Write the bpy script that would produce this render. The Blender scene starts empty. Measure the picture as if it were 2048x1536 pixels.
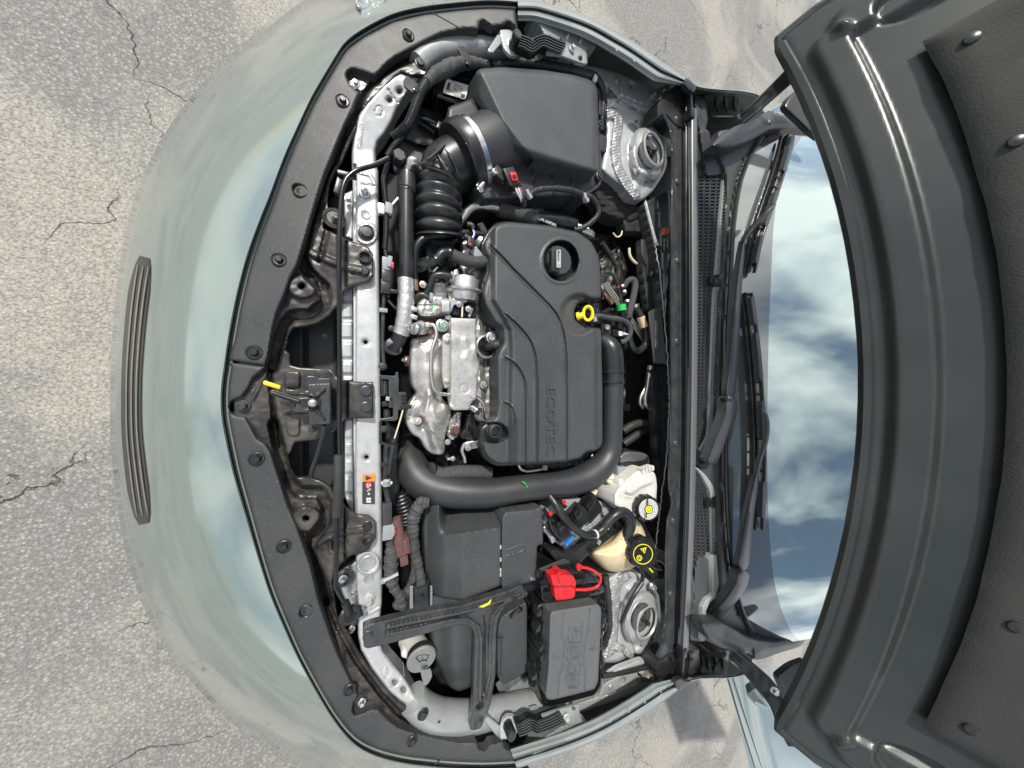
import bpy, bmesh, math, random
import numpy as np
from mathutils import Vector, Matrix, noise as mnoise
random.seed(7)
PI = math.pi
SC = bpy.context.scene
COL = SC.collection

# ---------------------------------------------------------------- camera
F = 555.0                      # focal length in photo pixels (ultra wide phone lens)
TH = math.radians(27.0)        # the phone is tipped towards the windscreen
CT, ST = math.cos(TH), math.sin(TH)
ZF = 0.90                      # height of the fender tops
DC = 0.50                      # camera height above them
cam_d = bpy.data.cameras.new('camera')
cam = bpy.data.objects.new('camera', cam_d)
COL.objects.link(cam)
cam.location = (0, 0, ZF + DC)
cam.rotation_euler = (0, -TH, 0)
cam_d.sensor_width = 36.0
cam_d.lens = 36.0 * F / 2048.0
cam_d.clip_start = 0.01
cam_d.clip_end = 500
SC.camera = cam

# ---------------------------------------------------------------- sky and sun
SUN_EL, SUN_AZ = math.radians(48), math.radians(108)   # azimuth counted from +X towards +Y
w = bpy.data.worlds.new("World")
SC.world = w
w.use_nodes = True
nt = w.node_tree
for n in list(nt.nodes):
    nt.nodes.remove(n)
def wn(t, **kw):
    n = nt.nodes.new(t)
    for k, v in kw.items():
        setattr(n, k, v)
    return n
wo = wn('ShaderNodeOutputWorld'); bg = wn('ShaderNodeBackground')
sky = wn('ShaderNodeTexSky', sky_type='NISHITA')
sky.sun_disc = False
sky.sun_elevation = SUN_EL
sky.sun_rotation = math.radians(90) - SUN_AZ
sky.air_density = 1.0
sky.dust_density = 1.2
tc = wn('ShaderNodeTexCoord')
nz = wn('ShaderNodeTexNoise'); nz.inputs['Scale'].default_value = 2.1; nz.inputs['Detail'].default_value = 9
nz.inputs['Roughness'].default_value = 0.55; nz.inputs['Distortion'].default_value = 0.35
rp = wn('ShaderNodeValToRGB')
rp.color_ramp.elements[0].position = 0.455; rp.color_ramp.elements[0].color = (0, 0, 0, 1)
rp.color_ramp.elements[1].position = 0.59; rp.color_ramp.elements[1].color = (1, 1, 1, 1)
mx = wn('ShaderNodeMix', data_type='RGBA')
nt.links.new(tc.outputs['Generated'], nz.inputs['Vector'])
nt.links.new(nz.outputs['Fac'], rp.inputs['Fac'])
nt.links.new(rp.outputs['Color'], mx.inputs['Factor'])
nt.links.new(sky.outputs['Color'], mx.inputs['A'])
mx.inputs['B'].default_value = (9.6, 9.7, 9.6, 1)       # sunlit cloud, in the sky texture's own units
nt.links.new(mx.outputs['Result'], bg.inputs['Color'])
bg.inputs['Strength'].default_value = 0.085
nt.links.new(bg.outputs[0], wo.inputs[0])

sd = bpy.data.lights.new('sun', 'SUN'); so = bpy.data.objects.new('sun', sd); COL.objects.link(so)
sd.energy = 2.8; sd.angle = math.radians(4); sd.color = (1.0, 0.96, 0.88)
sdir = Vector((math.cos(SUN_EL) * math.cos(SUN_AZ), math.cos(SUN_EL) * math.sin(SUN_AZ), math.sin(SUN_EL)))
so.rotation_euler = sdir.to_track_quat('Z', 'Y').to_euler()
SC.view_settings.view_transform = 'Standard'
SC.view_settings.look = 'None'
SC.view_settings.exposure = 0.75
SC.view_settings.gamma = 1.0
SC.cycles.max_bounces = 8
SC.cycles.use_denoising = True

# ---------------------------------------------------------------- pixel -> place
def arrW(x, y, h):
    """photo pixel + height in mm over the fender tops -> metres (the ray through that pixel cut at that height)"""
    u = np.asarray(x, float) - 1024.0
    v = 768.0 - np.asarray(y, float)
    h = np.asarray(h, float) / 1000.0
    X = u * CT + F * ST
    Z = F * CT - u * ST
    t = (DC - h) / Z
    return X * t, v * t, ZF + h
def W(x, y, h=0.0):
    a, b, c = arrW(x, y, h)
    return Vector((float(a), float(b), float(c)))
def SK(x, y, h=0.0):
    """metres per pixel there"""
    return (DC - h / 1000.0) / (F * CT - (x - 1024.0) * ST)

# ---------------------------------------------------------------- materials
def M(name, col, rough=0.5, metal=0.0, bump=None, speck=None, dirt=None, coat=0.0, ior=None,
      trans=0.0, sss=0.0, wave=None, vor=None, rvar=0.0, alpha=None):
    m = bpy.data.materials.new(name); m.use_nodes = True
    t = m.node_tree; N = t.nodes; L = t.links
    b = N['Principled BSDF']
    b.inputs['Roughness'].default_value = rough
    b.inputs['Metallic'].default_value = metal
    if ior: b.inputs['IOR'].default_value = ior
    if coat:
        b.inputs['Coat Weight'].default_value = coat; b.inputs['Coat Roughness'].default_value = 0.04
    if trans: b.inputs['Transmission Weight'].default_value = trans
    if sss:
        b.inputs['Subsurface Weight'].default_value = sss
        b.inputs['Subsurface Radius'].default_value = (0.02, 0.016, 0.012)
        b.inputs['Subsurface Scale'].default_value = 0.6
    if alpha is not None: b.inputs['Alpha'].default_value = alpha
    c = N.new('ShaderNodeTexCoord')
    def noise(scale, detail=4.0, dist=0.0, rough_=0.6):
        n = N.new('ShaderNodeTexNoise'); n.inputs['Scale'].default_value = scale
        n.inputs['Detail'].default_value = detail; n.inputs['Distortion'].default_value = dist
        n.inputs['Roughness'].default_value = rough_
        L.new(c.outputs['Object'], n.inputs['Vector']); return n
    def ramp(src, a, bb):
        r = N.new('ShaderNodeMapRange'); r.inputs['From Min'].default_value = a; r.inputs['From Max'].default_value = bb
        L.new(src, r.inputs['Value']); return r.outputs['Result']
    def mix(fac, a, bcol, amt=1.0):
        x = N.new('ShaderNodeMix'); x.data_type = 'RGBA'
        if amt != 1.0:
            q = N.new('ShaderNodeMath'); q.operation = 'MULTIPLY'; q.inputs[1].default_value = amt
            L.new(fac, q.inputs[0]); fac = q.outputs[0]
        L.new(fac, x.inputs['Factor'])
        if isinstance(a, tuple): x.inputs['A'].default_value = (*a, 1)
        else: L.new(a, x.inputs['A'])
        x.inputs['B'].default_value = (*bcol, 1)
        return x.outputs['Result']
    cur = tuple(col)
    if dirt:                                  # (scale, colour, amount)
        n = noise(dirt[0], 6, 0.3); cur = mix(ramp(n.outputs['Fac'], 0.42, 0.68), cur, dirt[1], dirt[2])
    if speck:                                 # (scale, threshold, colour)
        n = noise(speck[0], 2, 0); cur = mix(ramp(n.outputs['Fac'], speck[1], speck[1] + 0.06), cur, speck[2])
    if isinstance(cur, tuple): b.inputs['Base Color'].default_value = (*cur, 1)
    else: L.new(cur, b.inputs['Base Color'])
    if rvar:
        n = noise(14, 5); r = N.new('ShaderNodeMapRange'); r.inputs['From Min'].default_value = 0.3; r.inputs['From Max'].default_value = 0.7
        r.inputs['To Min'].default_value = max(0.02, rough - rvar); r.inputs['To Max'].default_value = rough + rvar
        L.new(n.outputs['Fac'], r.inputs['Value']); L.new(r.outputs['Result'], b.inputs['Roughness'])
    prev = None
    def addbump(src, strength, dist):
        nonlocal prev
        q = N.new('ShaderNodeBump'); q.inputs['Strength'].default_value = strength; q.inputs['Distance'].default_value = dist
        L.new(src, q.inputs['Height'])
        if prev is not None: L.new(prev, q.inputs['Normal'])
        prev = q.outputs['Normal']
    if bump:                                   # list of (scale, strength, distance)
        for s in (bump if isinstance(bump, list) else [bump]):
            addbump(noise(s[0], 3).outputs['Fac'], s[1], s[2])
    if vor:
        v = N.new('ShaderNodeTexVoronoi'); v.inputs['Scale'].default_value = vor[0]
        L.new(c.outputs['Object'], v.inputs['Vector']); addbump(v.outputs['Distance'], vor[1], vor[2])
    if wave:                                   # (scale, strength, distance, axis)
        v = N.new('ShaderNodeTexWave'); v.inputs['Scale'].default_value = wave[0]; v.bands_direction = wave[3]
        v.inputs['Distortion'].default_value = wave[4] if len(wave) > 4 else 0.0
        L.new(c.outputs['Object'], v.inputs['Vector']); addbump(v.outputs['Color'], wave[1], wave[2])
    if prev is not None: L.new(prev, b.inputs['Normal'])
    return m

GRIT = [(420, 0.45, 0.0009), (1100, 0.35, 0.0005)]
m_cover = M('moulded_grey_plastic', (.043, .045, .047), .44, bump=GRIT, speck=(520, .60, (.10, .10, .10)), dirt=(9, (.066, .066, .065), .6), rvar=.06)
m_cover2 = M('moulded_black_plastic', (.026, .027, .029), .42, bump=GRIT, speck=(480, .66, (.08, .08, .08)), dirt=(10, (.042, .042, .042), .6), rvar=.06)
m_trim = M('grained_trim_plastic', (.036, .038, .038), .5, bump=GRIT, speck=(420, .64, (.11, .11, .105)), dirt=(6, (.060, .058, .053), .7), rvar=.07)
m_black = M('satin_black_plastic', (.012, .0125, .013), .34, bump=(500, .15, .0005), dirt=(30, (.035, .035, .033), .4))
m_gloss = M('black_enamel', (.008, .0085, .009), .16, dirt=(14, (.035, .032, .03), .35), rvar=.08)
m_rubber = M('black_rubber', (.011, .0115, .0115), .33, bump=(700, .2, .0005), dirt=(20, (.05, .05, .048), .5))
m_rubdull = M('dull_rubber', (.02, .021, .021), .62, dirt=(25, (.05, .048, .044), .5))
m_felt = M('black_insulation_felt', (.011, .010, .009), .95, bump=[(300, .6, .002), (1500, .4, .001)], dirt=(40, (.028, .025, .022), .6))
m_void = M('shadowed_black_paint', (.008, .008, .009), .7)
m_dusty = M('dusty_black_steel', (.022, .0215, .021), .36, bump=(60, .06, .001), dirt=(22, (.135, .115, .095), .62), rvar=.12)
m_blacksteel = M('black_coated_steel', (.030, .032, .034), .3, bump=(120, .12, .0006), dirt=(22, (.085, .082, .078), .5), rvar=.1)
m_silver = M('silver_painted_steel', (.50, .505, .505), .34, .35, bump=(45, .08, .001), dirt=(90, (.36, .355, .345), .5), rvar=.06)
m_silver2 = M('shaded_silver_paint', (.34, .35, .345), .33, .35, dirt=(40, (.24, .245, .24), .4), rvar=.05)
m_paint = M('grey_green_car_paint', (.25, .305, .285), .10, .48, coat=1.0, dirt=(5, (.225, .275, .258), .5))
m_rail = M('grey_green_inner_paint', (.30, .325, .315), .30, .40, coat=.5, dirt=(12, (.19, .2, .19), .5))
m_alu = M('cast_aluminium', (.50, .49, .47), .46, .8, bump=[(160, .15, .0007), (900, .15, .0003)], dirt=(60, (.16, .15, .135), .8))
m_shield = M('heat_shield_sheet', (.56, .55, .52), .38, .7, bump=[(400, .06, .0004)], dirt=(140, (.36, .33, .29), .6), rvar=.05)
m_foil = M('crinkled_foil', (.62, .61, .58), .38, .8, bump=[(110, .5, .003), (420, .15, .0008)], dirt=(40, (.50, .49, .46), .5))
m_ribfoil = M('ribbed_foil', (.62, .61, .59), .36, .85, wave=(210, .5, .0012, 'Y', 1.5))
m_zinc = M('zinc_plated_steel', (.62, .62, .60), .3, .95, dirt=(60, (.35, .33, .30), .5))
m_pipe = M('bare_metal_pipe', (.62, .60, .55), .28, .95, dirt=(30, (.38, .34, .28), .6))
m_band = M('hose_clamp_steel', (.66, .66, .65), .22, 1.0)
m_rust = M('rusty_cast_iron', (.10, .045, .035), .6, .3, bump=(200, .4, .001), dirt=(50, (.18, .10, .07), .6))
m_white = M('white_reservoir_plastic', (.60, .585, .54), .4, sss=.15, bump=(300, .1, .0005), dirt=(12, (.48, .45, .38), .5))
m_amber = M('amber_coolant_tank_plastic', (.58, .46, .27), .3, sss=.3, dirt=(9, (.66, .57, .38), .8))
m_amber2 = M('amber_tank_fluid_tint', (.70, .48, .20), .35, sss=.3)
m_red = M('red_plastic', (.56, .014, .018), .4, bump=(400, .1, .0004))
m_yellow = M('yellow_plastic', (.90, .62, .01), .38)
m_green = M('green_plastic', (.02, .42, .08), .4)
m_blue = M('blue_plastic', (.01, .18, .55), .4)
m_brown = M('brown_plastic', (.105, .050, .045), .42, bump=(300, .1, .0004), dirt=(40, (.16, .09, .08), .5))
m_greyplug = M('pale_grey_plastic', (.24, .26, .275), .5)
m_tape = M('cloth_harness_tape', (.040, .041, .042), .75, bump=[(70, .7, .003), (900, .4, .0006)], dirt=(60, (.10, .10, .098), .5))
m_dtape = M('black_harness_tape', (.016, .016, .017), .5, bump=[(90, .8, .003)], dirt=(60, (.05, .05, .048), .5))
m_braid = M('braided_sleeve', (.045, .045, .045), .5, vor=(620, .9, .0015), dirt=(300, (.10, .10, .10), .5))
m_orange = M('orange_label', (.90, .22, .03), .5)
m_lblack = M('black_label', (.03, .032, .035), .45, dirt=(30, (.06, .06, .06), .4))
m_lwhite = M('white_print', (.75, .75, .73), .5)
m_lgrey = M('grey_print', (.40, .40, .38), .5)
m_lyellow = M('yellow_print', (.80, .72, .02), .5)
m_lred = M('red_print', (.65, .03, .05), .5)
m_cream = M('cream_plastic', (.72, .62, .45), .45)
m_tan = M('tan_tape', (.62, .44, .27), .6, bump=(200, .3, .001))
m_glass = M('tinted_windscreen_glass', (.50, .60, .58), .03, .70, coat=1.0, dirt=(3, (.54, .66, .61), .6))
m_frit = M('black_glass_band', (.27, .29, .275), .07, .65, coat=1.0)
m_dark = M('dark_radiator_plastic', (.042, .047, .047), .45, dirt=(8, (.04, .042, .04), .5))
m_chip = M('copper_grey_plug', (.30, .17, .12), .4, .4)
m_wred = M('red_wire', (.5, .03, .03), .45); m_wblue = M('blue_wire', (.08, .12, .6), .45)
m_wyel = M('yellow_wire', (.75, .6, .05), .45); m_wwhite = M('white_wire', (.7, .7, .7), .45)

def ground_material():
    m = bpy.data.materials.new('cracked_old_asphalt'); m.use_nodes = True
    t = m.node_tree; N = t.nodes; L = t.links; b = N['Principled BSDF']; b.inputs['Roughness'].default_value = .85
    c = N.new('ShaderNodeTexCoord')
    def nd(kind, **kw):
        n = N.new(kind)
        for k, v in kw.items(): n.inputs[k].default_value = v
        return n
    def link(src, n, name='Vector'): L.new(src, n.inputs[name]); return n
    def rng(src, a, bb, lo=0., hi=1.):
        r = nd('ShaderNodeMapRange'); r.inputs[1].default_value = a; r.inputs[2].default_value = bb
        r.inputs[3].default_value = lo; r.inputs[4].default_value = hi; L.new(src, r.inputs[0]); return r.outputs[0]
    def mix(f, a, bcol):
        x = N.new('ShaderNodeMix'); x.data_type = 'RGBA'; L.new(f, x.inputs['Factor'])
        for s, v in (('A', a), ('B', bcol)):
            if isinstance(v, tuple): x.inputs[s].default_value = (*v, 1)
            else: L.new(v, x.inputs[s])
        return x.outputs['Result']
    n1 = link(c.outputs['Object'], nd('ShaderNodeTexNoise', Scale=1.3, Detail=6.0, Distortion=.6))
    base = mix(rng(n1.outputs['Fac'], .44, .56), (.21, .205, .195), (.34, .32, .28))
    vo = link(c.outputs['Object'], nd('ShaderNodeTexVoronoi', Scale=95.0))
    agg = mix(rng(vo.outputs['Distance'], .2, .55), (.52, .48, .39), (.11, .108, .105))
    n2 = link(c.outputs['Object'], nd('ShaderNodeTexNoise', Scale=150.0, Detail=4.0))
    base = mix(rng(n2.outputs['Fac'], .42, .6, 0, .62), base, agg)
    # wandering cracks
    n3 = link(c.outputs['Object'], nd('ShaderNodeTexNoise', Scale=5.0, Detail=5.0))
    vm = N.new('ShaderNodeVectorMath'); vm.operation = 'MULTIPLY_ADD'; vm.inputs[1].default_value = (.35, .35, .35)
    L.new(n3.outputs['Color'], vm.inputs[0]); L.new(c.outputs['Object'], vm.inputs[2])
    cr = link(vm.outputs[0], nd('ShaderNodeTexVoronoi', Scale=1.5)); cr.feature = 'DISTANCE_TO_EDGE'
    cr2 = link(vm.outputs[0], nd('ShaderNodeTexVoronoi', Scale=14.0)); cr2.feature = 'DISTANCE_TO_EDGE'
    n4 = link(c.outputs['Object'], nd('ShaderNodeTexNoise', Scale=2.2, Detail=2.0))
    c1 = rng(cr.outputs['Distance'], .0, .006, .8, 0)
    c2 = rng(cr2.outputs['Distance'], .0, .03, .4, 0)
    c2m = N.new('ShaderNodeMath'); c2m.operation = 'MULTIPLY'; L.new(c2, c2m.inputs[0]); L.new(rng(n4.outputs['Fac'], .47, .55), c2m.inputs[1])
    c1m = N.new('ShaderNodeMath'); c1m.operation = 'MULTIPLY'; L.new(c1, c1m.inputs[0]); L.new(rng(n4.outputs['Fac'], .46, .54), c1m.inputs[1])
    c1 = c1m.outputs[0]
    base = mix(c1, base, (.07, .065, .06)); base = mix(c2m.outputs[0], base, (.09, .085, .075))
    L.new(base, b.inputs['Base Color'])
    bp = nd('ShaderNodeBump', Strength=.8, Distance=.004); L.new(n2.outputs['Fac'], bp.inputs['Height'])
    bp2 = nd('ShaderNodeBump', Strength=.8, Distance=.012); bp2.invert = True; L.new(c1, bp2.inputs['Height']); L.new(bp.outputs[0], bp2.inputs['Normal'])
    L.new(bp2.outputs[0], b.inputs['Normal'])
    return m
m_ground = ground_material()

# ---------------------------------------------------------------- objects
def put(name, verts, faces, mat, parent=None, sharp=38, smooth=True, label=None):
    verts = np.asarray([tuple(v) for v in verts], float) if not isinstance(verts, np.ndarray) else verts
    lo, hi = verts.min(0), verts.max(0)
    c = Vector(((lo[0] + hi[0]) / 2, (lo[1] + hi[1]) / 2, lo[2]))
    me = bpy.data.meshes.new(name)
    me.from_pydata((verts - np.array(c)).tolist(), [], faces)
    me.validate(); me.update()
    if smooth:
        me.polygons.foreach_set('use_smooth', [True] * len(me.polygons))
        if sharp: me.set_sharp_from_angle(angle=math.radians(sharp))
    me.materials.append(mat)
    o = bpy.data.objects.new(name, me); COL.objects.link(o)
    o.location = c
    if parent is not None: attach(o, parent)
    if label: o['label'] = label
    return o
def wloc(o):
    v = Vector(o.location)
    while o.parent is not None:
        o = o.parent; v = v + Vector(o.location)
    return v
def attach(o, parent):
    o.location = Vector(o.location) - wloc(parent); o.parent = parent
def tag(o, label, cat, group=None):
    o['label'] = label; o['category'] = cat
    if group: o['group'] = group
    return o
def thing(name, label, cat, x, y, h, group=None):
    o = bpy.data.objects.new(name, None); COL.objects.link(o)
    o.location = W(x, y, h); o.empty_display_size = .02
    return tag(o, label, cat, group)
def struct(o, kind='structure'):
    o['kind'] = kind; return o

# ---------------------------------------------------------------- curves in pixel space
def catmull(pts, sub=6, closed=False):
    P = [np.array(p, float) for p in pts]; n = len(P); out = []
    rng_ = range(n) if closed else range(n - 1)
    for i in rng_:
        p1, p2 = P[i], P[(i + 1) % n]
        p0 = P[(i - 1) % n] if (closed or i > 0) else 2 * p1 - p2
        p3 = P[(i + 2) % n] if (closed or i + 2 < n) else 2 * p2 - p1
        for k in range(sub):
            t = k / sub
            out.append(.5 * ((2 * p1) + (-p0 + p2) * t + (2 * p0 - 5 * p1 + 4 * p2 - p3) * t * t + (-p0 + 3 * p1 - 3 * p2 + p3) * t ** 3))
    if not closed: out.append(P[-1])
    return out
def fillet(pts, r, n=4):
    """closed polygon with its corners rounded"""
    P = [np.array(p[:2], float) for p in pts]; out = []; m = len(P)
    for i in range(m):
        a, b_, c = P[i - 1], P[i], P[(i + 1) % m]
        da, dc = a - b_, c - b_; la, lc = np.linalg.norm(da), np.linalg.norm(dc)
        q = min(r, la * .48, lc * .48)
        if q < .5: out.append(b_); continue
        s, e = b_ + da / la * q, b_ + dc / lc * q
        for k in range(n + 1):
            t = k / n; out.append((1 - t) ** 2 * s + 2 * t * (1 - t) * b_ + t * t * e)
    return out
def circ(x, y, rx, ry=None, n=24, a0=0):
    ry = ry or rx
    return [(x + rx * math.cos(2 * PI * k / n + a0), y + ry * math.sin(2 * PI * k / n + a0)) for k in range(n)]
def rect(x0, y0, x1, y1): return [(x0, y0), (x1, y0), (x1, y1), (x0, y1)]
def rrect(cx, cy, w_, h_, ang=0):
    a = math.radians(ang); c, s = math.cos(a), math.sin(a)
    return [(cx + dx * c - dy * s, cy + dx * s + dy * c) for dx, dy in ((-w_ / 2, -h_ / 2), (w_ / 2, -h_ / 2), (w_ / 2, h_ / 2), (-w_ / 2, h_ / 2))]

def polydist(X, Y, pts, closed=True):
    """distance and nearest point to a polyline, vectorised"""
    P = np.array([p[:2] for p in pts], float)
    A = P if closed else P[:-1]
    B = np.roll(P, -1, 0) if closed else P[1:]
    best = np.full(X.shape, 1e18); nx = np.zeros(X.shape); ny = np.zeros(X.shape)
    for a, b_ in zip(A, B):
        d = b_ - a; L2 = d @ d
        if L2 < 1e-9: continue
        t = np.clip(((X - a[0]) * d[0] + (Y - a[1]) * d[1]) / L2, 0, 1)
        qx, qy = a[0] + t * d[0], a[1] + t * d[1]
        dd = (X - qx) ** 2 + (Y - qy) ** 2
        k = dd < best
        best = np.where(k, dd, best); nx = np.where(k, qx, nx); ny = np.where(k, qy, ny)
    return np.sqrt(best), nx, ny
def inside(X, Y, pts):
    P = [p[:2] for p in pts]; c = np.zeros(X.shape, bool); n = len(P)
    for i in range(n):
        x1, y1 = P[i]; x2, y2 = P[(i + 1) % n]
        if y1 == y2: continue
        k = ((y1 > Y) != (y2 > Y)) & (X < (x2 - x1) * (Y - y1) / (y2 - y1) + x1)
        c ^= k
    return c
def smooth01(t): t = np.clip(t, 0, 1); return t * t * (3 - 2 * t)
def ridge(X, Y, pts, w_, hh, closed=False, soft=None):
    """a bead (or groove when hh < 0) w_ wide along a line"""
    d, _, _ = polydist(X, Y, pts, closed); soft = soft or w_ * .5
    return hh * smooth01((w_ * .5 - d) / soft + .5)
def mesa(X, Y, pts, hh, soft=4):
    """raised (or sunk) field inside a closed outline"""
    d, _, _ = polydist(X, Y, pts, True); s = np.where(inside(X, Y, pts), d, -d)
    return hh * smooth01(s / soft + .5)
def nz2(X, Y, sc, seed=0):
    """cheap smooth value noise -1..1"""
    r = np.random.RandomState(seed); out = np.zeros(X.shape)
    for k in range(7):
        a = r.uniform(0, 2 * PI); f = r.uniform(.5, 1.7) / sc; p = r.uniform(0, 2 * PI)
        out += np.sin((X * math.cos(a) + Y * math.sin(a)) * f * 2 * PI + p + 1.3 * np.sin(Y * f * 2.1 + X * f * 1.3 + p * 2))
    return out / 4.0

def relief(name, outline, mat, h, hf=None, cell=3.0, parent=None, skirt=25, holes=(), edge=6, drop=None, sharp=50, label=None, flare=0):
    """pressed or moulded panel: outline in pixels, height h (number or f(X,Y)) in mm, rounded edge, vertical skirt below it"""
    O = [np.array(p[:2], float) for p in outline]
    xs = [p[0] for p in O]; ys = [p[1] for p in O]
    x0, x1, y0, y1 = min(xs) - cell, max(xs) + cell, min(ys) - cell, max(ys) + cell
    nx_, ny_ = int((x1 - x0) / cell) + 2, int((y1 - y0) / cell) + 2
    X, Y = np.meshgrid(x0 + np.arange(nx_) * cell, y0 + np.arange(ny_) * cell)
    d, px, py = polydist(X, Y, O); ins = inside(X, Y, O)
    for H in holes:
        dh, hx, hy = polydist(X, Y, H); inh = inside(X, Y, H)
        k = (dh < d) | inh
        # a point inside a hole is outside the panel
        d = np.where(k, dh, d); px = np.where(k, hx, px); py = np.where(k, hy, py)
        ins &= ~inh
    q = ins[:-1, :-1].astype(int) + ins[1:, :-1] + ins[:-1, 1:] + ins[1:, 1:]
    keep = q > 0
    used = np.zeros(X.shape, bool)
    used[:-1, :-1] |= keep; used[1:, :-1] |= keep; used[:-1, 1:] |= keep; used[1:, 1:] |= keep
    snap = used & ~ins
    X = np.where(snap, px, X); Y = np.where(snap, py, Y); d = np.where(ins, d, 0)
    idx = -np.ones(X.shape, int); idx[used] = np.arange(used.sum())
    Xu, Yu, du = X[used], Y[used], d[used]
    hb = h(Xu, Yu) if callable(h) else np.full(Xu.shape, float(h))
    if edge:
        dr = edge * .8 if drop is None else drop
        t = np.clip(1 - du / edge, 0, 1); hb = hb - dr * (1 - np.sqrt(np.clip(1 - t * t, 0, 1)))
    if hf is not None: hb = hb + hf(Xu, Yu, du)
    wx, wy, wz = arrW(Xu, Yu, hb)
    V = np.stack([wx, wy, wz], 1)
    F_ = []
    jj, ii = np.nonzero(keep)
    a, b_, c, e = idx[jj, ii], idx[jj, ii + 1], idx[jj + 1, ii + 1], idx[jj + 1, ii]
    quads = np.stack([a, e, c, b_], 1)
    F_ = quads.tolist()
    if skirt:
        cnt = {}
        for f in F_:
            for k in range(4):
                u_, v_ = f[k], f[(k + 1) % 4]
                if (v_, u_) in cnt: del cnt[(v_, u_)]
                else: cnt[(u_, v_)] = 1
        bv = sorted({u_ for u_, _ in cnt} | {v_ for _, v_ in cnt}); mp = {v_: len(V) + k for k, v_ in enumerate(bv)}
        low = V[bv].copy(); low[:, 2] -= skirt / 1000.0
        if flare:
            cc = V.mean(0); dv = low[:, :2] - cc[:2]; ln = np.linalg.norm(dv, axis=1, keepdims=True) + 1e-9; low[:, :2] += dv / ln * flare / 1000.0
        V = np.concatenate([V, low])
        for (u_, v_) in cnt: F_.append([v_, u_, mp[u_], mp[v_]])
    return put(name, V, F_, mat, parent, sharp=sharp, label=label)

def sweep(path, rad, seg=14, closed_ends=True, flat=1.0):
    """rings round a path of world points; rad is a list of radii"""
    n = len(path); P = [Vector(p) for p in path]
    T = [(P[min(i + 1, n - 1)] - P[max(i - 1, 0)]).normalized() for i in range(n)]
    up = Vector((0, 0, 1))
    if abs(T[0].dot(up)) > .95: up = Vector((1, 0, 0))
    nrm = (up - T[0] * up.dot(T[0])).normalized(); V = []; Fc = []
    for i in range(n):
        nrm = (nrm - T[i] * nrm.dot(T[i]))
        if nrm.length < 1e-6: nrm = Vector((0, 1, 0)).cross(T[i])
        nrm.normalize(); bn = T[i].cross(nrm)
        for k in range(seg):
            a = 2 * PI * k / seg
            V.append(P[i] + (nrm * math.cos(a) * flat + bn * math.sin(a)) * rad[i])
    for i in range(n - 1):
        for k in range(seg):
            k2 = (k + 1) % seg
            Fc.append([i * seg + k, i * seg + k2, (i + 1) * seg + k2, (i + 1) * seg + k])
    if closed_ends:
        Fc.append(list(range(seg))[::-1]); Fc.append([(n - 1) * seg + k for k in range(seg)])
    return V, Fc
def tube(name, pts, r, mat, parent=None, seg=14, sub=8, rib=None, label=None, flat=1.0, sharp=38, spline=True, wob=0):
    """hose / pipe / cable; pts (x, y, h[, r]) in pixels and mm; r in pixels; rib = (pitch px, depth px)"""
    Q = [(p[0], p[1], p[2], p[3] if len(p) > 3 else r) for p in pts]
    if rib: sub = max(sub, 10)
    C = catmull(Q, sub) if spline else [np.array(q, float) for q in Q]
    if rib:                                  # resample evenly, four rings to a rib
        D_ = [0]
        for a, b_ in zip(C, C[1:]): D_.append(D_[-1] + math.hypot(b_[0] - a[0], b_[1] - a[1]) + abs(b_[2] - a[2]) * .5)
        n = max(4, int(D_[-1] / (rib[0] / 6.0))); s = np.linspace(0, D_[-1], n); A = np.array(C)
        C = [np.array([np.interp(t, D_, A[:, k]) for k in range(4)]) for t in s]
        for c, t in zip(C, s): c[3] += rib[1] * (math.cos(2 * PI * t / rib[0]) * .5 - .5 if len(rib) < 3 else -(1 - abs(math.sin(PI * t / rib[0])) ** .8))
    path = [W(c[0], c[1], c[2]) for c in C]; rad = [c[3] * SK(c[0], c[1], c[2]) for c in C]
    if wob: rad = [q * (1 + wob * math.sin(i * 1.7) * .5 + wob * math.sin(i * .63 + 1) * .5) for i, q in enumerate(rad)]
    V, Fc = sweep(path, rad, seg, True, flat)
    return put(name, V, Fc, mat, parent, sharp=sharp, label=label)
def axisframe(ax):
    ax = Vector(ax).normalized(); u = ax.orthogonal().normalized(); return u, ax.cross(u), ax
def lathe(name, c, prof, mat, ax=(0, 0, 1), parent=None, seg=28, label=None, sharp=35, lobes=0, lobe=0.0, capit=True):
    """turned shape: centre (x, y, h), profile [(radius px, height px), ...] along ax"""
    s = SK(*c); o = W(*c); u, v, a_ = axisframe(ax); V = []; Fc = []
    for (r, z) in prof:
        for k in range(seg):
            t = 2 * PI * k / seg
            rr = r * (1 + (lobe * math.cos(lobes * t) if lobes and r > 1 else 0))
            V.append(o + (u * math.cos(t) + v * math.sin(t)) * rr * s + a_ * z * s)
    n = len(prof)
    for i in range(n - 1):
        for k in range(seg):
            k2 = (k + 1) % seg; Fc.append([i * seg + k, i * seg + k2, (i + 1) * seg + k2, (i + 1) * seg + k])
    if capit: Fc.append([(n - 1) * seg + k for k in range(seg)])
    if capit: Fc.append(list(range(seg))[::-1])
    return put(name, V, Fc, mat, parent, sharp=sharp, label=label)
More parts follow.
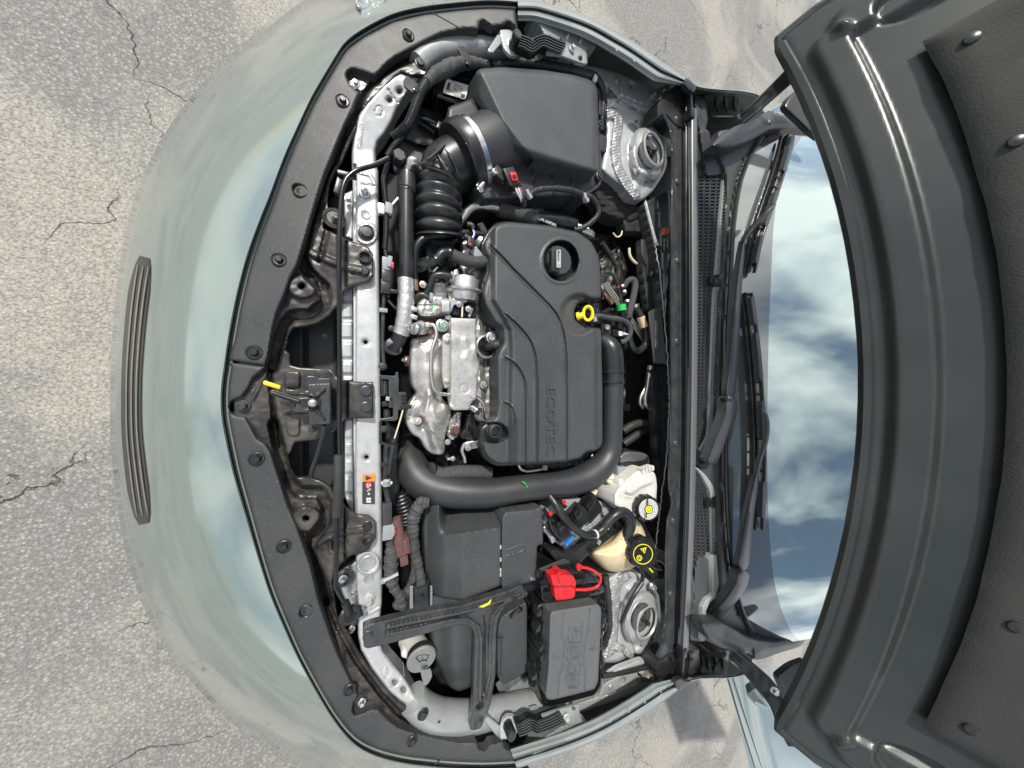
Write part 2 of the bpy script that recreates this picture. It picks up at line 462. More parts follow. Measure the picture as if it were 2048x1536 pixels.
def boxy(name, c, size, mat, rot=0, parent=None, bev=1.5, tilt=(0, 0), label=None, top=1.0, smooth=True):
    """bevelled block: centre (x, y, h of its top), size (x, y, z) px, rot in image degrees clockwise, top = taper"""
    s = SK(*c); o = W(*c); bm = bmesh.new()
    hx, hy, hz = size[0] / 2 * s, size[1] / 2 * s, size[2] * s
    vs = [bm.verts.new((sx * hx * (top if z == 0 else 1), sy * hy * (top if z == 0 else 1), z)) for z in (-hz, 0) for sx, sy in ((-1, -1), (1, -1), (1, 1), (-1, 1))]
    for f in ((0, 3, 2, 1), (4, 5, 6, 7), (0, 1, 5, 4), (1, 2, 6, 5), (2, 3, 7, 6), (3, 0, 4, 7)): bm.faces.new([vs[k] for k in f])
    if bev: bmesh.ops.bevel(bm, geom=list(bm.edges), offset=min(bev * s, hx * .45, hy * .45, hz * .45), segments=2, affect='EDGES', profile=.6)
    R = Matrix.Rotation(-math.radians(rot), 3, 'Z') @ Matrix.Rotation(math.radians(tilt[0]), 3, 'X') @ Matrix.Rotation(math.radians(tilt[1]), 3, 'Y')
    V = [R @ v.co + o for v in bm.verts]; bm.verts.index_update(); Fc = [[v.index for v in f.verts] for f in bm.faces]; bm.free()
    return put(name, V, Fc, mat, parent, sharp=30, label=label, smooth=smooth)
def slab(name, outline, mat, h, thick=6, parent=None, label=None, holes=(), bev=1.0, hfun=None, sharp=30):
    """flat plate of even thickness; outline in pixels at height h"""
    cu = bpy.data.curves.new('c', 'CURVE'); cu.dimensions = '2D'; cu.fill_mode = 'BOTH'
    s = SK(sum(p[0] for p in outline) / len(outline), sum(p[1] for p in outline) / len(outline), h)
    for loop in [outline] + list(holes):
        sp = cu.splines.new('POLY'); sp.points.add(len(loop) - 1); sp.use_cyclic_u = True
        for k, p in enumerate(loop):
            v = W(p[0], p[1], h); sp.points[k].co = (v.x, v.y, 0, 1)
    cu.extrude = max(thick / 2000.0 - bev * s, 1e-5); cu.bevel_depth = bev * s; cu.bevel_resolution = 1; cu.offset = -bev * s
    ob = bpy.data.objects.new('c', cu); me = bpy.data.meshes.new_from_object(ob)
    V = np.array([tuple(v.co) for v in me.vertices]); Fc = [list(p.vertices) for p in me.polygons]
    bpy.data.objects.remove(ob); bpy.data.curves.remove(cu); bpy.data.meshes.remove(me)
    V[:, 2] += ZF + h / 1000.0 - thick / 2000.0
    if hfun is not None: V[:, 2] += hfun(V[:, 0], V[:, 1])
    return put(name, V, Fc, mat, parent, sharp=sharp, label=label)
_tc = {}
def text(s_, x, y, h, size, rot, mat, parent=None, name='lettering', ext=.6, nrm=(0, 0, 1), bold=0.0, mirror=False, label=None, sx=1.0):
    """raised or printed words; size px = capital height, rot = image degrees clockwise of the reading direction"""
    cu = bpy.data.curves.new('t', 'FONT'); cu.body = s_; cu.align_x = 'CENTER'; cu.align_y = 'CENTER'; cu.size = 1.4; cu.extrude = 0.0; cu.offset = bold; cu.resolution_u = 2
    ob = bpy.data.objects.new('t', cu); me = bpy.data.meshes.new_from_object(ob)
    k = SK(x, y, h); bm = bmesh.new(); bm.from_mesh(me)
    if ext:
        r = bmesh.ops.extrude_face_region(bm, geom=list(bm.faces)); vs = [g for g in r['geom'] if isinstance(g, bmesh.types.BMVert)]
        for v in vs: v.co.z += ext / size
    N_ = Vector(nrm).normalized()
    a = math.radians(rot); d = Vector((math.cos(a), -math.sin(a), 0)); d = (d - N_ * d.dot(N_)).normalized(); u = N_.cross(d)
    o = W(x, y, h); V = []
    for v in bm.verts: V.append(o + (d * v.co.x * sx * (-1 if mirror else 1) + u * v.co.y + N_ * v.co.z) * size * k)
    bm.verts.index_update(); Fc = [[q.index for q in f.verts] for f in bm.faces]; bm.free()
    bpy.data.objects.remove(ob); bpy.data.curves.remove(cu); bpy.data.meshes.remove(me)
    return put(name, V, Fc, mat, parent, smooth=False, label=label)

# fasteners share their meshes
_bolt = {}
def bolt(x, y, h, r, kind='hex', mat=None, parent=None, name='bolt', ax=(0, 0, 1), label=None):
    mat = mat or m_zinc; key = (kind, mat.name)
    if key not in _bolt:
        V = []; Fc = []
        def ring(rad, z, n=24, hexa=False):
            st = len(V)
            for k in range(n):
                t = 2 * PI * k / n; q = rad
                if hexa: q = rad / max(.001, math.cos(((t + PI / 6) % (PI / 3)) - PI / 6))
                V.append(Vector((q * math.cos(t), q * math.sin(t), z)))
            return st
        if kind == 'hex': spec = [(1, 0, 0), (1, .12, 0), (.93, .2, 0), (.66, .26, 0), (.56, .26, 1), (.56, .85, 1), (.5, .95, 1), (.40, .98, 0), (.36, .90, 0), (0.01, .9, 0)]
        elif kind == 'clip': spec = [(1, 0, 0), (1, .10, 0), (.92, .22, 0), (.8, .28, 0), (.74, .18, 0), (.5, .16, 0), (.46, .16, 1), (.38, .55, 1), (.32, .62, 1), (0.01, .62, 0)]
        elif kind == 'cup': spec = [(1, 0, 0), (1, .18, 0), (.9, .24, 0), (.8, .15, 0), (.72, -.25, 0), (.5, -.3, 0), (.42, -.02, 0), (.3, .02, 0), (.12, -.05, 0), (0.01, -.05, 0)]
        elif kind == 'dome': spec = [(1, 0, 0), (.97, .15, 0), (.85, .32, 0), (.6, .45, 0), (.3, .52, 0), (0.01, .54, 0)]
        elif kind == 'plug': spec = [(1, 0, 0), (1, .1, 0), (.88, .2, 0), (.7, .22, 0), (.66, .5, 0), (.6, .58, 0), (0.01, .6, 0)]
        elif kind == 'spot': spec = [(1, 0, 0), (.9, .06, 0), (.82, .02, 0), (0.01, .02, 0)]
        elif kind == 'torx': spec = [(1, 0, 0), (1, .35, 0), (.9, .5, 0), (.5, .55, 0), (.45, .25, 0), (0.01, .25, 0)]
        for (a, z, hx) in spec: ring(max(a, .01), z, 24, bool(hx))
        for i in range(len(spec) - 1):
            for k in range(24):
                k2 = (k + 1) % 24; Fc.append([i * 24 + k, i * 24 + k2, (i + 1) * 24 + k2, (i + 1) * 24 + k])
        Fc.append([(len(spec) - 1) * 24 + k for k in range(24)])
        me = bpy.data.meshes.new(name); me.from_pydata([tuple(v) for v in V], [], Fc); me.update()
        me.polygons.foreach_set('use_smooth', [True] * len(me.polygons)); me.set_sharp_from_angle(angle=math.radians(35)); me.materials.append(mat)
        _bolt[key] = me
    o = bpy.data.objects.new(name, _bolt[key]); COL.objects.link(o)
    o.location = W(x, y, h); s = r * SK(x, y, h); o.scale = (s, s, s)
    e = Vector(ax).to_track_quat('Z', 'Y').to_euler(); e2 = Matrix.Rotation(random.uniform(0, PI), 3, 'Z')
    o.rotation_euler = (Vector(ax).to_track_quat('Z', 'Y').to_matrix() @ e2).to_euler()
    if parent is not None: attach(o, parent)
    if label: o['label'] = label
    return o
def bodyh(x):
    return np.interp(x, [440, 700, 1036, 1380, 1500, 1600], [-125, -75, -15, 30, 50, 60])
def loft(name, rows, mat, parent=None, label=None, sharp=50, closed=False):
    """surface through rows of (x, y, h) points, every row the same length"""
    V = []; n = len(rows[0])
    for r in rows:
        for p in r: V.append(W(*p[:3]))
    Fc = []
    for i in range(len(rows) - 1):
        for k in range(n if closed else n - 1):
            k2 = (k + 1) % n; Fc.append([i * n + k, (i + 1) * n + k, (i + 1) * n + k2, i * n + k2])
    return put(name, V, Fc, mat, parent, sharp=sharp, label=label)
def resample(pts, n):
    P = np.array(pts, float); d = np.r_[0, np.cumsum(np.linalg.norm(np.diff(P[:, :2], axis=0), axis=1))]
    s = np.linspace(0, d[-1], n); return [tuple(np.interp(t, d, P[:, k]) for k in range(P.shape[1])) for t in s]
def offset(pts, dist):
    """shift an open pixel line to its left-hand side"""
    P = [np.array(p[:2], float) for p in pts]; out = []
    for i in range(len(P)):
        t = P[min(i + 1, len(P) - 1)] - P[max(i - 1, 0)]; t = t / (np.linalg.norm(t) + 1e-9)
        out.append((P[i][0] + t[1] * dist, P[i][1] - t[0] * dist))
    return out

def ribbon(name, line, wd, hfun, mat, parent, th=8, edge=.25, crown=1.5, label=None, ends=True):
    """solid bar along a pixel line; wd = width or (start, end); hfun gives the height of its top"""
    C = catmull(line, 6); n = len(C); wd = wd if isinstance(wd, tuple) else (wd, wd)
    prof = [(-1, -th), (-1, -crown * 1.6), (-1 + edge, -crown * .5), (-.35, 0), (.35, 0), (1 - edge, -crown * .5), (1, -crown * 1.6), (1, -th)]
    V = []; Fc = []
    for i, p in enumerate(C):
        t = np.array(C[min(i + 1, n - 1)][:2]) - np.array(C[max(i - 1, 0)][:2]); t = t / (np.linalg.norm(t) + 1e-9)
        w_ = (wd[0] + (wd[1] - wd[0]) * i / (n - 1)) / 2; h0 = float(hfun(p[0], p[1]))
        if ends: w_ *= min(1, .55 + .45 * min(i, n - 1 - i) / 1.5)
        for a, z in prof:
            x, y = p[0] + t[1] * w_ * a, p[1] - t[0] * w_ * a
            v = W(x, y, h0 + max(z, -crown * 1.6))
            if z < -crown * 1.6: v = v + Vector((0, 0, (z + crown * 1.6) / 1000))
            V.append(v)
    m = len(prof)
    for i in range(n - 1):
        for k in range(m): k2 = (k + 1) % m; Fc.append([i * m + k2, i * m + k, (i + 1) * m + k, (i + 1) * m + k2])
    Fc += [list(range(m)), [(n - 1) * m + k for k in range(m)][::-1]]
    return put(name, V, Fc, mat, parent, sharp=40, label=label)
# ================================================================ GROUND
gv = [(-120, -120, 0), (120, -120, 0), (120, 120, 0), (-120, 120, 0)]
g = put('ground', [Vector(v) for v in gv], [[0, 1, 2, 3]], m_ground, smooth=False); struct(g)
g['label'] = 'cracked grey asphalt under and around the car'

# ================================================================ CAR BODY
car = thing('car_body', 'silver-green car body around the open engine bay, with bumper, fenders and open door', 'car', 1000, 790, -900)
seam = [(1036, 3), (985, 0), (930, 3), (850, 12), (786, 27), (726, 57), (690, 84), (669, 115), (645, 155), (622, 195), (596, 250), (567, 315), (539, 390), (518, 442), (492, 515),
        (471, 596), (456, 674), (448, 731), (443, 765), (441, 800), (443, 835), (449, 869), (466, 947), (492, 1036), (516, 1117), (539, 1188), (565, 1250), (596, 1318), (633, 1386),
        (669, 1444), (708, 1489), (752, 1513), (805, 1527), (850, 1533), (905, 1538), (970, 1540), (1034, 1537)]
outer = [(1060, 2), (1036, -14), (950, -40), (800, -62), (700, -50), (590, 2), (500, 75), (448, 122), (380, 195), (310, 300), (262, 420), (235, 560), (222, 700), (220, 800), (222, 900), (240, 1050),
         (270, 1170), (320, 1280), (380, 1360), (448, 1432), (520, 1487), (610, 1542), (720, 1585), (850, 1597), (960, 1580), (1036, 1556), (1060, 1540)]
NB = 150
sA = resample(catmull(seam, 4), NB); oA = resample(catmull(outer, 4), NB)
rows = []
def inward(p, d):
    c = np.array((760., 770.)); v = c - np.array(p[:2]); v /= np.linalg.norm(v); return (p[0] + v[0] * d, p[1] + v[1] * d)
for d, dh in ((7, -26), (5, -12), (3, -3), (0, 0)):
    rows.append([W(*inward(p, d), bodyh(p[0]) + dh) for p in sA])
for t in np.linspace(0, 1, 16)[1:]:
    f = .40 * t + .25 * t ** 2 + .35 * t ** 5
    row = []
    for k, (a, b_) in enumerate(zip(sA, oA)):
        row.append(W(a[0] + (b_[0] - a[0]) * t, a[1] + (b_[1] - a[1]) * t, bodyh(a[0]) + (-330 - bodyh(a[0])) * f))
    rows.append(row)
rows.append([Vector((v.x, v.y, v.z - .08)) for v in rows[-1]])
rows.append([Vector((v.x * .97, v.y * .97, v.z - .30)) for v in rows[-1]])
V = [v for r in rows for v in r]; n = NB
put('bumper_cover', V, [[i * n + k, (i + 1) * n + k, (i + 1) * n + k + 1, i * n + k + 1] for i in range(len(rows) - 1) for k in range(n - 1)], m_paint, car, sharp=60,
    label='glossy silver-green front bumper reflecting clouds')
def bump_patch(name, k0, k1, t0, t1, mat, lift, n=10, label=None):
    rows = []
    for t in np.linspace(t0, t1, n):
        f = .40 * t + .25 * t ** 2 + .35 * t ** 5; row = []
        for k in range(k0, k1 + 1):
            a, b_ = sA[k], oA[k]; e = min(k - k0, k1 - k, 4) / 4.0; tt = (t - (t0 + t1) / 2) * (.45 + .55 * e ** .5) + (t0 + t1) / 2; f = .40 * tt + .25 * tt ** 2 + .35 * tt ** 5
            row.append(W(a[0] + (b_[0] - a[0]) * tt, a[1] + (b_[1] - a[1]) * tt, bodyh(a[0]) + (-330 - bodyh(a[0])) * f + lift))
        rows.append(row)
    V = [v for r in rows for v in r]; m = len(rows[0])
    return put(name, V, [[i * m + k, (i + 1) * m + k, (i + 1) * m + k + 1, i * m + k + 1] for i in range(n - 1) for k in range(m - 1)], mat, car, sharp=60, label=label)
bump_patch('front_grille', 60, 90, .72, .90, m_gloss, 2.5, label='gloss black front grille opening')
for t_ in (.765, .81, .855): bump_patch('grille_bar', 61, 89, t_ - .006, t_ + .006, m_pipe, 6, n=3)
# headlight lens at the far front corner
relief('headlight', fillet([(706, -24), (772, -20), (766, 18), (738, 29), (712, 18)], 10), M('crystal_lamp_lens', (.25, .29, .28), .12, .2, vor=(75, 1, .006), coat=1), -105, cell=3, parent=car, skirt=8, edge=5)

# rubber lip between bumper and the black cover
def bead(name, line, off, hoff, r, mat, parent, hf=bodyh):
    L_ = [(q[0], q[1], float(hf(p[0])) + hoff) for p, q in zip(line, [inward(p, off) for p in line])]
    return tube(name, [(a, b_, c, r) for a, b_, c in L_], r, mat, parent, seg=8, sub=3)
bead('sealing_lip', seam, 9, -12, 3.2, m_rubber, car)
bead('sealing_lip', seam, 13.5, -10, 1.6, M('grey_lip_edge', (.16, .19, .17), .35), car)

# ---------------- fenders
fT = [(1036, 3), (1070, 4), (1100, 11), (1150, 27), (1190, 43), (1235, 68), (1275, 92), (1340, 137), (1385, 166), (1405, 174), (1440, 178), (1480, 181), (1512, 187), (1528, 196)]
fB = [(1033, 1535), (1060, 1526), (1100, 1514), (1150, 1497), (1200, 1476), (1240, 1455), (1280, 1431), (1320, 1405), (1350, 1383), (1371, 1370), (1392, 1360), (1420, 1357), (1450, 1357), (1475, 1354), (1495, 1348)]
def fender(path, sgn, label):
    C = resample(catmull([(p[0], p[1], 0) for p in path], 5), 90)
    cc = [(p[0], p[1]) for p in C]; rows = []
    spec = [(-3, -60), (-2, -12), (0, -3), (3, 0), (8, 0), (12, -3), (14, -12), (17, -12), (19, -3), (22, 0), (27, -1), (30, -4), (33, -7), (38, -8), (40, -12), (41, -30)]
    for k, (d, dh) in enumerate(spec):
        o_ = offset(cc, -d * sgn)
        taper = [1.0 if p[0] < 1330 else max(.16, 1 - (p[0] - 1330) / 70.0) for p in cc]
        row = []
        for (px, py), (qx, qy), tp in zip(cc, o_, taper):
            x = px + (qx - px) * tp; y = py + (qy - py) * tp; row.append(W(x, y, float(bodyh(px)) + dh))
        rows.append(row)
    top = [Vector((v.x, v.y + sgn * .02, v.z - .25)) for v in rows[0]]
    low = [Vector((v.x, v.y + sgn * .01, v.z - .4)) for v in top]
    rows = [low, top] + rows
    V = [v for r in rows for v in r]; n = len(C)
    Fc = [[i * n + k, (i + 1) * n + k, (i + 1) * n + k + 1, i * n + k + 1] for i in range(len(rows) - 1) for k in range(n - 1)]
    if sgn < 0: Fc = [f[::-1] for f in Fc]
    return put('fender', V, Fc, m_paint if False else m_rail, car, sharp=32, label=label)
fender(fT, 1, 'upper fender edge with twin folded rails')
fender(fB, -1, 'lower fender edge with twin folded rails')
for (x, y) in ((1233, 101), (1268, 122), (1300, 141), (1330, 159)): bolt(x, y, 18, 2.2, 'dome', m_rail, car, 'spot_weld')
for (x, y) in ((1322, 1384), (1290, 1404), (1258, 1423), (1220, 1443)): bolt(x, y, 18, 2.2, 'dome', m_rail, car, 'spot_weld')

def innerfender(pts, tabpts, hole, label):
    relief('inner_fender_panel', pts, m_rail, lambda X, Y: -18 + 0 * X, cell=3, parent=car, skirt=30, edge=5, label=label)
    relief('fender_bracket', tabpts, m_silver2, -16, cell=2, parent=car, skirt=3, edge=2, holes=[hole])
innerfender([(1060, 28), (1120, 48), (1190, 84), (1192, 95), (1178, 98), (1150, 106), (1128, 98), (1100, 84), (1085, 66), (1078, 50), (1066, 44)],
            fillet([(1092, 101), (1130, 96), (1140, 88), (1173, 94), (1175, 129), (1160, 126), (1126, 113), (1093, 109)], 3), circ(1161, 117, 4, 5, 14), 'pressed inner panel of the upper fender')
innerfender([(1058, 1520), (1070, 1500), (1078, 1488), (1092, 1470), (1120, 1452), (1150, 1440), (1168, 1442), (1172, 1450), (1180, 1454), (1172, 1466), (1120, 1492), (1076, 1512)],
            fillet([(1083, 1430), (1126, 1416), (1158, 1407), (1160, 1430), (1166, 1446), (1140, 1452), (1122, 1440), (1084, 1436)], 3), circ(1148, 1417, 4, 4.5, 14), 'pressed inner panel of the lower fender')
# tooth-like dents pressed in the inner panels
for (x, y, s) in ((1132, 80, 1), (1158, 88, 1), (1118, 1462, -1), (1140, 1456, -1)):
    lathe('pressed_dent', (x, y, -22), [(5, 0), (3.4, 5), (.8, 9)], m_rail, ax=(.1, .5 * s, 1), parent=car, seg=10)
bolt(1124, 86, -16, 8.5, 'plug', m_black, car); bolt(1144, 98, -14, 7, 'hex', m_zinc, car)
bolt(1112, 1441, -16, 9, 'plug', m_black, car); bolt(1132, 1434, -14, 7, 'hex', m_silver, car)

# wavy black ribbed brackets beside the bump stops
def ribbracket(pts, sgn, label):
    C = catmull(pts, 8); w0 = 12
    o = relief('ribbed_bracket', [tuple(p[:2]) for p in offset(C, -w0)] + [tuple(p[:2]) for p in offset(C, w0)][::-1], m_black, -12,
               hf=lambda X, Y, d: 0 * X, cell=3, skirt=16, edge=2, parent=car, label=label)
    for q in (-10, -5, 0, 5, 10): ribbon('bracket_rib', [tuple(p) for p in offset(C, q)][::4], 2.6, lambda x, y: -6, m_blacksteel, car, th=6)
    return o
ribbracket([(1040, 80), (1055, 86), (1066, 92), (1076, 84), (1090, 80), (1104, 86), (1128, 96)], 1, 'wavy ribbed black bracket of the upper fender')
ribbracket([(1036, 1462), (1050, 1458), (1062, 1450), (1074, 1456), (1088, 1452), (1104, 1446), (1126, 1434)], -1, 'wavy ribbed black bracket of the lower fender')

# side rails of the bay
relief('upper_side_rail', fillet([(1150, 128), (1192, 133), (1240, 147), (1326, 178), (1324, 208), (1314, 238), (1296, 226), (1262, 214), (1238, 208), (1226, 186), (1196, 160), (1156, 146)], 5), m_silver,
       lambda X, Y: np.interp(Y, [130, 240], [-70, -50]), hf=lambda X, Y, d: ridge(X, Y, [(1240, 150), (1238, 190), (1318, 222)], 3, -4) + ridge(X, Y, [(1215, 172), (1228, 192), (1250, 208), (1300, 232)], 3, -6), cell=2.5, parent=car, skirt=50,
       holes=[circ(1262, 172, 4.5, 6.5, 14)])
bolt(1233, 161, -66, 6, 'dome', m_silver2, car, 'spot_weld'); bolt(1316, 212, -52, 6, 'dome', m_silver2, car, 'spot_weld')
relief('lower_side_rail', fillet([(1120, 1412), (1196, 1392), (1204, 1368), (1238, 1350), (1296, 1326), (1318, 1330), (1330, 1352), (1312, 1372), (1240, 1398), (1166, 1424), (1128, 1428)], 5), m_silver,
       lambda X, Y: np.interp(Y, [1320, 1430], [-50, -70]), hf=lambda X, Y, d: ridge(X, Y, [(1204, 1394), (1300, 1352)], 3, -5), cell=2.5, parent=car, skirt=50, holes=[circ(1246, 1360, 5, 6, 14)])
bolt(1221, 1373, -60, 6, 'dome', m_silver2, car, 'spot_weld')
relief('side_rail_patch', fillet([(1216, 1350), (1236, 1336), (1284, 1318), (1304, 1324), (1290, 1342), (1222, 1356)], 6), m_silver, -44, cell=3, parent=car, skirt=10, edge=4)
# foil seal pads where the rails end
for (x, y, r) in ((1326, 182, -30), (1300, 1352, 25)):
    relief('foil_seal_pad', fillet(rrect(x, y, 34, 16, r), 5), m_foil, -36, hf=lambda X, Y, d: nz2(X, Y, 9, 3) * 3, cell=2, parent=car, skirt=16, edge=4)

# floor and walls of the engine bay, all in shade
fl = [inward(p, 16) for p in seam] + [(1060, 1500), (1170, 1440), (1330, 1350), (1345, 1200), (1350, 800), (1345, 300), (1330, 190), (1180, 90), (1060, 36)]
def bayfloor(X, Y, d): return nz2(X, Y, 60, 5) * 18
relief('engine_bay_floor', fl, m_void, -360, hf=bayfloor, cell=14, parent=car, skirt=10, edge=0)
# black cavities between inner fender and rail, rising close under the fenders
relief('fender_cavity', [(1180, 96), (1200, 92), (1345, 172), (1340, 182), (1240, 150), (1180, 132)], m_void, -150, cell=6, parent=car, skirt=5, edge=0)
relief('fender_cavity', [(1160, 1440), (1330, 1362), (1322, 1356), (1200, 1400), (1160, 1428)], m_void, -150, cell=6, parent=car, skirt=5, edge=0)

# ================================================================ FRONT COVER (two black plastic halves)
def frontcover(pts, label, clips, extra=None):
    o = relief('front_trim_cover', pts, m_trim, lambda X, Y: bodyh(X) - 7, cell=3, skirt=14, edge=7, drop=4)
    tag(o, label, 'trim panel', 'black front trim covers')
    for c in clips: bolt(c[0], c[1], float(bodyh(c[0])) - 7, c[2], c[3], c[4], o, 'fastening_clip' if c[3] != 'hex' else 'bolt')
    return o
iT = [(1036, 62), (1030, 52), (1018, 43), (1005, 50), (985, 53), (968, 41), (960, 44), (957, 58), (930, 57), (885, 66), (860, 78), (840, 88), (815, 101), (789, 115), (768, 132), (752, 150), (747, 151), (724, 142), (706, 137),
      (697, 141), (692, 151), (699, 168), (711, 180), (719, 186), (706, 218), (690, 250), (669, 300), (648, 352), (633, 398), (607, 487), (594, 530), (580, 556), (568, 590), (552, 627), (544, 660), (535, 714), (529, 730), (455, 720)]
oT = [inward(p, 15) for p in seam if p[1] <= 720]
cT = frontcover(oT[::1] + iT[::-1], 'upper black textured trim cover curving along the bumper edge with push clips',
           [(817, 72, 12, 'clip', m_black), (686, 203, 13, 'clip', m_black), (600, 381, 14, 'cup', m_black), (559, 520, 14, 'clip', m_black), (510, 705, 15, 'clip', m_black)])
iB = [(453, 724), (529, 734), (522, 742), (505, 756), (496, 776), (482, 795), (464, 801), (455, 812), (460, 826), (474, 832), (490, 834), (499, 850), (514, 878), (530, 888), (541, 905), (549, 930), (562, 970), (575, 1012), (590, 1045), (603, 1080),
      (620, 1130), (638, 1205), (660, 1268), (676, 1310), (698, 1355), (716, 1390), (706, 1407), (704, 1424), (711, 1431), (747, 1417), (758, 1419), (774, 1438), (795, 1454), (820, 1463), (850, 1470), (885, 1478), (923, 1485), (953, 1484), (958, 1499), (970, 1501),
      (980, 1487), (1006, 1484), (1010, 1497), (1020, 1500), (1031, 1510)]
oB = [inward(p, 15) for p in seam if p[1] >= 725]
cB = frontcover(iB + oB[::-1], 'lower black textured trim cover running from the nose to the lower fender',
           [(515, 917, 15, 'clip', m_black), (569, 1092, 14, 'clip', m_black), (612, 1221, 13, 'cup', m_black), (700, 1378, 12, 'clip', m_black), (825, 1480, 11, 'clip', m_black)])
for c, (x, y) in ((cT, (711, 168)), (cB, (724, 1404))): bolt(x, y, float(bodyh(x)) - 12, 7.5, 'hex', m_zinc, c)
for c, a, b_ in ((cT, (862, 24), (921, 57)), (cB, (925, 1489), (870, 1528))):
    tube('crease_line', [(a[0], a[1], float(bodyh(a[0])) - 7), (b_[0], b_[1], float(bodyh(b_[0])) - 7)], 1.2, m_trim, c, seg=6, spline=False)

# ================================================================ FRONT TIE PANEL (dusty pressed steel)
oP = [inward(p, 26) for p in seam if 60 < p[1] < 1500]
oP = [p for p in oP]
inn = [(800, 98), (842, 108), (862, 134), (850, 150), (824, 151), (803, 144), (790, 155), (770, 176), (745, 200), (721, 222), (713, 256), (694, 296), (683, 322), (670, 342), (659, 366), (655, 396), (656, 418), (648, 440), (646, 456), (674, 469), (708, 484), (737, 494),
       (746, 508), (747, 552), (738, 562), (702, 572), (687, 582), (674, 610), (659, 630), (638, 645), (609, 653), (586, 655), (576, 672), (571, 700), (580, 708), (580, 730), (600, 735), (660, 737), (668, 744), (678, 762), (746, 764), (747, 836), (690, 838), (668, 864), (640, 880), (590, 884), (581, 905),
       (575, 912), (582, 940), (591, 955), (617, 953), (640, 960), (661, 974), (669, 990), (682, 1006), (700, 1022), (716, 1030), (737, 1031), (750, 1042), (752, 1076), (737, 1100), (716, 1108), (700, 1112), (684, 1126), (666, 1146), (664, 1165), (668, 1192), (674, 1235), (684, 1250),
       (700, 1275), (714, 1302), (742, 1342), (779, 1386), (812, 1416), (836, 1407), (856, 1406), (865, 1414), (858, 1430), (848, 1444), (850, 1466), (800, 1452)]
outl = oP[:-1] + inn[::-1]
# keep the outer run under the covers
tieh = lambda X, Y: np.interp(X, [450, 640, 672, 692, 860], [-135, -122, -114, -96, -70])
armT = [(618, 420), (612, 470), (600, 515), (618, 548), (648, 575), (650, 605), (622, 630), (585, 632), (568, 650), (556, 690), (545, 735)]
armB = [(548, 850), (560, 905), (575, 960), (600, 985), (640, 985), (655, 1010), (650, 1045), (625, 1075), (616, 1100), (640, 1160), (652, 1200)]
runT = [(860, 104), (800, 128), (760, 150), (730, 185), (704, 250), (680, 300), (655, 345), (636, 400), (622, 450)]
runB = [(652, 1200), (680, 1262), (712, 1322), (760, 1386), (800, 1430), (840, 1452)]
def tiehf(X, Y, d):
    z = ridge(X, Y, armT, 22, -26, soft=8) + ridge(X, Y, armB, 22, -26, soft=8)
    z += ridge(X, Y, runT, 9, -14, soft=5) + ridge(X, Y, runB, 9, -14, soft=5)
    z += mesa(X, Y, circ(605, 573, 30, 24), 12, 8) + mesa(X, Y, circ(613, 1038, 30, 26), 12, 8)
    z += ridge(X, Y, [(622, 505), (660, 522), (700, 536), (722, 540)], 12, 9, soft=5)
    z += ridge(X, Y, [(626, 1092), (665, 1070), (700, 1062), (724, 1060)], 12, 9, soft=5)
    z += ridge(X, Y, [(655, 455), (640, 520)], 10, -8) + ridge(X, Y, [(540, 745), (545, 800), (550, 850), (556, 890)], 10, -16, soft=5)
    z += ridge(X, Y, [(505, 800), (520, 770), (538, 735)], 6, 4) + nz2(X, Y, 26, 2) * .8
    z += ridge(X, Y, [(692, 484), (692, 575)], 5, -7) + ridge(X, Y, [(690, 1010), (690, 1120)], 5, -7) + ridge(X, Y, [(695, 764), (695, 840)], 5, -7)
    z += mesa(X, Y, fillet([(570, 742), (600, 742), (600, 775), (570, 775)], 8), 6, 4) + mesa(X, Y, fillet([(572, 838), (600, 838), (598, 872), (576, 872)], 8), 6, 4)
    z += ridge(X, Y, [(568, 785), (640, 790)], 5, 5) + ridge(X, Y, [(570, 826), (640, 822)], 5, 5)
    z += mesa(X, Y, fillet([(655, 1076), (697, 1076), (690, 1106), (658, 1108)], 4), 5, 3) + mesa(X, Y, fillet([(663, 1083), (686, 1083), (682, 1101), (665, 1101)], 3), -12, 3)
    return z
tie = relief('front_tie_panel', outl, m_dusty, tieh, hf=tiehf, cell=2.5, skirt=6, edge=4, drop=3,
             holes=[circ(603, 572, 7, 6.5, 16), circ(612, 1037, 7, 6.5, 16), circ(730, 514, 8.5, 9.5, 16), circ(735, 1080, 8.5, 9.5, 16)])
tag(tie, 'dusty black pressed steel tie panel between the trim cover and the silver crossbeam', 'panel')
tt = float(tieh(730, 0))
for (x, y) in ((730, 514), (735, 1080)): lathe('grommet_ring', (x, y, tt + 3), [(8, -3), (12.5, 0), (12, 2.5), (9.5, 3.5), (8, 0), (7.5, -10)], m_dusty, parent=tie, capit=False)
for (x, y) in ((729, 544), (736, 1052)): bolt(x, y, tt, 11, 'plug', m_black, tie)
bolt(840, 128, -58, 11, 'plug', m_black, tie); bolt(846, 1428, -58, 11, 'plug', m_black, tie)
bolt(487, 812, -131, 12, 'hex', m_blacksteel, tie)
lathe('bracket_washer', (668, 436, -115), [(20, -3), (20, 0), (13, 3), (12, 2)], m_dusty, parent=tie); bolt(672, 437, -110, 9, 'hex', m_dusty, tie)
lathe('bracket_washer', (688, 1156, -115), [(17, -3), (17, 0), (11, 3), (10, 2)], m_blacksteel, parent=tie); bolt(686, 1158, -110, 8, 'hex', m_zinc, tie)

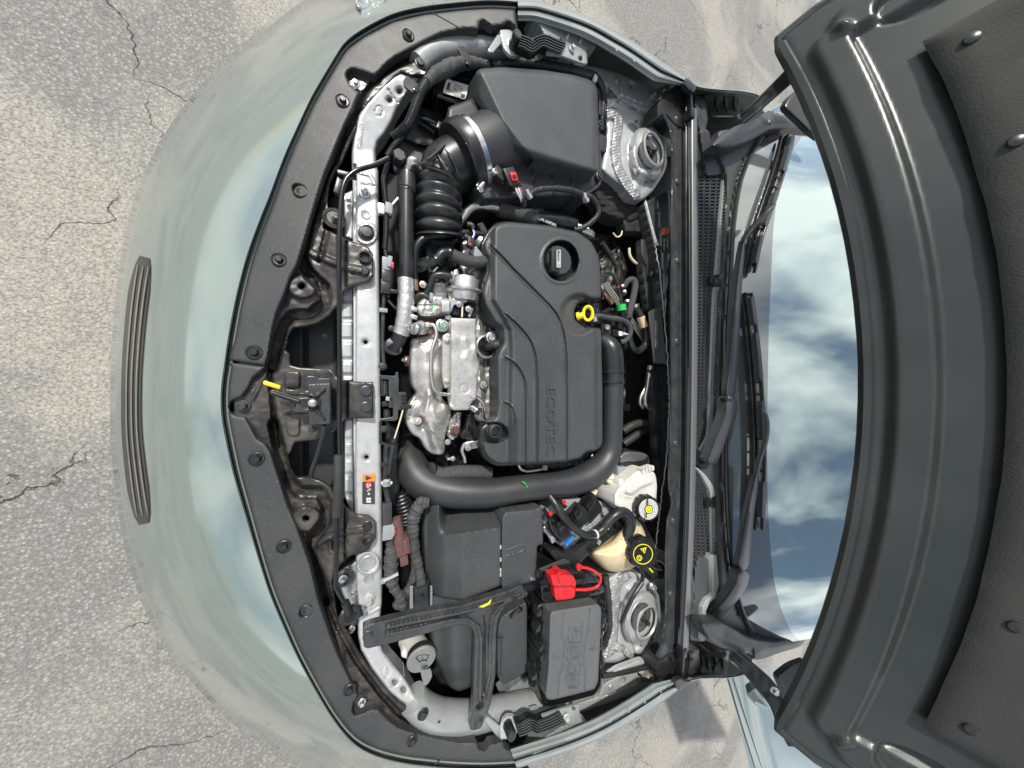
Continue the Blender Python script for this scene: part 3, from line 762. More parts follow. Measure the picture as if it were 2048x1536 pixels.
# ---------------- hood latch release
lat = thing('hood_latch_release', 'black hood latch box with pivot lever and yellow-tipped finger grip', 'hood latch', 630, 810, -110)
relief('latch_box', fillet([(616, 768), (661, 766), (662, 848), (618, 851)], 3), m_blacksteel, -84, hf=lambda X, Y, d: ridge(X, Y, [(632, 793), (648, 779)], 5, 5) + ridge(X, Y, [(634, 822), (648, 838)], 5, 5)
       + ridge(X, Y, circ(625, 806, 15, 15, 20), 3, 3, True) + nz2(X, Y, 7, 4) * .5, cell=1.5, parent=lat, skirt=22, edge=2.5)
slab('latch_top_flange', fillet([(614, 752), (630, 753), (636, 757), (661, 757), (661, 769), (616, 770)], 2), m_blacksteel, -88, 5, lat)
slab('lever', fillet([(538, 782), (544, 779), (600, 797), (613, 795), (625, 797), (634, 806), (626, 815), (612, 814), (596, 809), (540, 789)], 4), m_black, -76, 6, lat)
tube('lever_rib', [(543, 784, -73), (575, 795, -73), (598, 802, -73)], 2.4, m_blacksteel, lat, seg=8)
slab('lever_fork', fillet([(580, 803), (592, 806), (590, 815), (578, 812)], 2), m_black, -80, 6, lat)
bolt(625, 806, -72, 8, 'dome', m_zinc, lat, 'pivot')
slab('grip', fillet(rrect(543, 770, 37, 8.5, 18), 4, 6), m_yellow, -82, 8, lat, bev=2.5, label='bright yellow finger grip')
for (x, y) in ((733, 783), (733, 815)): bolt(x, y, -92, 13, 'plug', m_blacksteel, lat)
bolt(646, 755, -100, 8, 'clip', m_blacksteel, lat); bolt(625, 858, -100, 7, 'clip', m_blacksteel, lat)
tube('release_cable', [(648, 850, -92), (646, 870, -100), (636, 905, -118), (624, 940, -130), (622, 958, -134)], 4.2, m_rubdull, lat, seg=10)

# ---------------- radiator and lower grille seen through the gap
rad = thing('radiator_shroud', 'dark flat radiator shroud seen through the gap behind the nose', 'shroud', 620, 800, -240)
relief('shroud_panel', [(555, 630), (715, 600), (715, 1000), (560, 985), (560, 880), (556, 720)], m_dark, -205,
       hf=lambda X, Y, d: ridge(X, Y, [(614, 640), (614, 985)], 4, 5) + ridge(X, Y, [(672, 630), (672, 985)], 5, 8) + ridge(X, Y, [(605, 640), (605, 985)], 2, -4) + ridge(X, Y, [(590, 712), (700, 712)], 2, -2), cell=3, parent=rad, skirt=40, edge=2)
relief('shroud_panel', [(660, 400), (716, 330), (716, 610), (690, 610), (668, 500)], m_dark, -190, cell=5, parent=rad, skirt=20, edge=2)
relief('shroud_panel', [(670, 1110), (716, 1080), (718, 1270), (690, 1230)], m_dark, -190, cell=5, parent=rad, skirt=20, edge=2)
relief('silver_flange', fillet([(684, 560), (706, 560), (706, 762), (686, 762), (684, 700)], 3), m_silver, -128, hf=lambda X, Y, d: sum(ridge(X, Y, [(684, q), (702, q)], 10, -5, soft=5) for q in (600, 640, 680, 720, 752)), cell=2.5, parent=rad, skirt=10, edge=3)
relief('silver_flange', fillet([(690, 838), (706, 838), (708, 1030), (700, 1020), (690, 990)], 3), m_silver, -128, hf=lambda X, Y, d: sum(ridge(X, Y, [(684, q), (708, q)], 10, -5, soft=5) for q in (880, 915, 950, 990)), cell=2.5, parent=rad, skirt=10, edge=3)
relief('silver_flange', fillet([(688, 388), (706, 380), (706, 478), (690, 474)], 3), m_silver, -128, cell=2.5, parent=rad, skirt=10, edge=3)
relief('silver_flange', fillet([(672, 1150), (716, 1120), (714, 1250), (700, 1250), (690, 1200)], 3), m_silver2, -128, cell=2.5, parent=rad, skirt=10, edge=3)
for (x, y) in ((697, 399), (706, 1187), (703, 1258)): bolt(x, y, -118, 7, 'hex', m_zinc, rad)

# ---------------- the silver crossbeam
beamL = [(812, 1412), (779, 1384), (745, 1340), (722, 1300), (716, 1270), (716, 1214), (712, 1140), (709, 1000), (707, 880), (707, 700), (707, 600), (706, 480), (707, 400), (704, 340), (703, 300), (707, 262), (716, 232), (733, 205), (760, 175), (790, 149), (800, 144), (824, 152)]
beamR = [(842, 156), (822, 176), (808, 196), (795, 218), (783, 246), (770, 268), (756, 285), (751, 305), (752, 326), (757, 345), (758, 500), (760, 700), (762, 900), (765, 1100), (764, 1205), (760, 1240), (758, 1275), (765, 1300), (786, 1328), (808, 1352), (836, 1400), (842, 1408)]
def beamhf(X, Y, d):
    z = ridge(X, Y, [(710, 330), (710, 1200)], 5, -8, soft=3)
    for (x, y, r) in ((733, 467, 19), (736, 1126, 21)): z += ridge(X, Y, circ(x, y, r, r, 24), 6, 5, True)
    z += ridge(X, Y, [(720, 345), (740, 350), (752, 372)], 5, 2.5) + ridge(X, Y, [(724, 368), (752, 372)], 3, -2) + ridge(X, Y, [(776, 178), (795, 205)], 3, -2.5) + ridge(X, Y, [(782, 1374), (808, 1352)], 3, -2.5)
    z += ridge(X, Y, circ(758, 222, 7, 11, 14), 2, -2, True) + ridge(X, Y, circ(771, 1343, 7, 11, 14), 2, -2, True) + nz2(X, Y, 60, 8) * .3 + mesa(X, Y, circ(733, 568, 10, 10), -1, 2)
    z += ridge(X, Y, [(725, 1232), (745, 1226), (762, 1214)], 3, 3) + ridge(X, Y, [(722, 1215), (760, 1224)], 2, 2)
    return z
beam = relief('radiator_support_beam', [p for p in beamL] + [p for p in beamR], m_silver, lambda X, Y: -104 + np.interp(Y, [160, 300, 1250, 1400], [22, 0, 0, 22]), hf=beamhf, cell=2.5, skirt=34, edge=7, drop=7,
              holes=[circ(799, 182, 5.5, 6, 14), circ(779, 200, 4.5, 5, 14), circ(731, 684, 4.5, 4.5, 14), circ(733, 915, 4.5, 4.5, 14), circ(789, 1364, 4.5, 5, 14), circ(807, 1379, 5, 6, 14)])
tag(beam, 'bright silver painted steel crossbeam running across the front of the engine bay', 'crossbeam')
for (x, y) in ((729, 386), (738, 1198)): bolt(x, y, -103, 11, 'hex', m_silver, beam)
for (x, y) in ((731, 429), (737, 1157), (741, 1060)): bolt(x, y, -103, 9, 'spot', m_silver2, beam, 'spot_weld')
bolt(733, 467, -103, 15, 'plug', m_rubber, beam, 'rubber_buffer', label='tall black rubber hood buffer'); bolt(736, 1126, -103, 15, 'spot', m_silver2, beam, 'blanking_plug', label='grey round blanking plug')
text('933498615C', 718, 268, -94, 8, 97, m_silver2, beam, 'stamped_number', ext=.5, sx=.9)
# warning label on the beam
lb = thing('beam_warning_label', 'orange and black warning label on the silver beam above the fuse side', 'label', 738, 975, -88)
slab('label_header', fillet(rrect(738, 956, 26, 14), 2), m_orange, -101.5, 1, lb, bev=.2); slab('label_body', fillet(rrect(737, 986, 25, 44), 2), m_lblack, -102, 1, lb, bev=.2)
slab('warning_triangle', [(731, 951), (731, 961), (744, 956)], m_lblack, -100, 1, lb, bev=.1)
slab('warning_disc', circ(737, 970, 6, 6, 20), m_lred, -100.5, 1, lb, bev=.1); text('Z', 737, 970, -99, 7, 90, m_lwhite, lb, ext=.2)
text('* +', 737, 984, -100.5, 8, 90, m_lwhite, lb, ext=.2); slab('book_symbol', rect(733, 996, 742, 1005), m_lwhite, -100.5, 1, lb, bev=.1); text('E', 737.5, 1000.5, -99, 6, 90, m_lblack, lb, ext=.2)
text('= =', 735, 978, -100.5, 6, 90, m_lwhite, lb, ext=.2)

# ---------------- round frame tubes beside the beam
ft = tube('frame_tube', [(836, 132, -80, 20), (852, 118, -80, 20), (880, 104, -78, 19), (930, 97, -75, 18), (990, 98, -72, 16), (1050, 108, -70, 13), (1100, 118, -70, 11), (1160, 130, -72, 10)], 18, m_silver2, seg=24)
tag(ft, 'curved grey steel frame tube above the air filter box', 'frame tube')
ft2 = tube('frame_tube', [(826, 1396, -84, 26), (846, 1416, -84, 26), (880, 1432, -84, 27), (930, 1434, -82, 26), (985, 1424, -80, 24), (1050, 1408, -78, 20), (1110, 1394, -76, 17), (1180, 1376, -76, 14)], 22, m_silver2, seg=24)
tag(ft2, 'curved grey steel frame tube below the battery cover', 'frame tube')
lathe('tube_hole', (878, 1444, -56), [(3, 0), (3, .5)], m_void, parent=ft2, seg=12, ax=(0, -.35, 1))
slab('tube_slot', fillet(rrect(1068, 1417, 17, 8, -12), 4), m_silver2, -50, 3, ft2)

# ---------------- bump stops
def bumpstop(arm, br, cx, cy, px, py, d, label):
    t = thing('hood_bump_stop', label, 'bump stop', cx, cy, -60, 'hood bump stops')
    relief('bracket', fillet(br, 4), m_silver, -34, cell=2, parent=t, skirt=4, edge=3)
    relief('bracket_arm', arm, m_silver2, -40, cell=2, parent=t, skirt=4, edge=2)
    lathe('base_cup', (cx, cy, -38), [(16, 0), (15, 3), (12, 5), (11, 5)], m_silver, parent=t)
    lathe('rubber_peg', (cx, cy, -34), [(9, 0), (10, 2), (9.5, 10), (8.6, 9), (9.6, 11), (9.6, 22), (8.6, 24), (.1, 24)], m_rubber, parent=t)
    lathe('peg_face', (cx, cy, -34), [(7, 24), (6.6, 24.6), (.1, 24.6)], m_rubdull, parent=t)
    return t
bumpstop([(999, 62), (1006, 84), (986, 107), (977, 104), (976, 98)], [(999, 59), (1012, 58), (1028, 61), (1044, 88), (1044, 104), (1032, 115), (1019, 112), (1008, 99), (1002, 78)], 1025, 94, 0, 0, 0, 'upper rubber hood bump stop on a silver bracket by the frame tube')
bumpstop([(1000, 1478), (991, 1470), (967, 1441), (976, 1432), (1005, 1456)], [(1000, 1480), (999, 1462), (1005, 1440), (1014, 1430), (1028, 1430), (1039, 1444), (1039, 1458), (1028, 1476)], 1014, 1447, 0, 0, 0, 'lower rubber hood bump stop on a silver bracket below the brace')

# ================================================================ PROP ROD
rod = thing('hood_prop_rod', 'thin black hood prop rod with foam grip lying along the silver beam', 'prop rod', 690, 1225, -80)
tube('rod', [(778, 316, -70), (750, 330, -70), (722, 338, -68), (704, 347, -68), (691, 362, -68), (684, 388, -68), (680, 440, -68), (678, 520, -68), (679, 700, -66), (679, 870, -66), (681, 960, -66), (674, 1030, -66), (673, 1100, -66), (671, 1165, -68), (675, 1180, -68), (685, 1198, -68), (694, 1212, -70)], 4.3, m_gloss, rod, seg=12)
tube('foam_grip', [(678, 909, -66, 8.6), (678, 912, -66, 9.4), (678, 970, -66, 9.4), (674, 1028, -66, 9.2), (673, 1033, -66, 8.4)], 9, m_rubdull, rod, seg=18, spline=False)
tube('rod_socket', [(690, 1204, -70, 7.5), (699, 1226, -72, 8)], 8, m_black, rod, seg=14, spline=False)
lathe('socket_flange', (698, 1230, -76), [(17, -4), (18, 0), (15, 3), (10, 4), (9, 8)], m_black, parent=rod, ax=(.3, .2, 1))
boxy('retaining_clip', (712, 1220, -70), (18, 12, 10), m_black, 30, rod, 3); boxy('retaining_clip', (716, 1232, -72), (18, 12, 10), m_black, -20, rod, 3)
boxy('rod_clamp', (694, 347, -74), (34, 9, 10), m_black, -4, rod, 2); boxy('rod_clamp', (676, 370, -80), (10, 34, 12), m_black, 12, rod, 2)
# ================================================================ FIREWALL, COWL AND SEALS
cowl = thing('cowl_panel', 'black cowl panel with long rails and mesh grille below the windscreen', 'cowl', 1400, 770, -60)
# black flange rail with raised left lip
rl = [(1325, 227), (1334, 244), (1340, 262), (1344, 312), (1343, 380), (1341, 560), (1341, 760), (1340, 860), (1337, 955), (1338, 980), (1343, 1004), (1342, 1018), (1334, 1040), (1331, 1100), (1331, 1215), (1328, 1250), (1322, 1290), (1312, 1312), (1318, 1318)]
rr_ = [(1362, 1320), (1362, 1290), (1360, 1180), (1366, 1060), (1370, 900), (1371, 700), (1371, 400), (1372, 300), (1372, 226), (1350, 214)]
rail = relief('flange_rail', rl + rr_, m_blacksteel, -5, hf=lambda X, Y, d: ridge(X, Y, rl[:-1], 6, 8, soft=3) - ridge(X, Y, [(1358, 240), (1357, 900), (1350, 1290)], 3, 4), cell=3, parent=cowl, skirt=2, edge=3)
for (x, y) in ((1352, 239), (1354, 364), (1354, 522), (1353, 683), (1351, 887), (1346, 1042), (1341, 1188)): bolt(x, y, -5, 7, 'dome', m_blacksteel, cowl, 'spot_weld')
# left support bracket line at the top corner
def strip(name, line, wd, h, mat, parent, prof='round', label=None, skirt=12, cell=2.5):
    return ribbon(name, line, wd, lambda x, y: h, mat, parent, th=skirt + wd * .5, edge=.3, crown=wd * .3, label=label, ends=False)
seal = thing('hood_seal', 'long black rubber hood seal running the full width in front of the cowl grille', 'rubber seal', 1385, 770, 0)
strip('seal_channel', [(1373, 190), (1374, 240), (1374, 420), (1374, 700), (1373, 900), (1369, 1060), (1363, 1200), (1360, 1330)], 6, 10, m_gloss, seal)
strip('seal_channel', [(1379, 188), (1380, 240), (1380, 420), (1380, 700), (1379, 900), (1375, 1060), (1369, 1200), (1365, 1330)], 5, 14, m_rubber, seal)
strip('seal_bulb', [(1388, 216), (1388, 300), (1388.5, 420), (1388.5, 700), (1386, 900), (1382, 1060), (1376, 1200), (1370, 1302)], 13, 24, M('painted_sheen_rubber', (.13, .135, .135), .3), seal)  # black rubber whose pale sheen is put into a grey base colour
boxy('seal_end_cap', (1388, 222), (1, 1, 1), m_rubber, 0, seal) if False else None
boxy('seal_end_cap', (1387, 224, 28), (13, 20, 16), m_black, 0, seal, 2.5); boxy('seal_end_cap', (1371, 1309, 28), (14, 18, 16), m_black, 4, seal, 2.5)
boxy('seal_tail', (1367, 1340, 20), (8, 42, 16), m_black, 6, seal, 2); boxy('seal_tail', (1384, 196, 20), (8, 40, 16), m_black, -6, seal, 2)

# corner closing panels
def corner(name, pts, h, mat, label=None, **k):
    return relief(name, fillet(pts, 6), mat, h, cell=3, parent=cowl, skirt=k.pop('skirt', 40), edge=4, label=label, **k)
corner('corner_panel', [(1322, 196), (1356, 166), (1372, 166), (1380, 186), (1382, 226), (1372, 262), (1350, 250), (1330, 228), (1314, 236), (1312, 214)], -2, m_black, hf=lambda X, Y, d: ridge(X, Y, [(1352, 186), (1372, 224)], 4, 6))
corner('corner_panel', [(1318, 1322), (1340, 1304), (1372, 1310), (1378, 1352), (1368, 1372), (1352, 1374), (1330, 1362), (1310, 1346)], -2, m_black, hf=lambda X, Y, d: ridge(X, Y, [(1342, 1318), (1360, 1350)], 4, 6))
corner('corner_flap', [(1366, 168), (1372, 154), (1380, 160), (1394, 172), (1388, 186), (1376, 180)], 34, m_rubber, skirt=8); corner('corner_flap', [(1348, 1362), (1360, 1354), (1372, 1362), (1380, 1358), (1384, 1366), (1366, 1376), (1360, 1384), (1352, 1376)], 34, m_rubber, skirt=8)
corner('fender_corner_plate', [(1386, 190), (1400, 192), (1412, 205), (1416, 236), (1410, 262), (1398, 266), (1392, 225)], 8, m_dusty); corner('fender_corner_plate', [(1380, 1304), (1398, 1296), (1400, 1330), (1392, 1348), (1376, 1352)], 8, m_dusty)
bolt(1404, 212, 10, 4, 'spot', m_black, cowl); bolt(1385, 1320, 10, 4, 'spot', m_black, cowl)
# fender end pockets (dark liner seen past the hood corner)
corner('fender_pocket', [(1398, 196), (1412, 188), (1470, 186), (1516, 190), (1532, 206), (1524, 226), (1490, 238), (1440, 238), (1416, 232)], -40, m_dusty, 'dusty hollow at the end of the upper fender', hf=lambda X, Y, d: ridge(X, Y, [(1410, 232), (1460, 232), (1500, 226)], 10, 26, soft=8) + sum(ridge(X, Y, [(q, 194), (q + 3, 222)], 2.5, 4) for q in (1432, 1450, 1468, 1486)) - mesa(X, Y, [(1482, 188), (1540, 188), (1530, 236), (1480, 236)], 90, 8), skirt=60)
corner('fender_pocket', [(1392, 1344), (1396, 1312), (1440, 1300), (1482, 1302), (1496, 1322), (1492, 1342), (1462, 1350), (1420, 1352)], -40, m_dusty, 'dusty hollow at the end of the lower fender', hf=lambda X, Y, d: ridge(X, Y, [(1400, 1306), (1440, 1302), (1470, 1304)], 10, 26, soft=8) + sum(ridge(X, Y, [(q, 1318), (q - 3, 1344)], 2.5, 4) for q in (1405, 1418, 1432, 1448)) - mesa(X, Y, [(1458, 1300), (1504, 1300), (1500, 1356), (1458, 1350)], 90, 8), skirt=60)
# ground shade below the fender end pockets
# dark wells behind
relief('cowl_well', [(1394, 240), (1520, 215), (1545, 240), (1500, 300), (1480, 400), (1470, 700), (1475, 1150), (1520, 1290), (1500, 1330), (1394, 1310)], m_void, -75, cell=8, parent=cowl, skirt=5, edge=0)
# smooth plastic between grille and glass
gb = [(1534, 262), (1515, 285), (1496, 318), (1480, 360), (1470, 410), (1463, 470), (1458, 560), (1453, 650), (1450, 768), (1449, 860), (1450, 960), (1453, 1040), (1460, 1120), (1470, 1180), (1486, 1230), (1510, 1275), (1530, 1292)]
apron = [(1438, 262), (1428, 292), (1440, 322), (1450, 342), (1454, 372), (1450, 420), (1446, 500), (1443, 570), (1437, 600), (1434, 700), (1428, 800), (1424, 900), (1410, 925), (1398, 930), (1404, 945), (1424, 975), (1432, 1000), (1430, 1060), (1428, 1120), (1432, 1180), (1440, 1200), (1420, 1215), (1405, 1240), (1400, 1262), (1410, 1280)]
relief('cowl_apron', apron + [(1440, 1296), (1500, 1300), (1534, 1296)] + [(x + 6, y) for x, y in gb[::-1]] + [(1530, 250), (1480, 255)], M('cowl_apron_plastic', (.050, .052, .052), .42, bump=(900, .2, .0004), dirt=(8, (.085, .082, .078), .5)), 30,
       hf=lambda X, Y, d: ridge(X, Y, [(x - 9, y) for x, y in gb[2:-2]], 4, -6) - 8 * smooth01((1450 - X) / 30) + nz2(X, Y, 90, 3) * 1.5, cell=3.5, parent=cowl, skirt=20, edge=5)
relief('cowl_apron', fillet([(1396, 1112), (1424, 1120), (1430, 1170), (1436, 1200), (1414, 1212), (1408, 1226), (1404, 1284), (1380, 1280), (1378, 1220), (1384, 1160)], 4), M('cowl_end_plastic', (.060, .062, .062), .5, bump=GRIT), 22, cell=3, parent=cowl, skirt=30, edge=5,
       hf=lambda X, Y, d: ridge(X, Y, [(1386, 1130), (1389, 1180), (1380, 1240)], 3, -4))
relief('grille_side_ledge', fillet([(1398, 262), (1408, 256), (1418, 262), (1426, 300), (1446, 338), (1440, 350), (1412, 352), (1404, 300)], 5), m_cover2, 24, cell=3, parent=cowl, skirt=40, edge=5)
# mesh grille: real bars, joined
def bars(name, quads, h, th, mat, parent, kind=None):
    V = []; Fc = []
    for (a, b_, c, e) in quads:
        n = len(V)
        for p in (a, b_, c, e): v = W(p[0], p[1], h); V.append(v)
        for p in (a, b_, c, e): v = W(p[0], p[1], h); V.append(v - Vector((0, 0, th / 1000)))
        Fc += [[n, n + 3, n + 2, n + 1], [n, n + 1, n + 5, n + 4], [n + 1, n + 2, n + 6, n + 5], [n + 2, n + 3, n + 7, n + 6], [n + 3, n, n + 4, n + 7]]
    o = put(name, V, Fc, mat, parent, smooth=False)
    if kind: o['kind'] = kind
    return o
def edgeL(y): return float(np.interp(y, [272, 300, 700, 900, 940, 1115], [1394, 1396, 1396, 1392, 1390, 1382]))
def edgeR(y): return float(np.interp(y, [272, 290, 340, 350, 548, 640, 790, 850, 900, 925, 960, 1115], [1399, 1404, 1408, 1447, 1431, 1425, 1422, 1420, 1402, 1396, 1418, 1422]))
qs = []; y = 274.
while y < 1112:
    l, r = edgeL(y), edgeR(y)
    if not 895 < y < 938: qs.append(((l, y - .0), (r, y + 1.0), (r, y + 3.0), (l, y + 2.0)))
    y += 6.9
for k in range(5):
    for (ya, yb) in ((352, 560), (560, 800), (800, 895), (938, 1112)):
        f = k / 4.0
        xa, xb = edgeL(ya) + (edgeR(ya) - edgeL(ya)) * f, edgeL(yb) + (edgeR(yb) - edgeL(yb)) * f
        qs.append(((xa - 1.1, ya), (xa + 1.1, ya), (xb + 1.1, yb), (xb - 1.1, yb)))
for k in range(3):
    f = k / 2.0; qs.append(((1395 + f * 6 - 1, 274), (1395 + f * 6 + 1, 274), (1396 + f * 11 + 1, 352), (1396 + f * 11 - 1, 352)))
bars('grille_mesh', qs, 14, 6, m_cover, cowl, 'stuff')
m_strip = M('pale_grille_edge_plastic', (.32, .325, .32), .42, bump=(900, .2, .0004))
def sideL(y): return float(np.interp(y, [345, 550, 575, 790, 950, 1115, 1200], [1449, 1433, 1430, 1421, 1422, 1424, 1430]))
qs = []; y = 348.
while y < 790:
    if not 552 < y < 574:
        l = sideL(y); qs.append(((l, y), (l + 9, y + .6), (l + 9, y + 2.6), (l, y + 2.0)))
    y += 6.6
for (ya, yb) in ((345, 450), (450, 549), (574, 680), (680, 790)):
    for o_ in (0, 4.6, 9.2):
        a, b_ = sideL(ya) + o_, sideL(yb) + o_; qs.append(((a - 1.1, ya), (a + 1.1, ya), (b_ + 1.1, yb), (b_ - 1.1, yb)))
y = 1016.
while y < 1108:
    l = sideL(y); qs.append(((l, y), (l + 9, y + .6), (l + 9, y + 3.6), (l, y + 3.0))); y += 6.6
for (ya, yb, o1, o2) in ((1016, 1108, 0, 3), (1016, 1108, 6.5, 9.5)):
    qs.append(((sideL(ya) + o1, ya), (sideL(ya) + o2, ya), (sideL(yb) + o2, yb), (sideL(yb) + o1, yb)))
bars('grille_edge_strip', qs, 20, 8, m_strip, cowl, 'stuff')
relief('grille_edge_strip', [(1420, 790), (1430, 790), (1424, 880), (1406, 905), (1400, 900), (1416, 870)], m_strip, 21, cell=2.5, parent=cowl, skirt=8, edge=2)
relief('grille_edge_strip', [(1390, 935), (1396, 936), (1414, 952), (1428, 972), (1432, 990), (1420, 998), (1418, 980), (1402, 950)], m_strip, 24, cell=2.5, parent=cowl, skirt=8, edge=4)
relief('grille_edge_strip', [(1422, 1110), (1433, 1110), (1438, 1170), (1432, 1196), (1420, 1204), (1412, 1222), (1410, 1282), (1402, 1282), (1403, 1215), (1410, 1200), (1424, 1190)], m_strip, 32, cell=2.5, parent=cowl, skirt=30, edge=3)
for (x, y) in ((1430, 560), (1422, 1006)):
    boxy('retaining_clip', (x, y, 30), (18, 15, 12), m_black, 0, cowl, 3); boxy('retaining_clip', (x + 2, y, 34), (12, 9, 6), m_gloss, 0, cowl, 2)

# ---------------- firewall insulation
fw = thing('firewall_insulation', 'black felt firewall insulation pad behind the engine with paper label and stamped plate', 'insulation', 1330, 700, -200)
relief('insulation_pad', [(1262, 300), (1300, 400), (1318, 440), (1344, 520), (1344, 900), (1340, 1010), (1334, 1110), (1280, 1010), (1255, 900), (1240, 700), (1215, 560), (1200, 400)], m_felt,
       lambda X, Y: np.interp(X, [1200, 1290, 1300, 1344], [-260, -190, -120, -60]), hf=lambda X, Y, d: nz2(X, Y, 30, 4) * 6 + mesa(X, Y, circ(1304, 548, 8, 10), 10, 6), cell=5, parent=fw, skirt=30, edge=4)
lathe('insulation_button', (1304, 548, -78), [(8, 0), (7, 3), (4, 6), (.1, 7)], m_gloss, parent=fw, seg=20)
relief('foam_flap', [(1282, 478), (1300, 482), (1308, 500), (1322, 620), (1306, 628), (1296, 620), (1284, 540)], m_rubdull, -92, cell=3, parent=fw, skirt=20, edge=3)
relief('foam_flap', [(1302, 740), (1330, 730), (1338, 860), (1334, 960), (1322, 980), (1312, 900)], m_rubdull, -90, hf=lambda X, Y, d: nz2(X, Y, 30, 4) * 2, cell=4, parent=fw, skirt=20, edge=3)
slab('stamped_plate', [(1297, 624), (1302, 621), (1322, 611), (1333, 728), (1308, 726)], m_cover, -62, 3, fw)
text('151D65 JN 127623', 1312, 668, -58, 8, 90, m_lgrey, fw, 'stamped_number', ext=.3, sx=.62)
slab('emissions_label', [(1324, 455), (1341, 452), (1340, 508), (1324, 505)], m_lblack, -50, 1, fw, bev=.2)
slab('label_header', fillet([(1325, 456), (1340, 453), (1338, 467), (1324, 471)], 2), m_orange, -47, 1, fw, bev=.2)
text('AAC', 1332, 462, -44, 6, 100, m_lblack, fw, ext=.2); text('* R134a 0.60', 1335, 484, -46, 4, 92, m_lwhite, fw, ext=.2, sx=.8); text('G & i 075 20', 1328, 488, -46, 4, 92, m_lwhite, fw, ext=.2, sx=.8)
# jagged foil edge of the insulation
je = []
for k, yy in enumerate(np.linspace(400, 1130, 150)):
    xx = np.interp(yy, [400, 440, 500, 560, 700, 800, 900, 1000, 1130], [1290, 1298, 1312, 1322, 1334, 1339, 1335, 1322, 1308]); je.append((xx + random.uniform(-1.2, 1.2), yy, -48 + random.uniform(-2, 2)))
tube('foil_edge', je, 1.1, m_lgrey, fw, seg=6, sub=1)
tube('foil_edge', [(1290, 404, -40), (1299, 440, -40), (1310, 480, -42), (1314, 490, -44)], 3.2, m_foil, fw, seg=8)
# black steel brace from tower to cowl
relief('cowl_brace', [(1290, 405), (1316, 390), (1338, 380), (1342, 460), (1336, 560), (1330, 640), (1322, 600), (1312, 520), (1298, 450)], m_blacksteel, -66, hf=lambda X, Y, d: ridge(X, Y, [(1314, 400), (1322, 500), (1328, 600)], 3, 5), cell=3, parent=fw, skirt=30, edge=3)
relief('cowl_brace', [(1244, 430), (1258, 444), (1276, 438), (1290, 420), (1300, 440), (1300, 470), (1282, 464), (1250, 462)], m_blacksteel, -100, cell=3, parent=fw, skirt=30, edge=4)
# oval silver-edged opening near the firewall
tube('hose_ring', [(1258, 496, -110), (1260, 512, -112), (1270, 525, -112), (1280, 528, -112)], 2.6, m_cream, fw, seg=8)

# ================================================================ WINDSCREEN
TILT = math.tan(math.radians(28))
gbw = [W(x, y, 34) for x, y in catmull(gb, 4)]
def glass_h(x, y):
    """height of the windscreen under a pixel"""
    h = 40.0; ys = [v.y for v in gbw]; xsb = [v.x for v in gbw]
    if ys[0] > ys[-1]: ys, xsb = ys[::-1], xsb[::-1]
    for _ in range(60):
        v = W(x, y, h); xb = np.interp(v.y, ys, xsb); t = 34 + (v.x - xb) * TILT * 1000; h += (min(t, 400) - h) * .35
    return h
def glassrows(t0, t1, n):
    rows = []
    for t in np.linspace(t0, t1, n):
        rows.append([Vector((v.x + t * 1.0, v.y * (1 - .16 * t), v.z + t * TILT - (v.y ** 2) * .02 * min(1, t * 3))) for v in gbw])
    return rows
def gl(name, rows, mat, parent, label=None):
    V = [v for r in rows for v in r]; n = len(rows[0])
    return put(name, V, [[i * n + k, i * n + k + 1, (i + 1) * n + k + 1, (i + 1) * n + k] [::-1] for i in range(len(rows) - 1) for k in range(n - 1)], mat, parent, sharp=80, label=label)
ws = thing('windscreen', 'tinted windscreen reflecting blue sky and clouds behind the wipers', 'windscreen', 1470, 770, 34)
gl('glass', glassrows(.115, .85, 12), m_glass, ws); gl('black_border', glassrows(0, .115, 3), m_frit, ws)
V_ = [(p.x, p.y, p.z + .004) for p in gbw]
Vt, Ft = sweep([Vector(v) for v in V_], [.006] * len(V_), 8); put('rubber_edge', Vt, Ft, m_rubber, ws)
# painted roof, pillars far behind (only just in reach of the frame)
rt = glassrows(.85, .9, 2); gl('roof_edge', rt, m_paint, ws)

# soft corner trims beside the glass
tr = tag(relief('pillar_foot_trim', fillet([(1421, 291), (1440, 270), (1470, 252), (1500, 244), (1528, 226), (1540, 224), (1550, 228), (1580, 232), (1640, 250), (1640, 262), (1570, 258), (1535, 262), (1512, 276), (1488, 288), (1460, 297), (1436, 298)], 7), m_cover2, 74,
       hf=lambda X, Y, d: 8 * smooth01(d / 16) - mesa(X, Y, [(1524, 220), (1538, 220), (1538, 250), (1524, 250)], 5, 3), cell=3, skirt=25, edge=7), 'grey leaf-shaped trim at the upper foot of the windscreen pillar', 'trim', 'pillar foot trims')
tr = tag(relief('pillar_foot_trim', fillet([(1399, 1246), (1414, 1242), (1444, 1243), (1462, 1254), (1490, 1272), (1516, 1279), (1545, 1282), (1580, 1278), (1616, 1268), (1604, 1292), (1552, 1308), (1526, 1318), (1508, 1320), (1502, 1308), (1478, 1304), (1440, 1294), (1418, 1280)], 7), m_cover2, 74,
       hf=lambda X, Y, d: 8 * smooth01(d / 16) - mesa(X, Y, [(1492, 1296), (1508, 1296), (1508, 1322), (1492, 1322)], 5, 3), cell=3, skirt=25, edge=7), 'grey leaf-shaped trim at the lower foot of the windscreen pillar', 'trim', 'pillar foot trims')

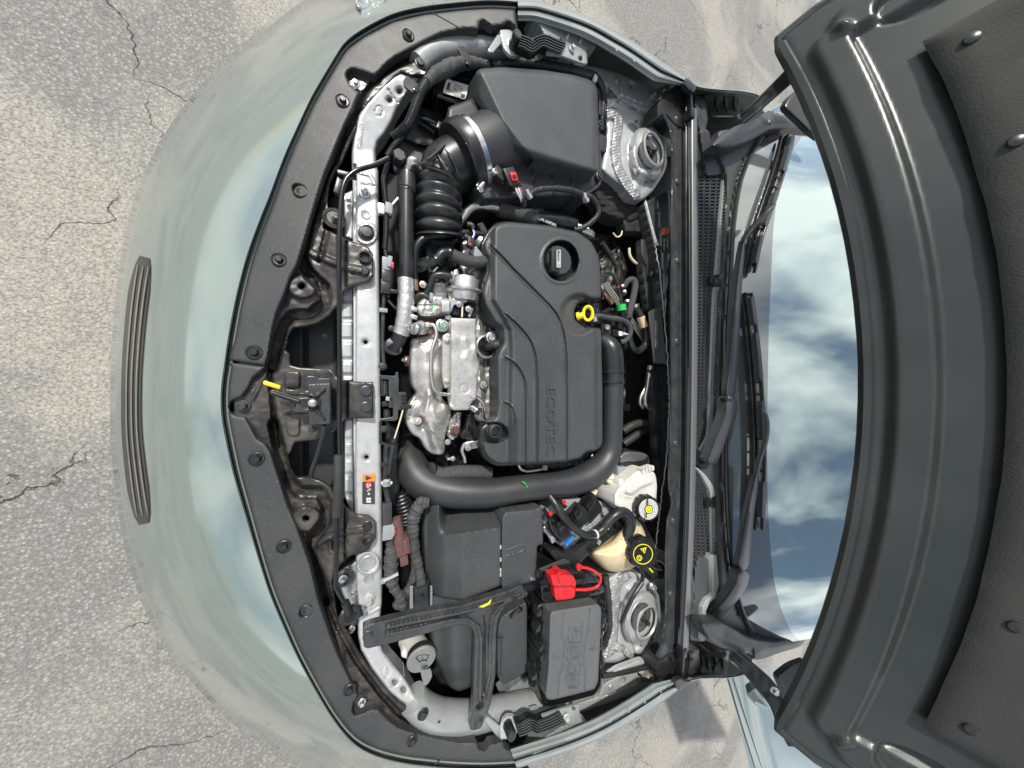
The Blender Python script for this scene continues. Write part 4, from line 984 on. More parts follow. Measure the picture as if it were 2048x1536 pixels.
# ================================================================ WIPERS
def wstrip(name, line, wd, lift, mat, parent, th=6, cell=2.0, edge=None, label=None):
    C = catmull(line, 5); o_ = [tuple(q) for q in offset(C, wd[0] / 2 if isinstance(wd, tuple) else wd / 2)]
    if isinstance(wd, tuple):
        n = len(C); L1, R1 = [], []
        for i, p in enumerate(C):
            t = np.array(C[min(i + 1, n - 1)]) - np.array(C[max(i - 1, 0)]); t = t[:2] / (np.linalg.norm(t[:2]) + 1e-9); w_ = wd[0] + (wd[1] - wd[0]) * i / (n - 1)
            L1.append((p[0] + t[1] * w_ / 2, p[1] - t[0] * w_ / 2)); R1.append((p[0] - t[1] * w_ / 2, p[1] + t[0] * w_ / 2))
    else: L1, R1 = [tuple(q) for q in offset(C, wd / 2)], [tuple(q) for q in offset(C, -wd / 2)]
    hy = sorted([(p[1], glass_h(p[0], p[1])) for p in C[::3] + [C[-1]]])
    hh = lambda X, Y: np.interp(Y, [a for a, _ in hy], [b_ for _, b_ in hy]) + lift
    return ribbon(name, line, wd, hh, mat, parent, th=th + 5, edge=.3, crown=(max(wd) if isinstance(wd, tuple) else wd) * .16 + .6, label=label)
m_arm = M('wiper_arm_black', (.050, .052, .055), .36, dirt=(20, (.075, .075, .078), .5))
def wiper(label, arm, arm_w, rodl, cap, pivot, blade, bend, spans):
    t = thing('windscreen_wiper', label, 'wiper', pivot[0], pivot[1], 50, 'windscreen wipers')
    wstrip('arm', arm, arm_w, 34, m_arm, t, 12)
    wstrip('arm_rod', rodl, 7, 36, m_arm, t, 4)
    wstrip('arm_head', cap, (27, 20), 40, m_arm, t, 22, edge=9)
    boxy('arm_joint', (*arm[0], 84), (20, 8, 14), m_gloss, 10, t, 2)
    # rubber blade and its steel spine
    wstrip('rubber_blade', blade, 5, 3, m_rubber, t, 4); wstrip('steel_spine', [(x + 5 * bend, y) for x, y in blade], 3.2, 9, m_pipe, t, 2)
    # slotted frame: two rails joined by cross ties
    C = resample(catmull(blade, 5), 60)
    for (a, b_) in spans:
        seg_ = [(C[k][0] + 13 * bend, C[k][1]) for k in range(int(a * 59), int(b_ * 59) + 1)]
        wstrip('frame_bow', seg_[::3] if len(seg_) > 8 else seg_, 9, 14, m_arm, t, 8)
    n = 16
    qs = []
    for k in range(n):
        x, y = C[int(k * 59 / n)][:2]; h = 0
        boxy('frame_tie', (x + 8 * bend, y + 3, glass_h(x, y) + 13), (20, 5, 5), m_black, 0, t, 1)
    wstrip('frame_rail', [(x + 15 * bend, y) for x, y in blade], 4, 11, m_black, t, 4); wstrip('frame_rail', [(x - 8 * bend, y) for x, y in blade], 4, 11, m_black, t, 4)
    return t
wiper('upper windscreen wiper with its pivot beside the middle of the cowl grille', [(1459, 800), (1466, 730), (1472, 650), (1478, 570), (1488, 480)], (23, 9), [(1489, 484), (1493, 474), (1510, 450), (1544, 416), (1550, 404)], [(1462, 793), (1460, 830), (1440, 880), (1428, 912), (1420, 926)], (1422, 920),
      [(1574, 270), (1562, 320), (1545, 375), (1526, 430), (1508, 485), (1496, 545)], 1, ((.0, .3), (.42, .7), (.74, .97)))
wiper('lower windscreen wiper with its pivot near the lower pillar trim', [(1484, 1140), (1492, 1090), (1500, 1030), (1508, 985), (1514, 950)], (26, 9), [(1514, 952), (1520, 925), (1533, 882), (1536, 850), (1532, 826)], [(1487, 1142), (1482, 1168), (1464, 1196), (1440, 1222), (1424, 1236)], (1428, 1232),
      [(1490, 585), (1500, 660), (1508, 740), (1513, 820), (1516, 900), (1515, 980), (1512, 1060)], 1, ((.03, .14), (.17, .4), (.46, .62), (.8, .95)))

# ================================================================ HOOD, raised
hood = thing('open_hood', 'dark underside of the raised hood beyond the windscreen', 'hood', 1566, 768, 215)
HX, HZ = .785, ZF + .212; HA = math.radians(64)
def hp(a, s, off=0): return Vector((HX + s * math.cos(HA) + off * math.sin(HA), a, HZ + s * math.sin(HA) - off * math.cos(HA)))
def hoodpanel(name, outline, off, mat, hf, cell=.008, thick=.0, edge=.012, drop=.006):
    xs = [p[0] for p in outline]; ys = [p[1] for p in outline]
    A, S_ = np.meshgrid(np.arange(min(xs) - cell, max(xs) + 2 * cell, cell), np.arange(min(ys) - cell, max(ys) + 2 * cell, cell))
    d, px, py = polydist(A, S_, outline); ins = inside(A, S_, outline)
    q = ins[:-1, :-1].astype(int) + ins[1:, :-1] + ins[:-1, 1:] + ins[1:, 1:]; keep = q > 0
    used = np.zeros(A.shape, bool); used[:-1, :-1] |= keep; used[1:, :-1] |= keep; used[:-1, 1:] |= keep; used[1:, 1:] |= keep
    A = np.where(used & ~ins, px, A); S_ = np.where(used & ~ins, py, S_); d = np.where(ins, d, 0)
    idx = -np.ones(A.shape, int); idx[used] = np.arange(used.sum()); a, s, dd = A[used], S_[used], d[used]
    o_ = off + np.clip(1 - dd / edge, 0, 1) ** 2 * drop - hf(a, s, dd)
    V = np.stack([HX + s * math.cos(HA) + o_ * math.sin(HA), a, HZ + s * math.sin(HA) - o_ * math.cos(HA)], 1)
    jj, ii = np.nonzero(keep); Fc = np.stack([idx[jj, ii], idx[jj + 1, ii], idx[jj + 1, ii + 1], idx[jj, ii + 1]], 1)[:, ::-1].tolist()
    return put(name, V, Fc, mat, hood, sharp=None)
arc = [(a, .02 + .12 * (1 - (a / .74) ** 2)) for a in np.linspace(.74, -.74, 24)]
ho = fillet([(.775, .07), (.755, .015)] + arc + [(-.755, .015), (-.775, .07), (-.80, .4), (-.70, .95), (0, 1.02), (.70, .95), (.80, .4)], .02, 3)
ho = [tuple(p) for p in ho]
m_hin = M('shaded_hood_paint', (.032, .037, .035), .3, .3, dirt=(8, (.05, .055, .052), .5))  # body paint darkened to near black, underside's shade put into the colour
beadl = [(a, .07 + .12 * (1 - (a / .74) ** 2)) for a in np.linspace(.68, -.68, 24)]
hoodpanel('inner_panel', ho, 0, m_hin, lambda a, s, d: ridge(a, s, beadl, .05, .014, soft=.015) + ridge(a, s, [(.71, .12), (.74, .4), (.66, .85)], .06, .014, soft=.015) + ridge(a, s, [(-.71, .12), (-.74, .4), (-.66, .85)], .06, .014, soft=.015)
          - mesa(a, s, circ(-.70, .20, .035, .055), .02, .01) - mesa(a, s, circ(.70, .20, .035, .055), .02, .01), cell=.005)
hoodpanel('outer_panel', ho, .022, m_paint, lambda a, s, d: 0 * a, cell=.03)
ins_ = [(a, .155 + .12 * (1 - (a / .74) ** 2)) for a in np.linspace(.60, -.60, 20)] + [(-.64, .4), (-.55, .85), (.55, .85), (.64, .4)]
hoodpanel('insulation_liner', ins_, -.018, M('grey_hood_liner', (.03, .03, .03), .9, bump=[(300, .5, .002)]), lambda a, s, d: .006 * smooth01(d / .03) + .0015 * np.sin(a * 22) * np.sin(s * 22) + .001 * nz2(a, s, .12, 4) - ridge(a, s, [(-.5, .3), (0, .42), (.5, .3)], .02, .005, soft=.008) - ridge(a, s, [(-.5, .6), (.5, .6)], .02, .005, soft=.008), cell=.008)
for a in np.linspace(-.56, .56, 7):
    for s in (.30 - .12 * (a / .74) ** 2, .62):
        q = hp(a, s, -.022); me_ = lathe('push_clip', (1024, 768, 0), [(9, 0), (8, 2), (4, 3.5), (.1, 3.6)], m_black, ax=(-math.sin(HA), 0, math.cos(HA)), seg=16); me_.location = q; attach(me_, hood)
hx_, hf_ = sweep([hp(p[0], p[1], .01) for p in ho] + [hp(ho[0][0], ho[0][1], .01)], [.012] * (len(ho) + 1), 8); put('folded_rim', hx_, hf_, m_hin, hood)

def hinge(label, pts, bolts, base):
    t = thing('hood_hinge_assembly', label, 'hinge assembly', *base, 'hood hinges')
    Q = catmull(pts, 6)
    for off, hh, mt in ((0, 0, m_hin), ):
        V = []; Fc = []; n = len(Q)
        P = [W(q[0], q[1], q[2]) for q in Q]
        for i in range(n):
            tt_ = (P[min(i + 1, n - 1)] - P[max(i - 1, 0)]).normalized(); view = (P[i] - Vector((0, 0, ZF + DC))).normalized()
            sd_ = tt_.cross(view).normalized(); wv = Q[i][3] * SK(Q[i][0], Q[i][1], Q[i][2]) / 2; nn = -view
            for (a, b_) in ((-1, -.006), (-1, .004), (-.8, .009), (-.45, .005), (.45, .005), (.8, .009), (1, .004), (1, -.006)):
                V.append(P[i] + sd_ * wv * a + nn * b_)
        for i in range(n - 1):
            for k in range(8): k2 = (k + 1) % 8; Fc.append([i * 8 + k, i * 8 + k2, (i + 1) * 8 + k2, (i + 1) * 8 + k])
        Fc += [list(range(8)), [(n - 1) * 8 + k for k in range(8)][::-1]]
        put('hinge_arm', V, Fc, mt, t, sharp=25)
    for b_ in bolts: bolt(b_[0], b_[1], b_[2], 7.5, 'hex', m_zinc, t, ax=(-.7, .0, .7))
    return t
hu_ = hinge('upper hood hinge arm rising from the fender pocket to the hood corner', [(1484, 238, 40, 20), (1510, 216, 70, 22), (1545, 184, 105, 25), (1580, 150, 150, 28), (1618, 108, 190, 30)], [(1589, 164, 150)], (1490, 235, 30))
hl_ = hinge('lower hood hinge arm rising from the fender pocket to the hood corner', [(1464, 1306, 40, 18), (1482, 1322, 60, 24), (1508, 1348, 90, 32), (1536, 1378, 115, 36), (1556, 1412, 140, 28), (1574, 1450, 165, 34), (1594, 1494, 185, 30)], [(1549, 1381, 135), (1584, 1457, 185)], (1466, 1306, 30))
relief('hinge_flange', fillet([(1552, 1352), (1580, 1330), (1612, 1318), (1624, 1420), (1600, 1440), (1572, 1400)], 8), m_hin, lambda X, Y: 105 + (X - 1540) * .7, cell=3, parent=hl_, skirt=10, edge=5)
relief('hinge_flange', fillet([(1566, 214), (1574, 196), (1598, 176), (1630, 160), (1640, 280), (1616, 262), (1600, 246)], 7), m_hin, lambda X, Y: 105 + (X - 1560) * .7, cell=3, parent=hu_, skirt=10, edge=5)
# ================================================================ OPEN DOOR AND MIRROR (car's side, bottom right)
dr = []
for (xa, ya, ha, xb, yb, hb_) in ((1450, 1345, -330, 1512, 1580, -330), (1457, 1345, -322, 1522, 1570, -322), (1466, 1345, -312, 1532, 1570, -312), (1470, 1345, -304, 1537, 1570, -304), (1500, 1340, -280, 1570, 1570, -280), (1540, 1335, -240, 1620, 1570, -240), (1580, 1330, -180, 1670, 1570, -180)):
    dr.append([(xa + (xb - xa) * t, ya + (yb - ya) * t, ha + (hb_ - ha) * t) for t in np.linspace(0, 1, 14)])
loft('front_door', dr, m_paint, car, 'open front door, pale reflections of the sky'); tube('door_trim_line', [(1457, 1352, -318), (1490, 1465, -318), (1521, 1564, -318)], 1.6, m_strip, car, seg=6); tube('door_trim_line', [(1467, 1352, -306), (1500, 1458, -306), (1534, 1564, -306)], 1.2, m_strip, car, seg=6)
mir = lathe('door_mirror', (1520, 1384, 30), [(3, -16), (20, -12), (26, 0), (22, 12), (8, 20), (.5, 22)], m_paint, ax=(-.4, -.5, 1), parent=car, seg=24, label='rounded door mirror housing')
# pillar and side glass glimpsed behind the upper hinge
relief('wing_top', fillet([(1535, 222), (1560, 206), (1600, 206), (1606, 238), (1575, 236)], 4), m_paint, 40, cell=4, parent=car, skirt=40, edge=5)
# ================================================================ STRUT TOWERS
def strut(label, outline, c, seals, bolts, holes, sgn, extra):
    t = thing('strut_tower', label, 'strut tower', c[0] - 40, c[1], -60, 'strut towers')
    hb = lambda X, Y: -62 + 0 * X
    def hf(X, Y, d):
        z = mesa(X, Y, circ(c[0] - 4, c[1], 34, 50), 22, 16) + nz2(X, Y, 90, 7) * 1.5
        for (p, w_, hh) in extra: z += ridge(X, Y, p, w_, hh, soft=w_ * .6)
        return z
    relief('tower_shell', fillet(outline, 8), m_silver, hb, hf=hf, cell=2.2, parent=t, skirt=120, edge=12, drop=14)
    for s_ in seals:
        C = catmull(s_, 5); n = len(C)
        relief('foil_sealer_band', [tuple(q) for q in offset(C, 9)] + [tuple(q) for q in offset(C, -9)][::-1],
               m_ribfoil, lambda X, Y: -56 + 0 * X, hf=lambda X, Y, d: nz2(X, Y, 16, 3) * 1.2 + np.sin(Y * 1.0 + X * .3) * .8, cell=1.6, parent=t, skirt=4, edge=3)
    ax = (.02, .0, 1)
    x, y = c
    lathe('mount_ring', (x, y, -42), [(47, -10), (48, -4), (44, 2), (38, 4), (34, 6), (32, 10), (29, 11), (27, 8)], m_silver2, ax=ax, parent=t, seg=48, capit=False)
    lathe('mount_plate', (x + 1, y, -24), [(27, -6), (27, -3), (22, -2), (15, -3), (14, -14)], M('worn_mount_steel', (.14, .13, .125), .42, .7, dirt=(60, (.12, .10, .09), .6)), ax=ax, parent=t, seg=40, capit=False)
    lathe('mount_well', (x, y, -40), [(16, -8), (16, -2)], m_void, ax=ax, parent=t, seg=24)
    lathe('strut_nut', (x + 2, y + 2, -36), [(7, -4), (7, 3), (4.5, 4), (4.5, 11), (3, 12), (.1, 12)], m_black, ax=ax, parent=t, seg=6 * 4)
    for b_ in bolts: bolt(b_[0], b_[1], b_[2], b_[3], 'hex', m_zinc, t, ax=ax)
    for h_ in holes: lathe('drain_hole', (h_[0], h_[1], h_[2]), [(2.6, -.5), (2.6, .3)], m_void, parent=t, seg=10)
    return t
strut('silver strut tower beside the air filter box with a foil sealer band',
      [(1204, 205), (1222, 196), (1240, 200), (1262, 214), (1300, 236), (1316, 246), (1320, 262), (1332, 280), (1334, 330), (1326, 350), (1304, 384), (1284, 402), (1262, 400), (1240, 372), (1214, 352), (1200, 340), (1208, 300), (1212, 262)],
      (1300, 305), [[(1214, 228), (1232, 228), (1238, 244), (1232, 290), (1236, 330), (1252, 364), (1276, 394)], [(1214, 206), (1234, 206)]],
      [(1269, 296, -52, 8), (1272, 341, -52, 8)], [(1273, 243, -54), (1308, 250, -54), (1292, 364, -54)], 1, [([(1262, 252), (1292, 280)], 10, -10), ([(1300, 250), (1300, 270)], 12, 10), ([(1286, 345), (1272, 376)], 14, 8)])
strut('silver strut tower below the coolant tank with a foil sealer band',
      [(1206, 1160), (1240, 1140), (1276, 1144), (1298, 1160), (1318, 1190), (1322, 1240), (1312, 1270), (1306, 1300), (1290, 1312), (1268, 1306), (1236, 1326), (1206, 1326), (1200, 1300), (1204, 1240), (1200, 1190)],
      (1286, 1238), [[(1258, 1148), (1236, 1170), (1230, 1210), (1228, 1260), (1222, 1300), (1206, 1312)]],
      [(1304, 1172, -46, 8), (1256, 1250, -50, 8), (1262, 1272, -50, 7)], [(1257, 1222, -52), (1283, 1290, -52), (1304, 1278, -52)], -1, [([(1240, 1210), (1248, 1260), (1262, 1300)], 12, -8), ([(1290, 1290), (1276, 1306)], 12, 8), ([(1262, 1180), (1286, 1160)], 14, 8)])
t_ = thing('tower_hose', 'taped black harness running down beside the lower strut tower', 'harness', 1216, 1220, -60)
tube('taped_harness', [(1210, 1150, -60), (1214, 1180, -52), (1218, 1230, -52), (1216, 1262, -56), (1206, 1290, -70)], 7, m_dtape, t_, wob=.1)
tube('vent_line', [(1284, 1165, -30), (1268, 1190, -30), (1252, 1222, -34), (1242, 1246, -40)], 4, m_rubber, t_)
tube('vent_line', [(1340, 1322, -20), (1300, 1332, -32), (1250, 1344, -40), (1204, 1352, -50)], 4, m_rubber, t_)
boxy('foil_plug', (1245, 1300, -44), (18, 12, 10), m_foil, 30, t_, 3); boxy('foil_plug', (1262, 1312, -44), (20, 10, 10), m_foil, 40, t_, 3)
relief('insulation_wing', [(1196, 345), (1222, 356), (1246, 378), (1262, 402), (1284, 418), (1276, 436), (1262, 442), (1230, 438), (1204, 424), (1192, 390)], m_felt, -95, hf=lambda X, Y, d: nz2(X, Y, 22, 2) * 4, cell=3, skirt=40, edge=6, parent=fw)

# ================================================================ AIR FILTER BOX
ab = thing('air_filter_box', 'large grey-black air filter box with angled lid and wide round outlet', 'air filter box', 1080, 250, -150)
def abh(X, Y, d):
    z = 0 * X
    dd_, qx_, qy_ = polydist(X, Y, [(955, 130), (1008, 243), (1056, 304)], False)
    left = (X - qx_) * .88 - (Y - qy_) * .47 < 0
    z -= np.where(left, np.minimum(dd_ * .9, 55), 0)
    s = (Y - (302 + (X - 1056) * .31)) / 10.
    z -= 10 * smooth01(s * .5 + .3)
    return z
relief('lid', fillet([(951, 146), (958, 138), (1000, 134), (1085, 140), (1148, 150), (1182, 160), (1195, 176), (1197, 250), (1196, 340), (1189, 348), (1150, 342), (1056, 318), (1020, 300), (990, 260), (962, 222), (948, 196)], 9), m_cover, -14, hf=abh, cell=3, parent=ab, skirt=34, edge=14, drop=13, flare=6)
relief('lower_housing', fillet([(958, 260), (1000, 240), (1196, 170), (1204, 340), (1203, 368), (1185, 380), (1180, 396), (1118, 392), (1050, 396), (968, 400), (952, 380)], 6), m_cover2, -60, hf=lambda X, Y, d: sum(ridge(X, Y, [(q, 340), (q + 6, 395)], 2.5, 5) for q in (1066, 1104, 1142)), cell=3, parent=ab, skirt=120, edge=8, flare=4)
relief('inlet_box', fillet([(896, 214), (930, 202), (945, 196), (966, 226), (990, 255), (920, 262), (893, 250)], 6), m_cover2, -52, cell=3, parent=ab, skirt=70, edge=8)
for (x, y, h) in ((1200, 247, -50), (1200, 352, -50)): lathe('screw_boss', (x, y, h), [(9, -20), (9, 0), (7, 1), (6, -1)], m_cover2, parent=ab, seg=18); bolt(x, y, h, 5, 'torx', m_blacksteel, ab, 'screw')
tube('outlet_neck', [(1050, 270, -130, 44), (1024, 282, -104, 56), (1000, 292, -86, 60), (965, 308, -82, 60), (944, 317, -84, 60)], 60, m_cover2, ab, seg=48, spline=False)
boxy('locating_tab', (942, 262, -28), (10, 8, 8), m_black, 25, ab, 1); boxy('locating_tab', (950, 270, -28), (8, 6, 8), m_black, 25, ab, 1)
boxy('inlet_snorkel', (1206, 285, -64), (26, 34, 30), m_cover2, 0, ab, 4); boxy('inlet_clip', (1202, 215, -40), (10, 30, 20), m_black, 4, ab, 2)
# clamp
hc = thing('hose_clamp', 'bright steel band clamp around the rubber intake hose', 'clamp', 938, 320, -120)
def ringband(name, c, c2, r, mat, parent, th=1.0):
    return tube(name, [(c[0], c[1], c[2], r), (c2[0], c2[1], c2[2], r)], r, mat, parent, seg=64, spline=False)
ringband('band', (944, 317, -84), (933, 322, -85.5), 66, m_band, hc)
boxy('band_slot', (936, 288, -19), (9, 6, 3), m_black, 20, hc, 1)
tube('screw_housing', [(954, 383, -55), (966, 368, -55)], 6.5, m_band, hc, seg=14, spline=False); bolt(962, 378, -44, 6, 'hex', m_zinc, hc, 'screw', ax=(.1, -.6, .8))
boxy('band_end', (958, 366, -52), (7, 16, 6), m_band, 20, hc, 1)
# rubber intake hose with bellows
ih = thing('intake_hose', 'black rubber intake hose with deep bellows folds below the steel clamp', 'hose', 880, 400, -150)
tube('cuff', [(946, 316, -84, 62), (936, 320.5, -85, 62), (935, 321, -85, 67.5), (920, 327, -87, 67.5), (916, 329, -88, 64), (914, 330, -88, 56)], 60, m_rubber, ih, seg=56, spline=False)
tube('elbow', [(922, 326, -88, 48), (905, 334, -90, 48), (890, 344, -92, 47), (882, 356, -94, 43), (879, 366, -95, 42)], 47, m_rubber, ih, seg=40)
tube('bellows', [(880, 346, -96), (878, 375, -97), (877, 410, -98), (878, 445, -100), (880, 474, -108)], 47, m_rubber, ih, seg=48, rib=(20.5, 10, 1), sharp=80)
tube('lower_duct', [(880, 468, -108, 34), (880, 490, -125, 30), (880, 520, -140, 27), (880, 560, -150, 25)], 30, m_rubber, ih, seg=24)
for pts in ([(856, 320, -48), (880, 300, -44), (894, 288, -48)], [(872, 298, -52), (880, 318, -44), (896, 342, -42)], [(856, 335, -52), (880, 342, -44), (900, 350, -44)], [(890, 300, -46), (905, 320, -40), (916, 348, -46)]):
    tube('elbow_rib', pts, 3, m_rubber, ih, seg=8)

# airflow sensor plug
mf = thing('airflow_sensor_plug', 'black sensor plug with a red locking tab and thin coloured wires', 'connector', 1020, 352, -50)
boxy('sensor_body', (1000, 345, -36), (26, 20, 18), m_black, 28, mf, 2); lathe('sensor_screw', (990, 344, -30), [(6, -4), (6, 3), (4, 4), (4, 1), (.1, 1)], m_zinc, parent=mf, seg=18)
boxy('plug_shell', (1024, 352, -28), (34, 26, 18), m_black, 62, mf, 2.5); boxy('plug_collar', (1032, 368, -32), (12, 26, 16), m_gloss, 66, mf, 2)
boxy('locking_tab', (1029, 352, -22), (16, 14, 8), m_red, 70, mf, 1.5); boxy('tab_slot', (1029, 352, -20), (6, 8, 4), m_black, 70, mf, .6)
for k, m_ in enumerate((m_wwhite, m_wyel, m_wblue, m_wwhite, m_wyel, m_wred, m_wblue)):
    tube('wire', [(1028 + k * 2.0, 370 + k * .3, -34), (1034 + k * 1.6, 384, -36), (1041 + k * .6, 398, -42), (1044, 406, -50)], 1.1, m_, mf, seg=6)
tube('wire_sleeve', [(1043, 394, -42, 5), (1046, 402, -50, 7), (1048, 412, -58, 6)], 6, m_dtape, mf)

# harness along the airbox and its clips
hs = thing('airbox_harness', 'dark taped wiring harness sagging along the lower edge of the air filter box', 'wiring harness', 1110, 385, -60)
tube('taped_harness', [(1056, 394, -46), (1070, 382, -44), (1100, 377, -42), (1140, 380, -42), (1166, 390, -42), (1184, 396, -46), (1196, 415, -54), (1194, 432, -60), (1178, 448, -70), (1160, 458, -78), (1148, 460, -84)], 5.2, m_dtape, hs, wob=.08)
tube('taped_harness', [(1166, 390, -44), (1180, 384, -44), (1196, 372, -50), (1200, 362, -56)], 3, m_dtape, hs)
for (x, y, r) in ((1058, 386, 60), (1172, 393, 70)): boxy('cable_tie', (x, y, -34), (16, 7, 8), m_greyplug, r, hs, 1.5); boxy('tie_lock', (x + 4, y + 6, -30), (8, 7, 6), m_greyplug, r, hs, 1)
hu = thing('upper_harness', 'taped harness arcing above the air filter box to a ribbed conduit', 'wiring harness', 900, 130, -70)
tube('taped_harness', [(976, 132, -66, 7), (950, 126, -62, 9), (920, 128, -56, 11), (890, 140, -54, 13), (868, 152, -54, 11), (852, 168, -54, 9)], 11, m_tape, hu, wob=.12, seg=18)
tube('ribbed_conduit', [(853, 166, -52), (843, 182, -50), (834, 205, -50), (826, 228, -52), (816, 250, -56), (800, 266, -64), (786, 276, -72)], 9.5, m_black, hu, rib=(4.6, 2.4), seg=18, sharp=80)
tube('ribbed_conduit', [(806, 272, -66), (794, 286, -70), (784, 300, -74), (776, 312, -76)], 6.5, m_black, hu, rib=(4.2, 2), seg=16, sharp=80)
tube('taped_harness', [(985, 132, -66, 6), (1030, 126, -62, 7), (1070, 128, -58, 7.5), (1110, 134, -56, 8), (1150, 143, -56, 8), (1184, 152, -56, 7), (1200, 166, -58, 6), (1206, 190, -60, 5), (1204, 225, -64, 5), (1202, 262, -76, 5)], 7, m_dtape, hu, wob=.12)
slab('harness_clip', fillet([(915, 95), (924, 91), (931, 93), (940, 116), (936, 122), (928, 120)], 3), m_black, -46, 4, hu)
boxy('cable_tie', (938, 122, -40), (8, 15, 8), m_gloss, 10, hu, 1.5)
slab('harness_clip', fillet([(806, 160), (814, 150), (842, 172), (832, 190), (808, 172)], 4), m_blacksteel, -56, 4, hu)
boxy('cable_tie', (833, 178, -40), (9, 12, 8), m_gloss, 30, hu, 1.5); boxy('cable_tie', (1192, 154, -46), (8, 11, 6), m_lwhite, 10, hu, 1)
slab('clip_plate', fillet([(1048, 106), (1066, 108), (1066, 124), (1050, 124)], 3), m_black, -52, 4, hu)
lathe('bonding_nut', (1074, 116, -56), [(9, -3), (8, 2), (4, 3), (4, 6), (.1, 6)], m_foil, parent=hu, seg=12)

# control module with paper label
md = thing('control_module', 'black control module with a white printed label in the corner by the filter box', 'module', 905, 180, -150)
relief('module_case', fillet([(880, 150), (952, 160), (950, 205), (920, 212), (872, 196), (868, 170)], 6), m_gloss, -112, cell=3, parent=md, skirt=60, edge=4)
slab('paper_label', fillet(rrect(912, 178, 47, 29, 17), 4), m_lwhite, -108, 1.2, md, bev=.2, label='white printed paper label')
text('84606108', 910, 193 - 6, -106, 5.5, 197, m_lblack, md, ext=.2); text('23081', 914, 181, -106, 5.5, 197, m_lblack, md, ext=.2); text('E1.1A', 916, 174.5, -106, 4.5, 197, m_lblack, md, ext=.2); text('Made in USA', 915, 169, -106, 3.2, 197, m_lblack, md, ext=.2)
slab('label_block', rrect(897, 172, 6, 14, 17), m_lblack, -106.5, .8, md, bev=.1); slab('label_block', rrect(926, 191, 8, 6, 17), m_lblack, -106.5, .8, md, bev=.1)
# dark plates beneath
dp = thing('front_air_duct', 'dark plastic air duct plates beneath the ribbed conduit', 'air duct', 850, 260, -200)
relief('duct_plate', fillet([(836, 214), (880, 222), (892, 250), (872, 262), (872, 296), (832, 288), (808, 276)], 5), m_black, -148, cell=3, parent=dp, skirt=30, edge=4)
relief('duct_plate', fillet([(800, 280), (850, 278), (870, 300), (866, 340), (840, 352), (800, 336), (790, 300)], 6), m_cover2, -160, cell=3, parent=dp, skirt=30, edge=6)
boxy('duct_clip', (858, 240, -128), (36, 12, 10), m_gloss, 14, dp, 2); boxy('duct_clip', (880, 250, -126), (10, 16, 10), m_black, 14, dp, 2)

# ================================================================ HOSES ALONG THE BEAM
uh = thing('radiator_hose', 'black radiator hose beside the silver beam with torn foil sleeve at its end', 'hose', 812, 520, -150)
tube('aluminium_pipe', [(836, 352, -95), (838, 336, -78), (830, 324, -66), (822, 324, -66), (817, 336, -76), (815, 352, -84)], 9, m_pipe, uh, seg=20)
tube('hose', [(815, 344, -84, 13), (815, 350, -84, 15.5), (815, 378, -86, 16.5), (814, 383, -86, 15.5), (813, 388, -86, 14), (813, 480, -90, 14), (812, 580, -96, 14), (808, 640, -102, 14), (800, 672, -112, 14), (787, 698, -128, 14)], 14, m_rubber, uh, seg=28)
tube('foil_sleeve', [(812, 558, -94, 15.6), (812, 600, -97, 16), (810, 630, -100, 16), (806, 655, -106, 16), (802, 668, -110, 15.6)], 16, m_foil, uh, seg=32, wob=.03, label='torn silver foil sleeve')
tube('sleeve_edge', [(797 + k * 3.2, 560 + (k % 2) * 4 - 4, -84 - abs(k - 5) * 1.6) for k in range(10)], 1.2, m_cream, uh, seg=6, sub=2)
lathe('end_collar', (786, 694, -124), [(15, -10), (18, 0), (17, 5), (13, 6)], m_greyplug, ax=(-.3, -.7, .6), parent=uh, seg=28)
vc = thing('service_valve_cap', 'black hexagonal service valve cap on a short metal stem by the beam', 'valve cap', 797, 330, -100)
lathe('valve_stem', (797, 335, -95), [(9, -8), (10, 0), (8, 4), (8, 10)], m_pipe, parent=vc, seg=20)
lathe('hexagonal_cap', (797, 326, -84), [(11, 0), (12.5, 1), (12.5, 22), (11, 24), (.1, 24)], m_black, parent=vc, seg=6); lathe('cap_hole', (797, 318, -56), [(2, 0), (2, .6)], m_void, parent=vc, seg=10)
bh = thing('beam_harness', 'thin ribbed conduit with pale grey plug running along the silver beam', 'wiring harness', 772, 450, -110)
tube('ribbed_conduit', [(780, 312, -82), (774, 335, -84), (768, 360, -86), (771, 395, -86), (773, 430, -86), (772, 465, -86), (770, 498, -88)], 5.4, m_black, bh, rib=(3.6, 1.6), seg=16, sharp=80)
tube('taped_lead', [(770, 496, -88), (771, 506, -88), (774, 516, -88)], 3, m_dtape, bh)
boxy('conduit_bracket', (770, 418, -84), (26, 22, 12), m_zinc, 0, bh, 3); boxy('conduit_clip', (778, 415, -78), (14, 22, 8), m_greyplug, 4, bh, 2)
tube('bracket_strut', [(784, 412, -90), (796, 398, -90)], 4, m_pipe, bh, seg=10)
boxy('grey_plug', (772, 526, -78), (14, 26, 12), m_greyplug, 0, bh, 2); boxy('grey_plug', (780, 522, -74), (8, 22, 8), m_greyplug, 6, bh, 1.5); boxy('red_tab', (786, 530, -72), (3, 12, 5), m_red, 0, bh, .6)
boxy('plug_socket', (772, 550, -80), (15, 24, 12), m_blacksteel, 0, bh, 2); boxy('plug_socket', (772, 572, -82), (18, 30, 14), m_black, 0, bh, 3); boxy('socket_foot', (786, 582, -88), (20, 8, 10), m_black, 0, bh, 2)
tube('lead', [(768, 590, -92), (766, 640, -96), (765, 690, -98), (768, 730, -98)], 3.5, m_dtape, bh); boxy('cable_tie', (767, 620, -86), (15, 8, 6), m_greyplug, 0, bh, 1)
tube('braided_lead', [(776, 600, -95), (786, 612, -100), (796, 622, -108), (806, 640, -112)], 2.6, m_braid, bh)
